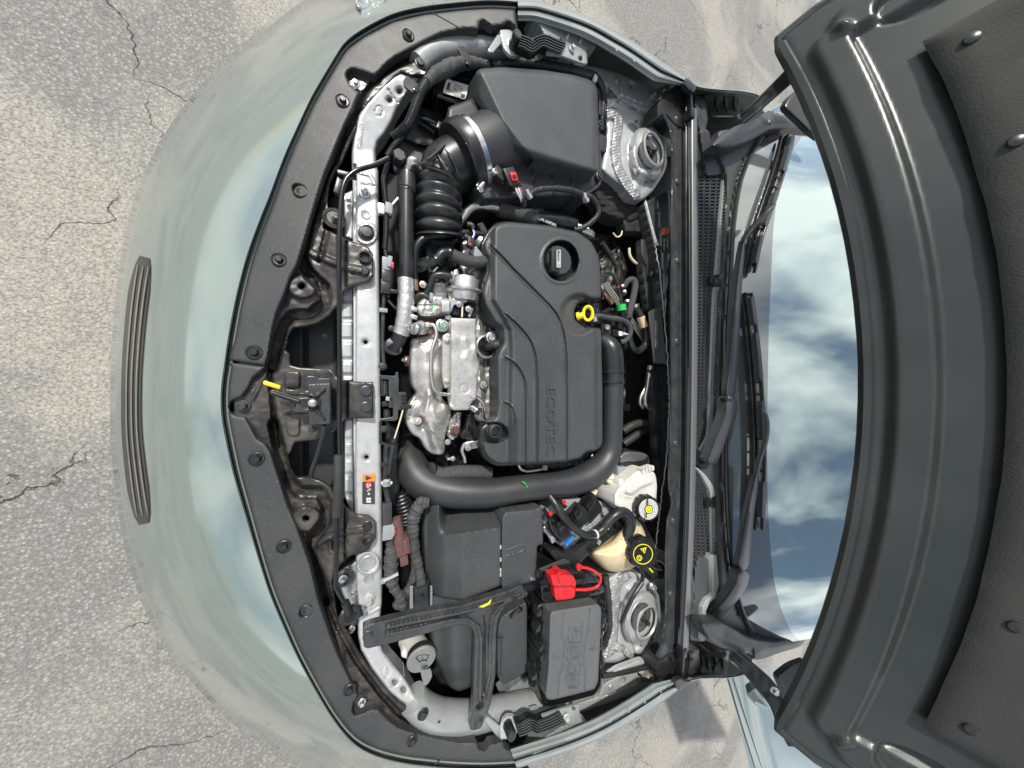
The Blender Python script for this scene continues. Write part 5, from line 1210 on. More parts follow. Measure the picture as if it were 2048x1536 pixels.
bolt(765, 733, -88, 8, 'hex', m_blacksteel, bh); bolt(783, 657, -110, 6, 'hex', m_blacksteel, bh)
# hood latch striker unit on the back of the beam
sk = thing('latch_striker_unit', 'black hood striker unit with coil springs fixed behind the silver beam', 'latch', 780, 800, -150)
slab('striker_bracket', fillet([(758, 750), (790, 752), (792, 744), (796, 744), (798, 760), (796, 838), (790, 842), (762, 842), (760, 838), (786, 834), (788, 760), (758, 757)], 2), m_blacksteel, -84, 8, sk, bev=.8)
for (x, y0, y1, r) in ((770, 758, 792, 8), (774, 818, 834, 7)): tube('coil_spring', [(x, y0, -96), (x, y1, -96)], r, m_blacksteel, sk, rib=(4, 2.4), seg=14, sharp=80)
boxy('catch_plate', (783, 786, -84), (10, 60, 20), m_blacksteel, 0, sk, 2); boxy('spring_seat', (774, 808, -92), (18, 10, 12), m_black, 0, sk, 2); boxy('catch_tongue', (778, 798, -84), (12, 8, 8), m_pipe, 10, sk, 1.5)
boxy('cable_end', (804, 802, -84), (16, 36, 12), m_blacksteel, 0, sk, 2); boxy('cable_hook', (812, 814, -80), (22, 8, 8), m_black, 0, sk, 2)
for q in range(4): boxy('cable_end_rib', (808, 790 + q * 7, -80), (10, 3, 4), m_black, 0, sk, .6)
tube('inner_cable', [(806, 820, -84), (798, 848, -88), (788, 880, -94)], 1.5, m_cream, sk, seg=8)
slab('cable_bracket', fillet([(758, 842), (764, 842), (764, 884), (794, 892), (790, 898), (758, 888)], 2), m_black, -92, 6, sk)
lathe('cable_ball', (787, 883, -88), [(4, -4), (6, 0), (4, 4), (.2, 5)], m_black, parent=sk, seg=16)
tube('cable_sheath', [(787, 886, -92), (784, 905, -94), (780, 925, -96), (776, 945, -98), (770, 950, -98)], 4.4, m_rubdull, sk)
bolt(768, 858, -92, 7, 'hex', m_blacksteel, sk)
lh = thing('lower_beam_harness', 'black lead with pale grey connector and crumpled tape beside the lower silver beam', 'wiring harness', 778, 1080, -110)
tube('lead', [(773, 890, -96), (772, 930, -96), (770, 960, -96), (774, 990, -96), (777, 1004, -94)], 5, m_dtape, lh); boxy('lead_clip', (768, 930, -90), (14, 10, 8), m_black, 0, lh, 2)
tube('stud', [(762, 966, -88), (784, 966, -88)], 4.2, m_zinc, lh, seg=6, spline=False); bolt(772, 966, -84, 8, 'hex', m_zinc, lh); boxy('stud_nut', (777, 966, -82), (8, 14, 10), m_zinc, 0, lh, 1.5)
boxy('connector_body', (775, 1032, -80), (17, 50, 14), m_blacksteel, 0, lh, 2.5); boxy('grey_plug', (776, 1066, -78), (20, 30, 12), m_greyplug, 3, lh, 2.5); boxy('grey_plug', (786, 1064, -76), (6, 20, 8), m_greyplug, 3, lh, 1.5); boxy('red_tab', (791, 1065, -74), (3, 8, 4), m_red, 0, lh, .5)
tube('crumpled_tape', [(778, 1084, -84, 5), (782, 1100, -86, 10), (782, 1120, -86, 12), (782, 1140, -86, 12), (784, 1160, -88, 11), (788, 1176, -90, 8), (802, 1196, -94, 9), (806, 1216, -98, 7)], 10, m_tape, lh, wob=.22, seg=20, sub=12)
tube('harness_branch', [(826, 1100, -110, 6), (830, 1140, -108, 8), (822, 1170, -108, 9), (806, 1196, -108, 9), (790, 1214, -108, 8)], 8, m_tape, lh, wob=.12)
boxy('cable_tie', (782, 1156, -72), (28, 5, 5), m_lgrey, -12, lh, 1); boxy('tie_lock', (766, 1164, -74), (9, 9, 6), m_greyplug, 0, lh, 1)
bc = thing('brown_connector', 'dark brown round electrical connector standing beside the beam', 'connector', 808, 1085, -120)
tube('barrel', [(792, 1036, -90, 9), (795, 1050, -90, 9.5), (798, 1072, -90, 10.5), (799, 1076, -90, 12)], 10, m_brown, bc, seg=24, spline=False)
tube('collar', [(799, 1072, -92, 15), (802, 1082, -92, 15)], 15, m_brown, bc, seg=24, spline=False); boxy('connector_body', (806, 1096, -80), (27, 34, 16), m_brown, -8, bc, 3); boxy('locking_rib', (812, 1094, -74), (8, 28, 6), m_brown, -8, bc, 1.5)
boxy('connector_tail', (808, 1120, -84), (16, 26, 14), m_brown, -6, bc, 3); boxy('red_tab', (809, 1108, -76), (6, 3, 4), m_red, -8, bc, .5)

# ================================================================ REFRIGERANT AND SMALL HOSES ABOVE THE ENGINE
ac = thing('refrigerant_line', 'bare metal refrigerant pipe joining a black hose printed with white letters', 'pipe', 1050, 430, -120)
tube('metal_pipe', [(914, 452, -125), (926, 436, -115), (938, 420, -106), (955, 412, -100), (975, 413, -98), (1000, 418, -98)], 9, m_pipe, ac, seg=20)
tube('braided_sleeve', [(996, 418, -98, 13), (1003, 420, -98, 15), (1030, 428, -98, 15), (1060, 436, -98, 16), (1072, 438, -98, 15)], 15, m_braid, ac, seg=24, rib=(6, 1.0), sharp=80)
tube('hose', [(1070, 437, -98), (1100, 441, -98), (1130, 446, -98), (1148, 452, -98)], 14, m_rubber, ac, seg=24); text('GALAXY NC4501', 1090, 441, -82, 6.5, 186, m_lwhite, ac, ext=.15, sx=.8)
tube('ferrule', [(1142, 451, -96), (1152, 455, -97), (1164, 460, -98), (1172, 463, -99)], 10, m_pipe, ac, rib=(5.5, 2.4), seg=20, sharp=80); tube('metal_pipe', [(1160, 459, -98), (1176, 465, -100), (1182, 470, -106)], 8.5, m_pipe, ac, seg=18)
relief('support_plate', fillet([(996, 404), (1020, 398), (1064, 408), (1088, 416), (1090, 428), (1050, 420), (1000, 414)], 4), M('dull_aluminium', (.20, .20, .19), .4, .8, dirt=(30, (.1, .1, .09), .6)), -112, hf=lambda X, Y, d: ridge(X, Y, [(1010, 406), (1060, 414)], 5, 4), cell=2.5, parent=ac, skirt=20, edge=4)
vh = thing('vacuum_hose', 'slim black hose curving from the engine cover down past the bellows', 'hose', 880, 470, -110)
tube('hose', [(972, 470, -92, 5.5), (940, 466, -90, 6), (905, 467, -90, 6.5), (885, 470, -90, 8), (860, 473, -92, 8), (842, 482, -94, 8), (831, 500, -98, 8), (829, 530, -104, 7.5), (830, 560, -110, 7)], 7, m_rubber, vh, seg=20)
boxy('sensor_bracket', (966, 456, -96), (14, 22, 12), m_blacksteel, -35, vh, 2); tube('brown_end', [(830, 560, -108), (831, 582, -110)], 6.5, m_chip, vh, seg=16)
tf = thing('breather_fitting', 'black breather fitting with disc flange and braided hose entering the engine cover', 'fitting', 880, 515, -120)
relief('fitting_body', fillet([(850, 480), (902, 478), (906, 520), (900, 552), (858, 560), (846, 530), (852, 505)], 7), m_black, -112, hf=lambda X, Y, d: ridge(X, Y, [(876, 486), (877, 504)], 8, 6) + mesa(X, Y, circ(861, 490, 4, 4), 5, 2) + mesa(X, Y, circ(888, 488, 4, 4), 5, 2) + ridge(X, Y, [(870, 548), (894, 520)], 5, 5), cell=2.2, parent=tf, skirt=60, edge=6)
lathe('disc_flange', (844, 530, -98), [(6, -12), (8, -3), (16, -2), (17, 0), (16, 2), (8, 3), (6, 6)], m_rubber, ax=(-.7, .2, .6), parent=tf, seg=28)
tube('elbow', [(858, 532, -92, 9), (872, 522, -84, 10), (884, 508, -80, 10), (896, 506, -80, 9), (906, 510, -82, 9)], 9, m_black, tf, seg=20)
for (x, y) in ((872, 522), (900, 507)): lathe('elbow_collar', (x, y, -82), [(12, -2), (12, 2)], m_black, ax=(.7, .5, .1), parent=tf, seg=20)
tube('braided_hose', [(904, 509, -82), (918, 516, -82), (936, 522, -82), (955, 525, -82), (978, 522, -84)], 11.5, m_braid, tf, seg=24)
for (x, y) in ((906, 530),): boxy('fitting_lug', (x, y, -110), (14, 10, 8), m_black, 0, tf, 2)
cn = thing('cam_sensor_plug', 'small black sensor plug with a red dot beside the engine cover corner', 'connector', 944, 488, -90)
boxy('plug_body', (943, 484, -70), (14, 20, 12), m_black, 12, cn, 2); boxy('plug_collar', (938, 474, -72), (16, 8, 10), m_blacksteel, 12, cn, 1.5); boxy('red_tab', (941, 488, -66), (5, 5, 4), m_red, 12, cn, 1)
tube('sleeve', [(934, 448, -80, 5), (944, 452, -78, 6), (946, 460, -76, 3)], 5, m_dtape, cn)
for k, m_ in enumerate((m_wwhite, m_wblue)): tube('wire', [(944 + k * 2, 456, -76), (948 + k * 2, 466, -74), (945 + k * 2, 476, -72)], 1.2, m_, cn, seg=6)
boxy('solenoid_block', (956, 508, -84), (28, 18, 18), m_greyplug, 38, cn, 3)

# ================================================================ ENGINE BLOCK AND TURBO
eb = thing('engine_block', 'rough cast aluminium cylinder head and housings left of the engine cover', 'engine', 980, 700, -250)
def cast(X, Y, d): return nz2(X, Y, 22, 11) * 2 + ridge(X, Y, [(962, 640), (966, 840)], 5, 6) + ridge(X, Y, [(976, 640), (978, 690)], 4, -5)
relief('cylinder_head', fillet([(948, 596), (975, 600), (1010, 645), (1010, 850), (975, 850), (948, 842), (944, 760), (950, 640)], 6), m_alu, -118, hf=cast, cell=2.5, parent=eb, skirt=120, edge=6)
relief('turbo_outlet_casting', fillet([(922, 484), (940, 476), (962, 486), (980, 505), (984, 545), (972, 568), (950, 572), (926, 560), (918, 530)], 8), m_alu, -112, hf=lambda X, Y, d: nz2(X, Y, 26, 5) * 4 + mesa(X, Y, circ(958, 490, 9, 9), 10, 5) + ridge(X, Y, [(930, 555), (965, 520)], 6, 8), cell=2.2, parent=eb, skirt=80, edge=10, drop=10)
tube('casting_neck', [(958, 482, -104, 14), (976, 502, -96, 15), (990, 520, -92, 15)], 15, m_alu, eb, seg=24)
relief('compressor_housing', fillet([(838, 600), (858, 588), (890, 590), (905, 604), (904, 634), (838, 634), (830, 618)], 9), m_alu, -92, hf=lambda X, Y, d: nz2(X, Y, 20, 3) * 1.2 + ridge(X, Y, [(832, 612), (904, 610)], 4, -3), cell=2.2, parent=eb, skirt=60, edge=9, drop=10)
relief('compressor_neck', fillet([(862, 566), (900, 566), (902, 596), (860, 596)], 6), m_alu, -104, cell=2.2, parent=eb, skirt=60, edge=8, drop=10)
tube('neck_clamp', [(882, 562, -108, 17), (882, 574, -106, 17)], 17, m_band, eb, seg=36, spline=False)
relief('turbine_housing', fillet([(830, 628), (905, 626), (908, 672), (832, 676)], 6), m_rust, -118, hf=lambda X, Y, d: nz2(X, Y, 14, 3) * 3, cell=3, parent=eb, skirt=60, edge=8)
for (x, y) in ((829, 618), (829, 634), (897, 635)): boxy('clamp_lug', (x, y, -84), (12, 9, 10), m_zinc, 10, eb, 2)
slab('paint_mark', rrect(864, 618, 4, 12, 12), m_green, -78, 1, eb, bev=.2)
lathe('banjo_bolt', (841, 655, -92), [(14, -8), (14, 2), (12, 6), (10, 8)], m_zinc, ax=(-.5, -.1, .8), parent=eb, seg=24); bolt(829, 658, -82, 12, 'hex', m_zinc, eb, ax=(-.8, 0, .5)); lathe('union_nut', (852, 652, -92), [(9, -5), (9, 8)], m_pipe, ax=(1, 0, .5), parent=eb, seg=6)
lathe('union_body', (886, 652, -96), [(12, -6), (12, 2)], m_pipe, parent=eb, seg=24); bolt(884, 651, -90, 13, 'hex', m_zinc, eb); tube('union_tail', [(890, 652, -94), (900, 654, -94)], 4, m_pipe, eb); slab('paint_mark', rrect(884, 651, 5, 8, 30), m_green, -75, 1, eb, bev=.2)
# sensor in its pocket
lathe('sensor_pocket', (973, 694, -100), [(24, -14), (24, 4), (21, 6), (19, 4), (18, -10)], m_alu, parent=eb, seg=36); lathe('pocket_dark', (973, 694, -108), [(18, 0), (18, 1)], m_gloss, parent=eb)
tube('coolant_stub', [(972, 694, -96), (984, 692, -86), (994, 690, -80)], 7.5, m_black, eb, seg=18); tube('stub_cap', [(988, 691, -82), (998, 689, -78)], 9, m_rubdull, eb, seg=18)
lathe('bolt_boss', (983, 675, -92), [(12, -16), (11, 0), (8, 1)], m_alu, parent=eb, seg=24); bolt(983, 675, -90, 8, 'torx', m_zinc, eb)
for (x, y) in ((968, 770), (985, 668), (966, 852)): bolt(x, y, -110, 9, 'hex', m_zinc, eb)
relief('exhaust_flange', fillet([(900, 842), (912, 826), (924, 822), (921, 850), (916, 872), (904, 882), (896, 874)], 5), m_shield, -108, hf=lambda X, Y, d: nz2(X, Y, 12, 4) * 3, cell=2, parent=eb, skirt=30, edge=4)
bolt(910, 862, -102, 10, 'hex', m_rust, eb, label='rusty flange bolt'); bolt(896, 884, -108, 6, 'hex', m_zinc, eb)
relief('wire_shroud', fillet([(934, 828), (944, 822), (952, 850), (958, 872), (950, 880), (922, 878), (920, 868), (932, 856)], 5), m_gloss, -96, hf=lambda X, Y, d: ridge(X, Y, [(940, 830), (942, 870)], 6, 6), cell=2.2, parent=eb, skirt=40, edge=4)
boxy('bracket_black', (950, 808, -86), (18, 20, 12), m_blacksteel, 20, eb, 3)
tube('brass_fitting', [(940, 812, -90), (952, 820, -88)], 8, m_pipe, eb, rib=(5, 2), seg=16, sharp=80); tube('fitting_cap', [(952, 820, -88), (960, 824, -86)], 7, m_black, eb)
relief('lifting_eye', fillet([(930, 884), (946, 880), (958, 884), (964, 900), (954, 896), (940, 900), (934, 892)], 4), m_pipe, -100, cell=2, parent=eb, skirt=8, edge=3); bolt(937, 894, -94, 8, 'hex', m_pipe, eb)
tube('oil_line', [(944, 884, -98), (930, 888, -100), (924, 900, -106), (928, 914, -112), (930, 924, -116)], 4, m_pipe, eb)
tube('oil_line', [(954, 794, -90), (966, 806, -90), (970, 820, -92)], 3.4, m_pipe, eb); tube('stud', [(894, 918, -110), (908, 917, -110)], 3, m_zinc, eb); bolt(906, 917, -106, 5, 'hex', m_zinc, eb)
relief('lower_block', [(850, 480), (1000, 450), (1230, 470), (1260, 640), (1240, 960), (1000, 960), (840, 960), (828, 700)], M('oily_block_casting', (.020, .019, .018), .5, .3, bump=[(90, .5, .004)], dirt=(20, (.06, .055, .05), .6)), -185, hf=lambda X, Y, d: nz2(X, Y, 24, 9) * 16 + nz2(X, Y, 9, 4) * 4, cell=5, parent=eb, skirt=80, edge=6)
relief('timing_case', fillet([(1040, 925), (1100, 925), (1180, 905), (1176, 925), (1130, 938), (1052, 940)], 5), m_black, -98, hf=lambda X, Y, d: nz2(X, Y, 12, 2) * 3, cell=3, parent=eb, skirt=60, edge=5)
tube('fuel_line', [(1036, 922, -90), (1040, 936, -88), (1052, 942, -88), (1068, 941, -88), (1084, 938, -88)], 3, m_pipe, eb); boxy('fuel_clip', (1091, 936, -86), (11, 10, 8), m_greyplug, 10, eb, 2)
bolt(1186, 912, -96, 6, 'hex', m_zinc, eb)

# wastegate actuator
wg = thing('wastegate_actuator', 'round pressed metal wastegate actuator can beside the engine cover', 'actuator', 928, 578, -120)
lathe('can', (928, 590, -88), [(6, -14), (29, -12), (31, -8), (31, 2), (33, 4), (36, 6), (36, 9), (33, 11), (29, 12), (28, 14), (28, 28), (25, 33), (18, 35), (.5, 35)], M('brushed_can', (.58, .56, .54), .33, .9, dirt=(40, (.36, .34, .3), .5)), ax=(0, 1, .12), parent=wg, seg=40)
slab('mount_bracket', fillet([(882, 600), (930, 594), (936, 604), (908, 610), (902, 626), (884, 624)], 3), m_zinc, -72, 5, wg)
relief('bracket_block', fillet([(882, 602), (902, 602), (902, 625), (882, 625)], 4), m_alu, -68, cell=2, parent=wg, skirt=30, edge=3)
boxy('rod_shroud', (921, 620, -86), (34, 22, 14), m_black, 0, wg, 2); boxy('rod_shroud', (944, 622, -88), (20, 24, 14), m_black, 0, wg, 2)
for (x, y) in ((918, 608), (937, 618)): bolt(x, y, -74, 6.5, 'hex', m_zinc, wg); boxy('blue_seal', (x + 4, y - 1, -68), (4, 5, 3), m_blue, 0, wg, .6)
tube('actuator_rod', [(925, 606, -76), (924, 634, -78)], 1.8, m_cream, wg, seg=8); tube('mount_rod', [(944, 618, -80), (938, 634, -82)], 4, m_pipe, wg)
relief('nozzle_stub', fillet([(907, 540), (916, 536), (920, 556), (906, 560)], 3), m_alu, -90, cell=2, parent=wg, skirt=20, edge=3)
vl = thing('boost_pressure_hose', 'short curved rubber hose with spring clip feeding the metal actuator can', 'hose', 862, 570, -100)
tube('hose', [(842, 592, -100), (852, 588, -96), (860, 574, -90), (866, 556, -84), (878, 550, -80), (895, 552, -78), (904, 556, -78)], 7, m_rubber, vl, seg=18); tube('hose', [(828, 606, -106), (832, 596, -102), (844, 590, -98), (856, 596, -96), (864, 600, -96)], 7, m_rubber, vl, seg=18)
for (x, y) in ((903, 556), (861, 598)): lathe('spring_clip', (x, y, -80 if x > 880 else -94), [(8.6, -3), (8.6, 3)], m_greyplug, ax=(1, -.2, 0), parent=vl, seg=24); boxy('clip_ear', (x + 2, y - 9, -76 if x > 880 else -88), (7, 8, 5), m_greyplug, 20, vl, 1.5)
bolt(846, 569, -86, 7, 'hex', m_pipe, vl); tube('bolt_shank', [(850, 572, -92), (856, 576, -98)], 5, m_pipe, vl)

# heat shields
def shhf(X, Y, d):
    z = 16 * smooth01(d / 34) + nz2(X, Y, 60, 21) * 3
    z += ridge(X, Y, [(862, 792), (856, 830), (868, 870), (878, 905)], 18, 8, soft=14) + ridge(X, Y, [(836, 800), (826, 830), (846, 852)], 12, -9, soft=11)
    z += ridge(X, Y, [(866, 862), (884, 880)], 5, 7) + mesa(X, Y, circ(880, 822, 16, 26), 9, 12)
    return z
ms = thing('exhaust_heat_shield', 'crumpled shiny heat shield wrapped over the exhaust manifold', 'heat shield', 860, 800, -140)
relief('shield_sheet', catmull([(826, 678), (858, 671), (890, 664), (904, 672), (904, 700), (904, 764), (892, 772), (884, 784), (886, 800), (900, 810), (902, 828), (896, 850), (890, 872), (888, 906), (866, 908), (850, 896), (840, 878), (824, 868), (813, 848), (811, 826), (820, 804), (832, 786), (824, 770), (820, 730), (822, 695)], 4, True), m_shield, -112, hf=shhf, cell=1.8, parent=ms, skirt=26, edge=6)
relief('shield_flange', fillet([(884, 672), (896, 664), (902, 674), (903, 772), (890, 778), (884, 760)], 4), m_shield, -88, cell=2, parent=ms, skirt=4, edge=3)
for (x, y, r) in ((893, 681, 6), (893, 762, 6)): bolt(x, y, -87, r, 'hex', m_shield, ms)
lathe('shield_stud', (835, 842, -92), [(8, -2), (8, 0), (4, 0), (4, 8), (.1, 9)], m_shield, ax=(-.3, 0, 1), parent=ms, seg=18); lathe('dark_gap', (837, 842, -96), [(10, 0), (10, 1)], m_rust, parent=ms)
boxy('side_bolt', (814, 722, -116), (9, 20, 12), m_rust, 0, ms, 2); bolt(810, 720, -112, 6, 'hex', m_zinc, ms, ax=(-.8, 0, .5))
def s2(X, Y, d): return nz2(X, Y, 80, 31) * 1.5 + ridge(X, Y, [(950, 700), (940, 724), (952, 744)], 16, 3, soft=15) + ridge(X, Y, [(930, 680), (936, 700), (930, 716)], 10, 2.5, soft=11) + ridge(X, Y, circ(929, 777, 9, 9, 16), 2, -1.2, True)
us = tag(relief('upper_heat_shield', fillet([(901, 635), (953, 637), (953, 690), (954, 712), (960, 734), (956, 752), (954, 784), (954, 796), (944, 804), (938, 820), (906, 821), (901, 800)], 3), m_shield, -70, hf=s2, cell=2, skirt=26, edge=3, drop=3), 'flat dented silver heat shield plate beside the engine cover', 'heat shield')
for (x, y) in ((947, 790), (944, 792)): bolt(x, y, -66, 3, 'spot', m_shield, us, 'rivet')
cp = thing('coolant_pipe', 'thin bent bare metal pipe crossing the crumpled heat shield', 'pipe', 866, 720, -80)
tube('pipe', [(857, 651, -84), (866, 650, -80), (872, 660, -78), (872, 675, -77), (864, 700, -76), (862, 730, -76), (863, 756, -76), (868, 776, -78), (880, 787, -82), (902, 789, -86)], 3.9, m_pipe, cp, seg=14)

# ================================================================ ENGINE COVER
ec_out = [(1017, 444), (1098, 452), (1155, 465), (1182, 484), (1198, 515), (1202, 560), (1202, 597), (1176, 598), (1156, 606), (1148, 622), (1150, 640), (1166, 653), (1202, 658), (1205, 780), (1205, 888), (1196, 899), (1172, 903), (1160, 916), (1128, 923), (1060, 926), (1000, 928),
          (984, 922), (971, 908), (965, 885), (966, 852), (978, 842), (992, 836), (996, 810), (995, 760), (994, 716), (1000, 698), (1008, 688), (1006, 654), (992, 646), (986, 636), (972, 612), (966, 590), (970, 566), (978, 545), (979, 518), (969, 500), (968, 486), (980, 464), (996, 448)]
g1 = catmull([(982, 492), (1000, 510), (1040, 552), (1080, 592), (1108, 622), (1124, 655), (1131, 700), (1133, 760), (1133, 930)], 5)
g2 = catmull([(1010, 628), (1030, 646), (1054, 672), (1068, 702), (1073, 740), (1074, 800), (1074, 930)], 5)
g3 = catmull([(1010, 715), (1030, 728), (1044, 750), (1051, 785), (1051, 930)], 5)
g4 = catmull([(1008, 805), (1020, 812), (1028, 830), (1030, 850), (1030, 930)], 5)
def ech(X, Y, d):
    z = np.zeros(X.shape)
    for g_, w_ in ((g1, 3.6), (g2, 3.4), (g3, 3.2), (g4, 3.2)): z += ridge(X, Y, g_, w_, -3.5, soft=1.6); z += ridge(X, Y, [(x + 3.6, y - 1) for x, y in g_[::2]], 3, 2.2, soft=1.5) + ridge(X, Y, [(x - 3.6, y + 1) for x, y in g_[::2]], 3, 2.0, soft=1.5)
    z += mesa(X, Y, circ(1122, 522, 34, 40, 32), -34, 5) + ridge(X, Y, circ(1122, 522, 38, 44, 32), 6, 2.5, True)
    z += mesa(X, Y, circ(1158, 628, 34, 38, 24), -16, 14)
    z += mesa(X, Y, fillet([(960, 846), (1000, 846), (1014, 856), (1016, 876), (1000, 886), (960, 884)], 10), -22, 6) + mesa(X, Y, circ(986, 861, 14, 14, 20), 14, 3)
    z -= 14 * smooth01((X - 1186) / 12) * (Y > 655)
    # shoulder on the left side
    sh = np.interp(Y, [440, 600, 630, 660, 700, 840], [986, 986, 1004, 1020, 1022, 1020]); z -= 16 * smooth01((sh - X) / 14 + .5)
    z += 5 * smooth01((Y - 470) / 200)
    return z
ec = thing('engine_cover', 'large speckled dark grey plastic engine cover with curved grooves and raised ECOTEC lettering', 'engine cover', 1090, 690, -120)
relief('cover_shell', fillet(ec_out, 6), m_cover, -44, hf=ech, cell=1.7, parent=ec, skirt=34, edge=9, drop=8, flare=3)
# lettering built from outlines
LT = {'E': [[(0, 0), (0, 1)], [(0, 0), (.75, 0)], [(0, .5), (.6, .5)], [(0, 1), (.75, 1)]], 'C': [[(.8, .1), (.6, 0), (.2, 0), (0, .2), (0, .8), (.2, 1), (.6, 1), (.8, .9)]],
      'O': [[(.2, 0), (.6, 0), (.8, .2), (.8, .8), (.6, 1), (.2, 1), (0, .8), (0, .2), (.2, 0)]], 'T': [[(.4, 0), (.4, 1)], [(0, 1), (.8, 1)]]}
text('ECOTEC', 1101, 842, -38.5, 21, 90, m_cover, ec, 'raised_lettering', ext=2.0, sx=1.25)
text('ECOTEC', 1100.4, 842, -38.7, 21, 90, m_lgrey, ec, 'raised_lettering', ext=.5, bold=.012, sx=1.25) if False else None
bolt(987, 861, -44, 9, 'torx', m_black, ec); lathe('bolt_sleeve', (987, 861, -50), [(13, 0), (13, 10), (10.5, 11), (10, 4)], m_cover2, parent=ec, seg=28)
# notch liner under the dipstick
relief('cover_underlip', [(x - 6 if x < 1030 else x, y + (4 if y > 800 else -2)) for x, y in fillet(ec_out, 6)], m_black, -74, cell=5, parent=ec, skirt=26, edge=5)
oc = thing('oil_filler_cap', 'black round oil filler cap with grip bar and white oil can symbol', 'cap', 1113, 521, -80)
lathe('cap_disc', (1115, 523, -56), [(29, -6), (29, 5), (27, 8), (.1, 8)], m_cover2, parent=oc, seg=40, ax=(-.08, 0, 1), lobes=14, lobe=.02)
boxy('grip_bar', (1112, 521, -36), (21, 46, 16), m_black, 0, oc, 4, label='raised grip bar'); slab('white_print_panel', fillet(rrect(1117.5, 517, 8.5, 36), 2), m_lgrey, -34.6, .6, oc, bev=.1)
text('dexos', 1117.5, 511, -34, 6.5, 90, m_lblack, oc, ext=.3); text('1', 1117.5, 530, -34, 5, 90, m_lblack, oc, ext=.3)
text('SAE 0W-20', 1129, 527, -50, 6, 90, m_lwhite, oc, ext=.3, sx=.8)
tube('oil_can_symbol', [(1100, 518, -50), (1106, 522, -50), (1106, 534, -50), (1100, 534, -50), (1100, 518, -50)], 1.1, m_lwhite, oc, seg=6, spline=False); tube('oil_can_symbol', [(1106, 522, -50), (1109, 516, -50)], 1.1, m_lwhite, oc, seg=6, spline=False)
for k in range(4): tube('oil_can_symbol', [(1097, 516 + k * 4, -50), (1099, 519 + k * 4, -50)], 1.0, m_lwhite, oc, seg=6, spline=False)
# dipstick
dk = thing('oil_dipstick', 'bright yellow oil dipstick ring handle in the notch of the engine cover', 'dipstick', 1165, 632, -80)
rg = [W(1176 + 9 * math.cos(a), 627 + 13.5 * math.sin(a), -44 + 7 * math.cos(a)) for a in np.linspace(0, 2 * PI, 33)[:-1]]
Vr, Fr = sweep(rg + [rg[0], rg[1]], [.0034] * 34, 10, False, flat=1.6); put('ring_handle', Vr, Fr, m_yellow, dk, sharp=60)
tube('stopper', [(1166, 630, -50, 6), (1160, 632, -54, 6), (1158, 632, -56, 8), (1154, 633, -60, 8)], 7, m_yellow, dk, seg=20, spline=False); tube('stopper_tube', [(1155, 633, -60), (1150, 635, -80)], 6, m_black, dk)
relief('notch_liner', fillet([(1152, 612), (1170, 604), (1200, 606), (1202, 654), (1176, 656), (1156, 644)], 4), m_gloss, -88, hf=lambda X, Y, d: nz2(X, Y, 12, 3) * 3 + ridge(X, Y, [(1176, 604), (1176, 660)], 4, 5), cell=2.5, parent=dk, skirt=30, edge=3)

# ================================================================ CHARGE PIPE
ch = thing('charge_air_pipe', 'thick black plastic charge air pipe looping around the lower right of the engine cover', 'pipe', 1060, 975, -150)
tube('pipe', [(812, 880, -210, 18), (818, 915, -180, 28), (832, 948, -155, 33), (858, 970, -135, 33), (900, 982, -118, 31), (945, 986, -106, 29), (985, 985, -100, 28), (1030, 978, -94, 26), (1070, 973, -90, 25), (1110, 969, -86, 24), (1150, 962, -82, 26), (1180, 950, -78, 27), (1206, 928, -74, 24), (1220, 900, -72, 21), (1224, 860, -70, 20), (1225, 800, -68, 20), (1225, 768, -68, 20)], 26, m_cover2, ch, seg=40, sub=10)
tube('rubber_elbow', [(1225, 772, -68, 21), (1225, 745, -68, 21), (1224, 715, -68, 21.5), (1219, 697, -72, 21), (1208, 686, -84, 19), (1196, 680, -98, 17)], 21, m_rubber, ch, seg=36)
for y in (744, 764): tube('cuff_rib', [(1225, y - 2, -68, 23), (1225, y + 2, -68, 23)], 23, m_rubber, ch, seg=36, spline=False)
tube('green_paint_mark', [(1044, 963, -63), (1051, 968, -63), (1055, 976, -65)], 1.3, m_green, ch, seg=8)
br = thing('braided_heater_hose', 'fat black braided hose tucked behind the charge air pipe', 'hose', 920, 945, -150)
tube('braided_hose', [(868, 944, -130), (885, 948, -122), (915, 944, -118), (950, 944, -118), (978, 946, -122)], 14, m_braid, br, seg=28, rib=(5, .8), sharp=80); lathe('end_collar', (862, 938, -125), [(14, -3), (14, 4), (9, 6)], m_black, ax=(-.6, .1, .6), parent=br)
fd = thing('radiator_fan_duct', 'dark ribbed rubber duct beneath the start of the charge pipe', 'duct', 808, 990, -180)
tube('ribbed_duct', [(800, 980, -175), (806, 1005, -175), (812, 1030, -178), (812, 1060, -185)], 22, m_black, fd, rib=(7, 2.4), seg=28, sharp=80)
relief('fan_shroud', [(770, 840), (800, 860), (796, 900), (800, 980), (790, 1010), (770, 1010)], m_black, -150, cell=4, parent=fd, skirt=30, edge=5)
relief('fan_shroud', [(770, 345), (800, 350), (798, 560), (776, 600), (768, 560)], m_void, -160, cell=6, parent=fd, skirt=30, edge=5)
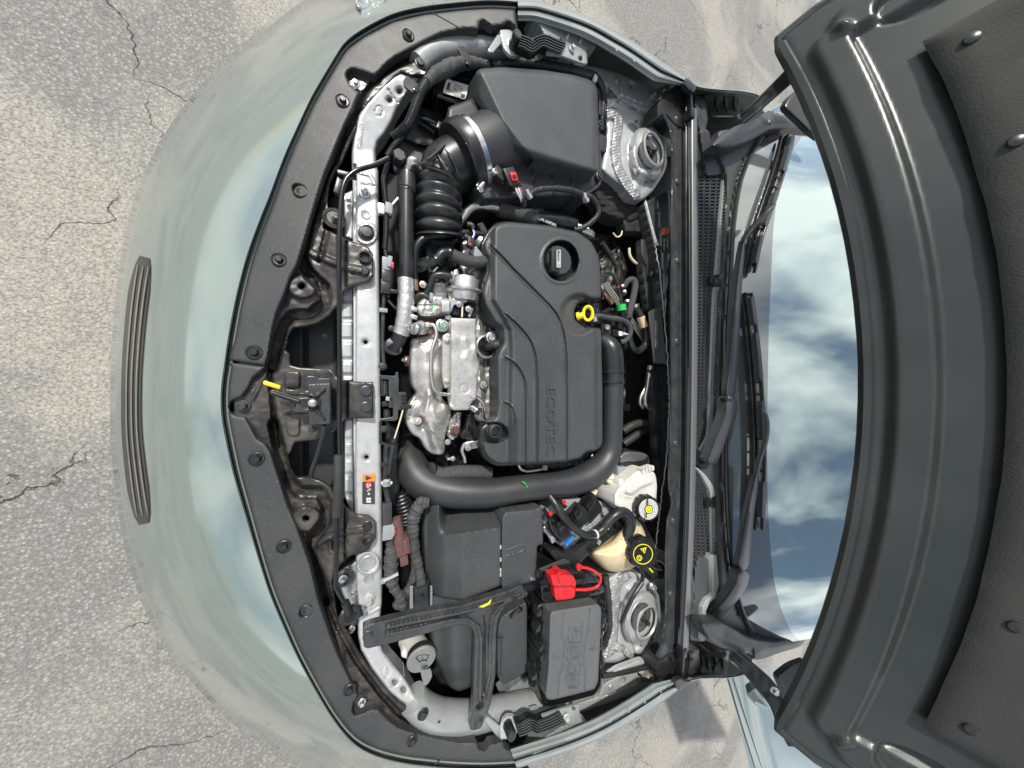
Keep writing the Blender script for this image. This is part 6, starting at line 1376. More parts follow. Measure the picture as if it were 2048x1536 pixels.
# ================================================================ BATTERY SIDE
bb = thing('battery_cover', 'large textured grey battery cover box with sloping facets under the black brace', 'battery cover', 920, 1180, -150)
def bah(X, Y, d):
    z = -30 * np.clip((926 - X) / 38, 0, 1) - 40 * np.clip((888 - X) / 34, 0, 1)
    z += -85 * np.clip((1067 + (X - 924) * -.14 - Y) / 52, 0, 1.1) * smooth01((X - 876) / 20)
    return z
relief('upper_box', fillet([(868, 1010), (1000, 1004), (1002, 1060), (1001, 1172), (928, 1201), (916, 1200), (866, 1192), (852, 1150), (846, 1060), (850, 1016)], 6), m_cover, -52, hf=bah, cell=2.4, parent=bb, skirt=60, edge=6)
def bbh(X, Y, d): return -30 * smooth01((916 - X) / 44) - 14 * smooth01((Y - 1330) / 40)
relief('lower_box', fillet([(862, 1186), (1002, 1150), (960, 1200), (958, 1366), (948, 1371), (917, 1384), (898, 1374), (884, 1346), (866, 1306), (858, 1240)], 7), m_cover, -84, hf=bbh, cell=2.6, parent=bb, skirt=80, edge=10, flare=3)
for y in (1095, 1120, 1141, 1150): boxy('yellowed_clip', (1001.5, y, -52), (3, 7, 6), m_lgrey, 0, bb, .5)
b2 = thing('battery_side_cover', 'flat grey plastic cover with a pressed thumb groove beside the battery box', 'cover', 1040, 1100, -120)
relief('cover_panel', fillet([(1004, 1036), (1012, 1024), (1060, 1020), (1084, 1014), (1086, 1088), (1074, 1092), (1072, 1148), (1076, 1160), (1008, 1180), (1002, 1170)], 4), m_cover, -56,
       hf=lambda X, Y, d: ridge(X, Y, [(1016, 1112), (1036, 1108), (1050, 1100), (1050, 1092), (1040, 1092), (1016, 1100)], 3, 2.5) + ridge(X, Y, [(1068, 1018), (1068, 1038), (1084, 1036)], 2, -2), cell=1.8, parent=b2, skirt=60, edge=4)
relief('under_shelf', fillet([(1002, 1174), (1080, 1152), (1090, 1160), (1070, 1182), (1046, 1186)], 3), m_black, -74, hf=lambda X, Y, d: ridge(X, Y, [(1020, 1176), (1080, 1160)], 4, 5), cell=2.2, parent=b2, skirt=40, edge=3)
lathe('latch_eye', (1078, 1148, -48), [(7, -6), (7, 2), (4, 3), (3, 0)], m_black, parent=b2, seg=20); boxy('latch_pin', (1066, 1158, -50), (12, 6, 8), m_zinc, 30, b2, 1)
b3 = thing('relay_cover', 'smaller flat grey plastic cover with a corner latch between the brace and the fuse box', 'cover', 1026, 1290, -140)
relief('cover_panel', fillet([(996, 1250), (1002, 1234), (1018, 1222), (1040, 1210), (1052, 1203), (1054, 1215), (1054, 1342), (1040, 1352), (1008, 1370), (996, 1356), (994, 1300)], 5), m_cover, -68,
       hf=lambda X, Y, d: ridge(X, Y, [(1002, 1272), (1002, 1352)], 3, 3) + ridge(X, Y, [(998, 1275), (1004, 1275)], 3, 4), cell=1.8, parent=b3, skirt=60, edge=4)
slab('corner_latch', [(1023, 1229), (1041, 1214), (1046, 1216), (1045, 1224), (1026, 1231), (1024, 1238), (1020, 1236)], m_gloss, -62, 4, b3, bev=.8); boxy('latch_core', (1034, 1224, -60), (14, 5, 4), m_cover2, -28, b3, 1)
# Y-shaped brace
yo = [(725, 1254), (742, 1247), (800, 1233), (824, 1226), (923, 1210), (980, 1192), (1020, 1179), (1045, 1168), (1048, 1182), (1058, 1184), (1054, 1194), (1034, 1202), (1016, 1210), (1003, 1222), (996, 1240), (993, 1266), (991, 1350), (981, 1409), (976, 1424), (962, 1452), (954, 1460), (940, 1460), (940, 1448),
      (943, 1420), (946, 1396), (949, 1268), (945, 1257), (938, 1251), (926, 1249), (902, 1253), (798, 1282), (736, 1297), (727, 1294)]
def yh(X, Y, d):
    z = ridge(X, Y, [(772, 1256), (830, 1244), (920, 1226), (960, 1216), (1000, 1202), (1040, 1188)], 7, 6, soft=3) + ridge(X, Y, [(772, 1270), (840, 1256), (905, 1240), (935, 1238), (956, 1252), (962, 1276), (960, 1400)], 7, 6, soft=3)
    z += ridge(X, Y, [(1030, 1196), (1000, 1212), (984, 1236), (980, 1270), (979, 1350), (968, 1400)], 6, 6, soft=3) + ridge(X, Y, [(968, 1230), (970, 1280), (969, 1390)], 3, -4)
    z += ridge(X, Y, [(800, 1256), (920, 1232)], 1.6, -2) + ridge(X, Y, [(1050, 1172), (1056, 1190)], 2, 3); return z + nz2(X, Y, 20, 3) * .3
yb = tag(relief('support_brace', fillet(yo, 5), m_blacksteel, -40, hf=yh, cell=1.8, skirt=12, edge=4, holes=[rrect(960, 1412, 1, 1)] if False else [fillet(rrect(960, 1412, 15, 10, -40), 5, 5)]), 'black pressed steel Y-shaped brace with a worn arm and a small yellow paint mark', 'brace')
for (x, y) in ((737, 1271), (957, 1444)): bolt(x, y, -41, 11, 'plug', m_blacksteel, yb)
slab('yellow_paint_mark', [(958, 1214), (976, 1206), (983, 1198), (980, 1208), (966, 1215)], m_lyellow, -34, .8, yb, bev=.1)
# washer filler
m_neck = M('aged_white_plastic', (.46, .45, .41), .45, sss=.1, dirt=(20, (.36, .34, .29), .5))
wf = thing('washer_fluid_filler', 'washer fluid filler with white neck and round grey cap marked with a windscreen symbol', 'filler cap', 843, 1318, -120)
tube('white_neck', [(816, 1272, -150, 20), (826, 1286, -130, 22), (836, 1300, -108, 22), (841, 1310, -92, 22)], 22, m_neck, wf, seg=36)
lathe('neck_lug', (812, 1306, -112), [(9, -14), (9, 0), (5, 5), (.1, 6)], m_white, parent=wf, seg=20)
m_cap = M('washer_cap_grey', (.17, .175, .17), .5, bump=GRIT, dirt=(30, (.23, .23, .22), .5))
cax = (-.05, -.16, 1)
lathe('cap_skirt', (842, 1314, -84), [(26, -10), (27, 0), (27, 6)], m_black, ax=cax, parent=wf, seg=48); lathe('round_cap', (843, 1317, -76), [(27.5, -2), (28, 1), (26.5, 3.5), (.1, 3.5)], m_cap, ax=cax, parent=wf, seg=48)
slab('cap_tab', fillet([(840, 1340), (862, 1338), (865, 1352), (858, 1366), (849, 1374), (844, 1358)], 4), m_cap, -76, 4, wf)
nrm = cax
def sym(pts, c, rot, mat, parent, r=.8, h=-71): 
    a = math.radians(rot); tube('windscreen_symbol', [(c[0] + x * math.cos(a) - y * math.sin(a), c[1] + x * math.sin(a) + y * math.cos(a), h) for x, y in pts], r, mat, parent, seg=6, spline=False)
fan = [(-13, -4), (-7, -7), (0, -8), (7, -7), (13, -4)]
sym(fan, (845, 1317), -12, m_gloss, wf); sym([(-13, -4), (-7, 6)], (845, 1317), -12, m_gloss, wf); sym([(13, -4), (7, 6)], (845, 1317), -12, m_gloss, wf); sym([(-7, 6), (-3, 4), (3, 4), (7, 6)], (845, 1317), -12, m_gloss, wf)
for k in range(4): sym([(0, 4 - k * 5), (0, 2 - k * 5)], (845, 1317), -12, m_gloss, wf)
sym([(-9, -12), (-6, -15)], (845, 1317), -12, m_gloss, wf); sym([(9, -12), (6, -15)], (845, 1317), -12, m_gloss, wf); sym([(-3, -14), (3, -14)], (845, 1317), -12, m_gloss, wf)
for q in ([(-6, 11), (-1, 10), (-1, 18), (-6, 18), (-6, 11)], [(1, 10), (6, 11), (6, 18), (1, 18), (1, 10)], [(-6, 14), (6, 14)]): sym(q, (848, 1321), -8, m_gloss, wf, .6)
# taped harness and black multiplug
hx = thing('battery_harness', 'thick cloth-taped harness dropping to a black multiplug beside the battery cover', 'wiring harness', 835, 1120, -130)
tube('taped_harness', [(856, 1004, -96, 9), (840, 1012, -94, 12), (830, 1026, -94, 13), (826, 1044, -94, 12), (826, 1064, -94, 11), (828, 1090, -96, 10), (832, 1116, -98, 10), (838, 1140, -98, 9), (843, 1168, -98, 9)], 11, m_tape, hx, wob=.14, seg=20)
tube('tape_tail', [(856, 1004, -92, 8), (844, 1002, -92, 9), (830, 1010, -92, 7)], 8, m_tape, hx, wob=.2)
boxy('multiplug_shell', (842, 1196, -92), (38, 58, 30), m_gloss, -3, hx, 3); boxy('multiplug_cover', (843, 1196, -84), (26, 40, 8), m_cover2, -3, hx, 2)
for q in range(9): boxy('side_rib', (823, 1176 + q * 5, -86), (6, 2.4, 6), m_greyplug, 0, hx, .5); boxy('side_rib', (863, 1176 + q * 5, -86), (4, 2.4, 6), m_greyplug, 0, hx, .5)
boxy('cable_boot', (842, 1168, -86), (16, 10, 10), m_tape, 0, hx, 2)
lathe('plug_dot', (845, 1190, -82), [(3.4, 0), (3, 1)], m_black, parent=hx, seg=16)
relief('battery_tray', [(846, 1010), (1090, 1010), (1080, 1180), (1060, 1380), (1010, 1400), (900, 1400), (862, 1340), (840, 1200)], m_black, -200, hf=lambda X, Y, d: nz2(X, Y, 40, 2) * 8, cell=7, skirt=40, edge=6, parent=bb)
relief('tray_side', fillet([(1000, 1392), (1020, 1376), (1052, 1352), (1068, 1380), (1086, 1410), (1040, 1420), (1010, 1412)], 5), m_rail, -100, hf=lambda X, Y, d: ridge(X, Y, [(1012, 1380), (1034, 1404), (1060, 1412)], 5, 6), cell=3, skirt=30, edge=5, parent=bb)

# ================================================================ FUSE BOX
fb = thing('fuse_box', 'black under-hood fuse box with pale embossed lid and snap clips', 'fuse box', 1145, 1300, -120)
relief('base_tray', fillet([(1083, 1206), (1100, 1200), (1180, 1186), (1205, 1178), (1214, 1192), (1212, 1210), (1206, 1250), (1206, 1300), (1202, 1370), (1190, 1390), (1140, 1404), (1090, 1414), (1082, 1408), (1074, 1370), (1068, 1330), (1074, 1270), (1080, 1240)], 6), m_black, -40,
       hf=lambda X, Y, d: 5 * (np.abs(((d) % 5) - 2.5) < 1.2) * (d < 16), cell=1.6, parent=fb, skirt=90, edge=3)
m_lid = M('fuse_lid_plastic', (.088, .092, .094), .5, bump=GRIT, speck=(1500, .72, (.24, .24, .24)), dirt=(12, (.12, .122, .12), .5))
def lidh(X, Y, d):
    z = np.zeros(X.shape)
    for p in ([(1128, 1226), (1125, 1260), (1124, 1276), (1130, 1284), (1128, 1330), (1124, 1342), (1119, 1352), (1117, 1392)], [(1181, 1216), (1178, 1260), (1171, 1286), (1168, 1330), (1172, 1338), (1170, 1380)]): z += ridge(X, Y, p, 2.2, 2, soft=1.2)
    z += ridge(X, Y, fillet([(1140, 1243), (1166, 1243), (1158, 1377), (1132, 1377)], 6), 1.8, 1.6, True, soft=1)
    # snowflake-like star, battery, car and book pictograms
    cx, cy = 1153, 1262
    for a in (20, 80, 140): z += ridge(X, Y, [(cx - 9 * math.cos(math.radians(a)), cy - 9 * math.sin(math.radians(a))), (cx + 9 * math.cos(math.radians(a)), cy + 9 * math.sin(math.radians(a)))], 2, 1.8, soft=1)
    z += ridge(X, Y, [(1140, 1286), (1162, 1286)], 1.8, 1.6, soft=1) + ridge(X, Y, [(1146, 1272), (1146, 1282), (1152, 1276)], 1.8, 1.6, soft=1)
    z += ridge(X, Y, [(1144, 1294), (1156, 1294), (1156, 1316), (1143, 1316), (1144, 1294)], 2, 1.8, soft=1) + ridge(X, Y, [(1140, 1296), (1140, 1300)], 3, 1.8) + ridge(X, Y, [(1139, 1310), (1139, 1314)], 3, 1.8) + ridge(X, Y, [(1152, 1299), (1147, 1305), (1152, 1307), (1147, 1312)], 1.5, 1.8, soft=1)
    z += ridge(X, Y, [(1136, 1320), (1160, 1320)], 1.8, 1.6, soft=1) + ridge(X, Y, [(1140, 1342), (1137, 1328), (1143, 1328), (1152, 1336), (1153, 1344), (1148, 1348), (1138, 1348)], 2, 1.8, True, soft=1)
    z += ridge(X, Y, [(1134, 1352), (1158, 1352)], 1.8, 1.6, soft=1) + ridge(X, Y, [(1139, 1358), (1153, 1358), (1152, 1372), (1138, 1372)], 2, 1.8, True, soft=1) + ridge(X, Y, [(1146, 1358), (1145, 1372)], 1.6, 1.6, soft=1)
    z += ridge(X, Y, [(1104, 1313), (1116, 1313), (1116, 1318)], 1.6, 1.8, soft=1) + ridge(X, Y, [(1180, 1300), (1190, 1296), (1186, 1302)], 1.6, 1.8, soft=1)
    return z
relief('lid', fillet([(1104, 1221), (1194, 1207), (1201, 1213), (1203, 1224), (1201, 1270), (1196, 1364), (1189, 1379), (1104, 1400), (1094, 1399), (1090, 1391), (1096, 1330), (1099, 1228)], 7), m_lid, -6, hf=lidh, cell=1.15, parent=fb, skirt=34, edge=7, drop=7)
for (x, y, s) in ((1079, 1226, 0), (1077, 1258, 0), (1084, 1296, 0), (1086, 1314, 0), (1070, 1354, 0), (1070, 1376, 0), (1209, 1236, 1), (1200, 1272, 1), (1200, 1296, 1), (1204, 1330, 1)):
    boxy('snap_clip', (x, y, -18), (11, 13, 18), m_black, 4, fb, 1.5); boxy('clip_window', (x + (2 if s else -2), y, -16), (5, 7, 4), m_gloss, 4, fb, .8)
tube('side_loop', [(1090, 1208, -22), (1078, 1212, -24), (1076, 1222, -24), (1082, 1230, -24)], 3, m_black, fb); tube('side_loop', [(1206, 1236, -20), (1212, 1250, -22), (1208, 1262, -24)], 3, m_black, fb)
relief('side_tray', fillet([(1056, 1204), (1078, 1190), (1084, 1240), (1074, 1290), (1068, 1340), (1072, 1380), (1060, 1368), (1056, 1290)], 3), m_gloss, -90, hf=lambda X, Y, d: ridge(X, Y, [(1060, 1220), (1068, 1268), (1064, 1340)], 4, 8) + nz2(X, Y, 16, 2) * 3, cell=2.4, parent=fb, skirt=60, edge=3)
tb = thing('jump_start_terminal', 'bright red plastic terminal cap with plus sign and looping red strap on a black base', 'terminal cap', 1128, 1172, -60)
relief('terminal_base', fillet([(1080, 1166), (1104, 1142), (1150, 1132), (1180, 1140), (1204, 1166), (1212, 1184), (1196, 1192), (1098, 1208), (1084, 1204)], 5), m_gloss, -34, hf=lambda X, Y, d: ridge(X, Y, [(1090, 1180), (1120, 1176), (1200, 1168)], 6, -6) + ridge(X, Y, [(1092, 1202), (1200, 1182)], 2, 3) + mesa(X, Y, fillet(rrect(1160, 1164, 26, 16, -4), 3), 10, 3), cell=2, parent=tb, skirt=80, edge=4)
def redh(X, Y, d): return -12 * smooth01((Y - 1170) / 6) + ridge(X, Y, [(1114, 1152), (1120, 1170), (1140, 1174), (1146, 1164)], 2.5, -3) + mesa(X, Y, fillet([(1116, 1142), (1130, 1144), (1130, 1154), (1112, 1152)], 3), 5, 2) - mesa(X, Y, fillet([(1119, 1146), (1127, 1147), (1126, 1151), (1118, 1150)], 1), 5, 2)
relief('red_cap', fillet([(1100, 1150), (1114, 1148), (1118, 1140), (1126, 1142), (1128, 1148), (1145, 1150), (1149, 1156), (1152, 1166), (1150, 1194), (1144, 1198), (1114, 1202), (1110, 1198), (1106, 1172)], 4), m_red, -8, hf=redh, cell=1.3, parent=tb, skirt=20, edge=4)
for p in ([(1127, 1185), (1137, 1184)], [(1132, 1180), (1132, 1190)]): tube('plus_sign', [(x, y, -19) for x, y in p], 1, m_red, tb, seg=6, spline=False)
tube('red_strap', [(1150, 1179, -20), (1172, 1179, -14), (1192, 1174, -10), (1200, 1164, -8), (1200, 1152, -8), (1188, 1142, -8), (1174, 1136, -8), (1160, 1134, -10)], 2.6, m_red, tb, seg=10); lathe('strap_eye', (1158, 1134, -12), [(6, -3), (6, 2), (3, 3), (2.6, 0)], m_red, parent=tb, seg=20)

# ================================================================ ENGINE CONTROLLER
ecu = thing('engine_controller', 'silver engine controller with black connectors and red and blue locking levers', 'control unit', 1150, 1060, -120)
relief('aluminium_case', fillet([(1086, 1046), (1098, 1058), (1108, 1080), (1130, 1098), (1150, 1088), (1186, 1062), (1214, 1040), (1222, 1018), (1206, 1004), (1170, 996), (1110, 1000), (1090, 1020)], 6), m_greyplug, -82, cell=3, parent=ecu, skirt=40, edge=5)
relief('case_edge', fillet([(1084, 1060), (1100, 1078), (1132, 1100), (1186, 1064), (1216, 1036), (1210, 1030), (1176, 1056), (1132, 1086), (1104, 1066), (1090, 1050)], 4), m_zinc, -76, cell=2.4, parent=ecu, skirt=20, edge=3)
def plug(c, w_, h_, rot, lever, label):
    boxy('connector_housing', (c[0], c[1], -58), (w_, h_, 30), m_black, rot, ecu, 4); boxy('connector_top', (c[0] - 3, c[1] - 5, -48), (w_ * .66, h_ * .5, 14), m_gloss, rot, ecu, 4, top=.85)
    boxy('connector_foot', (c[0] + 5, c[1] + 14, -60), (w_ * 1.0, 12, 18), m_black, rot, ecu, 2)
plug((1128, 1054), 44, 44, -33, None, None); plug((1160, 1034), 32, 40, -33, None, None); plug((1186, 1016), 40, 40, -33, None, None)
for q in range(6): boxy('latch_tooth', (1090 + q * 2.4, 1020 + q * 4, -60), (8, 2.6, 6), m_black, -30, ecu, .6); boxy('latch_tooth', (1120 + q * 2.4, 1000 + q * 3, -60), (8, 2.2, 6), m_black, -30, ecu, .6)
boxy('red_lever', (1102, 1028, -48), (8, 6, 6), m_red, -25, ecu, 1); boxy('red_lever', (1130, 1006, -48), (8, 6, 6), m_red, -25, ecu, 1); boxy('blue_lever', (1140, 1083, -52), (24, 6, 6), m_blue, -34, ecu, 1)
boxy('silver_lug', (1106, 1080, -66), (9, 14, 10), m_greyplug, -20, ecu, 2); boxy('silver_lug', (1212, 1024, -66), (14, 12, 10), m_greyplug, -20, ecu, 2)
tube('lever_loop', [(1098, 1040, -56), (1106, 1062, -54), (1124, 1078, -52), (1142, 1070, -52)], 2.2, m_black, ecu, seg=8)
bk = thing('controller_bracket', 'black plastic bracket running diagonally below the engine controller with a pale end', 'bracket', 1160, 1100, -110)
relief('bracket_rail', fillet([(1098, 1104), (1112, 1098), (1130, 1110), (1156, 1100), (1214, 1056), (1236, 1034), (1248, 1038), (1250, 1056), (1236, 1064), (1170, 1116), (1150, 1142), (1140, 1132), (1112, 1122)], 4), m_black, -58,
       hf=lambda X, Y, d: ridge(X, Y, fillet(rrect(1186, 1094, 20, 9, -33), 3), 2, 4, True) + ridge(X, Y, fillet(rrect(1212, 1070, 18, 9, -33), 3), 2, 4, True), cell=1.8, parent=bk, skirt=40, edge=3)
slab('pale_end_plate', fillet([(1072, 1142), (1110, 1126), (1130, 1118), (1140, 1124), (1150, 1136), (1142, 1140), (1078, 1144)], 2), m_cover, -52, 5, bk); boxy('bracket_block', (1240, 1046, -44), (18, 18, 16), m_gloss, 8, bk, 3); boxy('bracket_pin', (1200, 1086, -48), (5, 9, 6), m_greyplug, 30, bk, 1)
ph = thing('coolant_vent_hose', 'black hose with white bands curling over to the coolant tank', 'hose', 1190, 1060, -80)
tube('hose', [(1098, 990, -70, 7.5), (1112, 1010, -52, 7.5), (1126, 1034, -40, 7.5), (1146, 1054, -38, 7.5), (1166, 1068, -38, 7), (1184, 1070, -38, 7), (1202, 1060, -36, 7.5), (1216, 1044, -32, 8.5), (1230, 1030, -28, 9.5), (1244, 1024, -26, 10.5), (1256, 1032, -24, 11), (1260, 1050, -24, 11), (1256, 1066, -24, 9.5), (1252, 1078, -26, 8)], 8, m_rubber, ph, seg=22, sub=10)
for (a, b_) in (((1190, 1068.5), (1192, 1067.6)), ((1209, 1053), (1210.5, 1051))): tube('white_band', [(a[0], a[1], -36), (b_[0], b_[1], -36)], 8.6, m_lwhite, ph, seg=22, spline=False)
tube('printed_sleeve', [(1253, 1072, -26), (1250, 1086, -28)], 8.2, M('yellow_specked_rubber', (.05, .045, .02), .5, speck=(500, .6, (.5, .45, .1))), ph, seg=20, spline=False)
tube('spring_clip', [(1250, 1088, -28), (1249, 1096, -30)], 8.8, m_zinc, ph, rib=(5, 2), seg=20, sharp=80)

# ================================================================ FLUID RESERVOIRS
br2 = thing('brake_fluid_reservoir', 'white brake fluid reservoir with black cap carrying a printed white ring', 'reservoir', 1272, 985, -80)
relief('white_tank', fillet([(1240, 972), (1256, 956), (1270, 944), (1290, 936), (1308, 944), (1312, 954), (1314, 972), (1312, 1006), (1290, 1024), (1274, 1034), (1252, 1030), (1244, 1018), (1228, 1010), (1228, 990)], 6), m_white, -26,
       hf=lambda X, Y, d: mesa(X, Y, fillet([(1262, 956), (1300, 946), (1306, 966), (1280, 976), (1264, 990), (1248, 984)], 5), 8, 6) + sum(ridge(X, Y, [(1244 + q * 5, 978), (1240 + q * 5, 996)], 2, 2.4) for q in range(5)) + sum(ridge(X, Y, [(1240, 984 + q * 6), (1266, 990 + q * 6)], 2, 2) for q in range(2)), cell=1.8, parent=br2, skirt=70, edge=6)
boxy('level_lug', (1244, 966, -36), (16, 14, 20), m_white, 10, br2, 4); boxy('ribbed_lug', (1298, 940, -20), (34, 10, 16), m_white, -6, br2, 2)
for q in range(4): boxy('lug_rib', (1288 + q * 6, 938, -14), (2.4, 8, 6), m_white, -6, br2, .6)
lathe('cream_plug', (1222, 957, -60), [(11, -10), (11, 0), (9, 2), (9, 0), (.1, 0)], m_cream, parent=br2, seg=28); tube('plug_slot', [(1215, 957, -58), (1229, 957, -58)], 1.4, m_white, br2, seg=6, spline=False)
def screwcap(parent, c, r, ax, lobes, depth=12):
    lathe('cap_grip', c, [(r * .92, -depth), (r, -depth * .6), (r, 0), (r * .93, 3), (r * .9, 3)], m_gloss, ax=ax, parent=parent, seg=96, lobes=lobes, lobe=.05, sharp=50)
cx_ = (-.38, .05, 1); cc_ = (1295, 1017, 2)
screwcap(br2, cc_, 25, cx_, 12, 16)
o_ = Vector(cx_).normalized() * 4.2
def shifted(c, ax, k):
    s = SK(*c); v = W(*c) + Vector(ax).normalized() * k * s
    d_ = v - Vector((0, 0, ZF + DC)); # back to pixel + height
    h = (v.z - ZF) * 1000; Zc = -(-d_.x * ST + d_.z * CT) if False else None
    zc = -(d_.z * CT - d_.x * ST) if False else None
    # camera axes: right = (CT,0,ST)... solved from the same mapping as arrW
    t = -d_.z; # metres below the lens
    a = d_.x / t; u = F * (a * CT - ST) / (CT + a * ST); k_ = t / (F * CT - u * ST); return (u + 1024, 768 - d_.y / k_, h)
lathe('white_ring_label', shifted(cc_, cx_, 3.2), [(20, 0), (20, .6), (9, .7), (9, 0)], m_lwhite, ax=cx_, parent=br2, seg=48, capit=False)
for rr in (18.5, 16, 13.5, 11.5): lathe('ring_text_line', shifted(cc_, cx_, 3.2), [(rr + .45, .7), (rr + .45, 1.0), (rr - .45, 1.0), (rr - .45, .7)], m_lblack, ax=cx_, parent=br2, seg=48, capit=False)
lathe('cap_centre', shifted(cc_, cx_, 3.2), [(9.5, 0), (9.5, .9)], m_gloss, ax=cx_, parent=br2, seg=32); lathe('yellow_centre', shifted(cc_, cx_, 3.2), [(7, .9), (7, 1.6)], m_lyellow, ax=cx_, parent=br2, seg=32)
lathe('centre_ring', shifted(cc_, cx_, 3.2), [(4.4, 1.6), (4.4, 2.0), (3.4, 2.0), (3.4, 1.6)], m_gloss, ax=cx_, parent=br2, seg=32, capit=False)
boxy('label_gap', (1296, 1004, 10), (2.0, 12, 1.5), m_gloss, 0, br2, .2); boxy('label_gap', (1293, 1031, 10), (2.0, 10, 1.5), m_gloss, 0, br2, .2)
ct = thing('coolant_tank', 'round translucent amber coolant tank with a black grip cap and yellow warning print', 'coolant tank', 1240, 1105, -100)
relief('tank_body', catmull([(1182, 1108), (1196, 1094), (1222, 1080), (1246, 1052), (1264, 1036), (1278, 1044), (1290, 1066), (1293, 1092), (1284, 1120), (1262, 1138), (1236, 1144), (1212, 1140), (1196, 1126)], 5, True), m_amber, -58, hf=lambda X, Y, d: 44 * np.sqrt(np.clip(1 - (1 - np.clip(d / 50, 0, 1)) ** 2, 0, 1)) + ridge(X, Y, [(1190, 1104), (1230, 1090), (1262, 1064), (1280, 1050)], 3, 1.5), cell=2, parent=ct, skirt=60, edge=5)
tube('tank_nipple', [(1249, 1096, -30, 5), (1249, 1106, -26, 6), (1246, 1114, -26, 7)], 6, m_amber2, ct, seg=16); lathe('amber_patch', (1240, 1106, -22), [(13, -4), (11, 0), (.1, 2)], m_amber2, parent=ct, seg=24)
c2 = (1284, 1106, 8); ax2 = (-.45, .02, 1)
screwcap(ct, c2, 30, ax2, 8, 20)
p2 = shifted(c2, ax2, 3.2)
lathe('cap_face', p2, [(26, 0), (26, .4)], m_gloss, ax=ax2, parent=ct, seg=48); lathe('yellow_ring', p2, [(20, .4), (20, 1.0), (18.8, 1.0), (18.8, .4)], m_lyellow, ax=ax2, parent=ct, seg=48, capit=False)
pn = shifted(c2, ax2, 4.4)
lathe('warning_triangle', (pn[0] + 1, pn[1] - 9, pn[2]), [(7.2, 0), (7.2, .8), (5.2, .8), (5.2, 0)], m_lyellow, ax=ax2, parent=ct, seg=3, capit=False); lathe('triangle_dot', (pn[0] + 1, pn[1] - 9, pn[2]), [(1.6, 0), (1.6, .8)], m_lyellow, ax=ax2, parent=ct, seg=8); lathe('book_symbol', (pn[0] + 4, pn[1] + 8, pn[2]), [(7, 0), (7, .8), (5.2, .8), (5.2, 0)], m_lyellow, ax=ax2, parent=ct, seg=4, capit=False)
for rr in (5.2, 2.6): lathe('no_opening_symbol', (pn[0] - 8, pn[1] + 7, pn[2] - 3), [(rr + .5, .4), (rr + .5, 1.0), (rr - .5, 1.0), (rr - .5, .4)], m_lyellow, ax=ax2, parent=ct, seg=32, capit=False)
ho_ = thing('hood_release_cable_grommet', 'black rubber elbow with a yellow band disappearing into the cowl', 'grommet', 1306, 1142, -40)
tube('rubber_elbow', [(1288, 1130, -46, 6), (1298, 1138, -44, 8), (1310, 1146, -42, 9), (1320, 1148, -40, 9)], 8, m_rubber, ho_); tube('elbow_loop', [(1312, 1122, -30), (1324, 1130, -30), (1330, 1146, -30), (1326, 1158, -34)], 4, m_gloss, ho_); tube('yellow_band', [(1299, 1137, -32), (1305, 1144, -31)], 1.6, m_lyellow, ho_, seg=8)
tube('vent_tube', [(1282, 1136, -40), (1286, 1150, -40), (1280, 1170, -40), (1262, 1200, -40)], 4, m_gloss, ho_)
# relay module above the reservoir
rm = thing('abs_module', 'small black module with brushed metal lid beside the white reservoir', 'module', 1268, 918, -90)
relief('module_body', fillet([(1238, 912), (1250, 902), (1284, 904), (1296, 910), (1300, 926), (1282, 936), (1262, 940), (1256, 950), (1238, 938)], 4), m_black, -72, cell=2, parent=rm, skirt=60, edge=3)
relief('metal_lid', fillet([(1240, 913), (1252, 903), (1282, 905), (1294, 910), (1288, 920), (1266, 924), (1258, 922), (1240, 926)], 4), M('dull_lid_metal', (.22, .23, .22), .35, .7), -66, cell=1.8, parent=rm, skirt=6, edge=3)
boxy('grey_plug', (1244, 944, -62), (22, 20, 18), m_greyplug, 2, rm, 2); boxy('lid_ridge', (1258, 909, -63), (16, 3, 2), m_zinc, 0, rm, .5)
relief('master_cylinder_mass', [(1210, 920), (1240, 900), (1250, 960), (1230, 1010), (1200, 1000), (1206, 960)], m_black, -110, hf=lambda X, Y, d: nz2(X, Y, 14, 5) * 6, cell=3, parent=rm, skirt=30, edge=4); slab('pale_tab', [(1172, 988), (1192, 978), (1196, 982), (1188, 998), (1180, 992)], m_cream, -80, 3, rm)
# hoses and leads between engine and firewall
rh = thing('rear_hose_bundle', 'braided and smooth black hoses with a green clip and tan tape behind the engine cover', 'hose bundle', 1262, 640, -120)
tube('braided_hose', [(1248, 574, -108, 5), (1256, 562, -100, 6), (1266, 560, -96, 6.5), (1270, 572, -94, 6.5), (1266, 596, -92, 6.5), (1260, 620, -92, 6.5), (1258, 636, -94, 6)], 6.5, m_braid, rh, seg=18)
tube('smooth_hose', [(1266, 614, -98), (1276, 622, -94), (1286, 644, -92), (1292, 668, -92), (1290, 690, -92), (1276, 702, -92), (1264, 694, -92), (1258, 672, -92), (1260, 652, -94)], 6.5, m_rubber, rh, seg=20)
tube('tan_tape_wrap', [(1281, 634, -92), (1288, 654, -91)], 7.8, m_tan, rh, seg=20, spline=False); lathe('hose_clip', (1270, 612, -96), [(8, -3), (8, 3)], m_zinc, ax=(.3, -1, 0), parent=rh)
tube('sensor_lead', [(1200, 552, -80), (1212, 546, -78), (1226, 550, -78), (1234, 566, -78), (1240, 590, -78), (1243, 610, -80)], 2.6, m_rubber, rh, seg=12); slab('red_mark', rrect(1237, 574, 5, 2, -15), m_lred, -70, 1, rh, bev=.1)
tube('green_clip', [(1242, 610, -80), (1243, 622, -80)], 9.5, m_green, rh, seg=20, spline=False); tube('clip_tail', [(1243, 622, -80), (1245, 634, -84)], 6, m_black, rh)
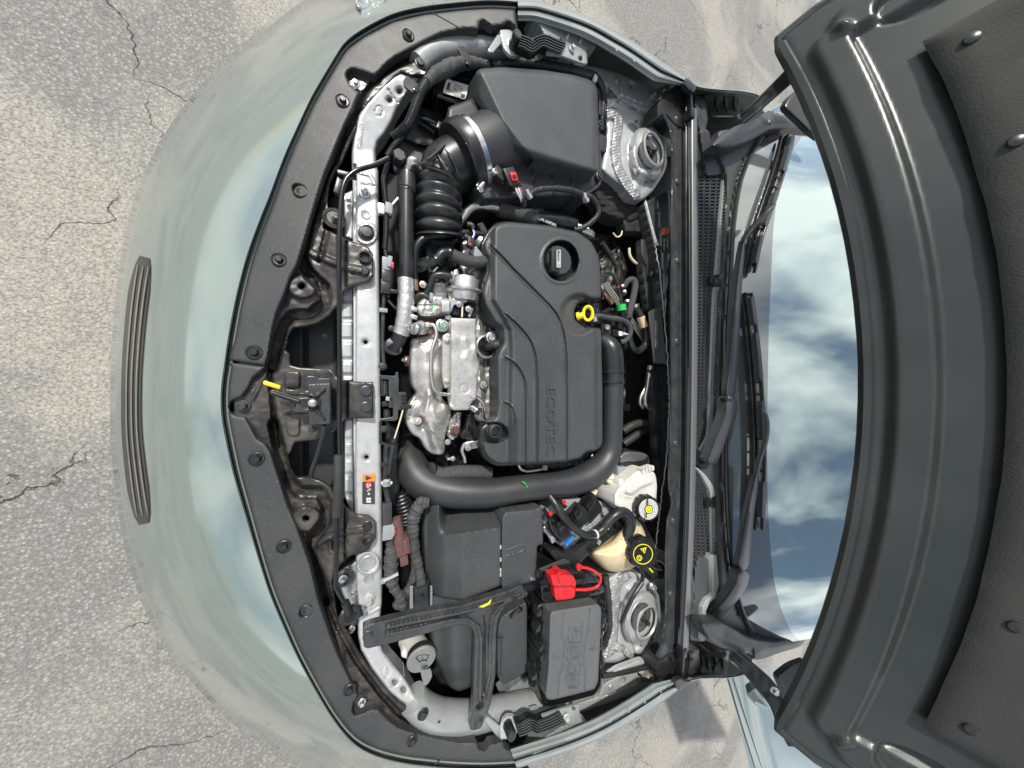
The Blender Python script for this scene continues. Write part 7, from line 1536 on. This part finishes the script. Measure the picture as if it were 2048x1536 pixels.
for q in range(3): tube('metal_rail', [(1206 + q * 4, 568 - q * 2, -120), (1240 + q * 4, 618 - q * 2, -116), (1288 + q * 3, 684 - q * 3, -112)], 2.2, m_pipe, rh, seg=10, spline=False)
boxy('copper_block', (1218, 596, -118), (30, 8, 6), m_chip, 40, rh, 1.5)
tube('taped_lead', [(1180, 636, -66), (1196, 632, -64), (1220, 636, -62), (1244, 640, -64), (1258, 650, -66), (1260, 668, -70), (1250, 682, -76), (1240, 684, -80)], 5, m_tape, rh, wob=.08)
boxy('lead_bracket', (1228, 632, -74), (50, 6, 10), m_gloss, 6, rh, 1.5); boxy('lead_bracket', (1258, 642, -74), (18, 10, 10), m_gloss, -60, rh, 2); boxy('cable_tie', (1191, 638, -58), (9, 10, 6), m_greyplug, -25, rh, 1)
sn = thing('pressure_sensor', 'small black pressure sensor and plug with white lock at the top of the charge pipe', 'sensor', 1220, 662, -90)
boxy('sensor_body', (1214, 658, -70), (26, 22, 16), m_black, 0, sn, 3); bolt(1213, 655, -66, 6, 'torx', m_zinc, sn); boxy('plug_shell', (1234, 666, -70), (22, 14, 12), m_gloss, 0, sn, 2); boxy('white_lock', (1242, 667, -66), (8, 9, 5), m_lwhite, 0, sn, 1); tube('plug_wires', [(1246, 667, -68, 3), (1256, 669, -70, 1)], 3, m_wwhite, sn); boxy('white_sealing', (1206, 675, -84), (12, 4, 6), m_lwhite, 0, sn, 1)
hp_ = thing('heater_pipes', 'pair of bare metal heater pipes bending down beside the firewall', 'pipe', 1290, 790, -140)
tube('pipe', [(1299, 742, -104), (1296, 762, -104), (1293, 780, -106), (1290, 798, -108), (1294, 812, -108), (1306, 822, -108)], 5, m_pipe, hp_, seg=16); tube('pipe', [(1297, 760, -108), (1290, 776, -110), (1282, 792, -112), (1280, 806, -112), (1286, 816, -112)], 3.4, m_pipe, hp_, seg=14); tube('pipe_sleeve', [(1301, 732, -104), (1298, 756, -104)], 6, m_foil, hp_)
rb = thing('heater_hoses', 'dull black heater hoses curving through the shadow behind the charge pipe', 'hose', 1270, 860, -160)
tube('hose', [(1246, 862, -140), (1262, 852, -130), (1282, 846, -128), (1304, 846, -130)], 8, m_rubdull, rb, seg=20); tube('hose', [(1246, 888, -150), (1264, 876, -142), (1284, 862, -140), (1306, 858, -138)], 8, m_rubdull, rb, seg=20); boxy('hose_stay', (1254, 815, -120), (18, 14, 8), m_gloss, 0, rb, 2)
tube('shift_cable', [(1204, 486, -140), (1226, 520, -150), (1236, 548, -150), (1226, 580, -150)], 5, m_rubdull, rb); relief('gearbox_cover', [(1200, 520), (1240, 490), (1256, 540), (1240, 590), (1204, 600)], M('grimy_casting', (.06, .058, .054), .45, .6, dirt=(30, (.14, .13, .12), .6)), -150, hf=lambda X, Y, d: nz2(X, Y, 22, 3) * 6 + ridge(X, Y, [(1238, 500), (1230, 580)], 6, 8), cell=3, parent=rb, skirt=40, edge=6)
tube('clip_ring', [(1226, 466, -100), (1234, 474, -100), (1242, 470, -100), (1244, 462, -100)], 1.4, m_cream, rb, seg=8)
for (x, y) in ((1244, 574), (1248, 585), (1254, 604)): lathe('pipe_clip', (x, y, -104), [(6, -2), (6, 2)], m_pipe, ax=(.6, .6, .2), parent=rb, seg=16)
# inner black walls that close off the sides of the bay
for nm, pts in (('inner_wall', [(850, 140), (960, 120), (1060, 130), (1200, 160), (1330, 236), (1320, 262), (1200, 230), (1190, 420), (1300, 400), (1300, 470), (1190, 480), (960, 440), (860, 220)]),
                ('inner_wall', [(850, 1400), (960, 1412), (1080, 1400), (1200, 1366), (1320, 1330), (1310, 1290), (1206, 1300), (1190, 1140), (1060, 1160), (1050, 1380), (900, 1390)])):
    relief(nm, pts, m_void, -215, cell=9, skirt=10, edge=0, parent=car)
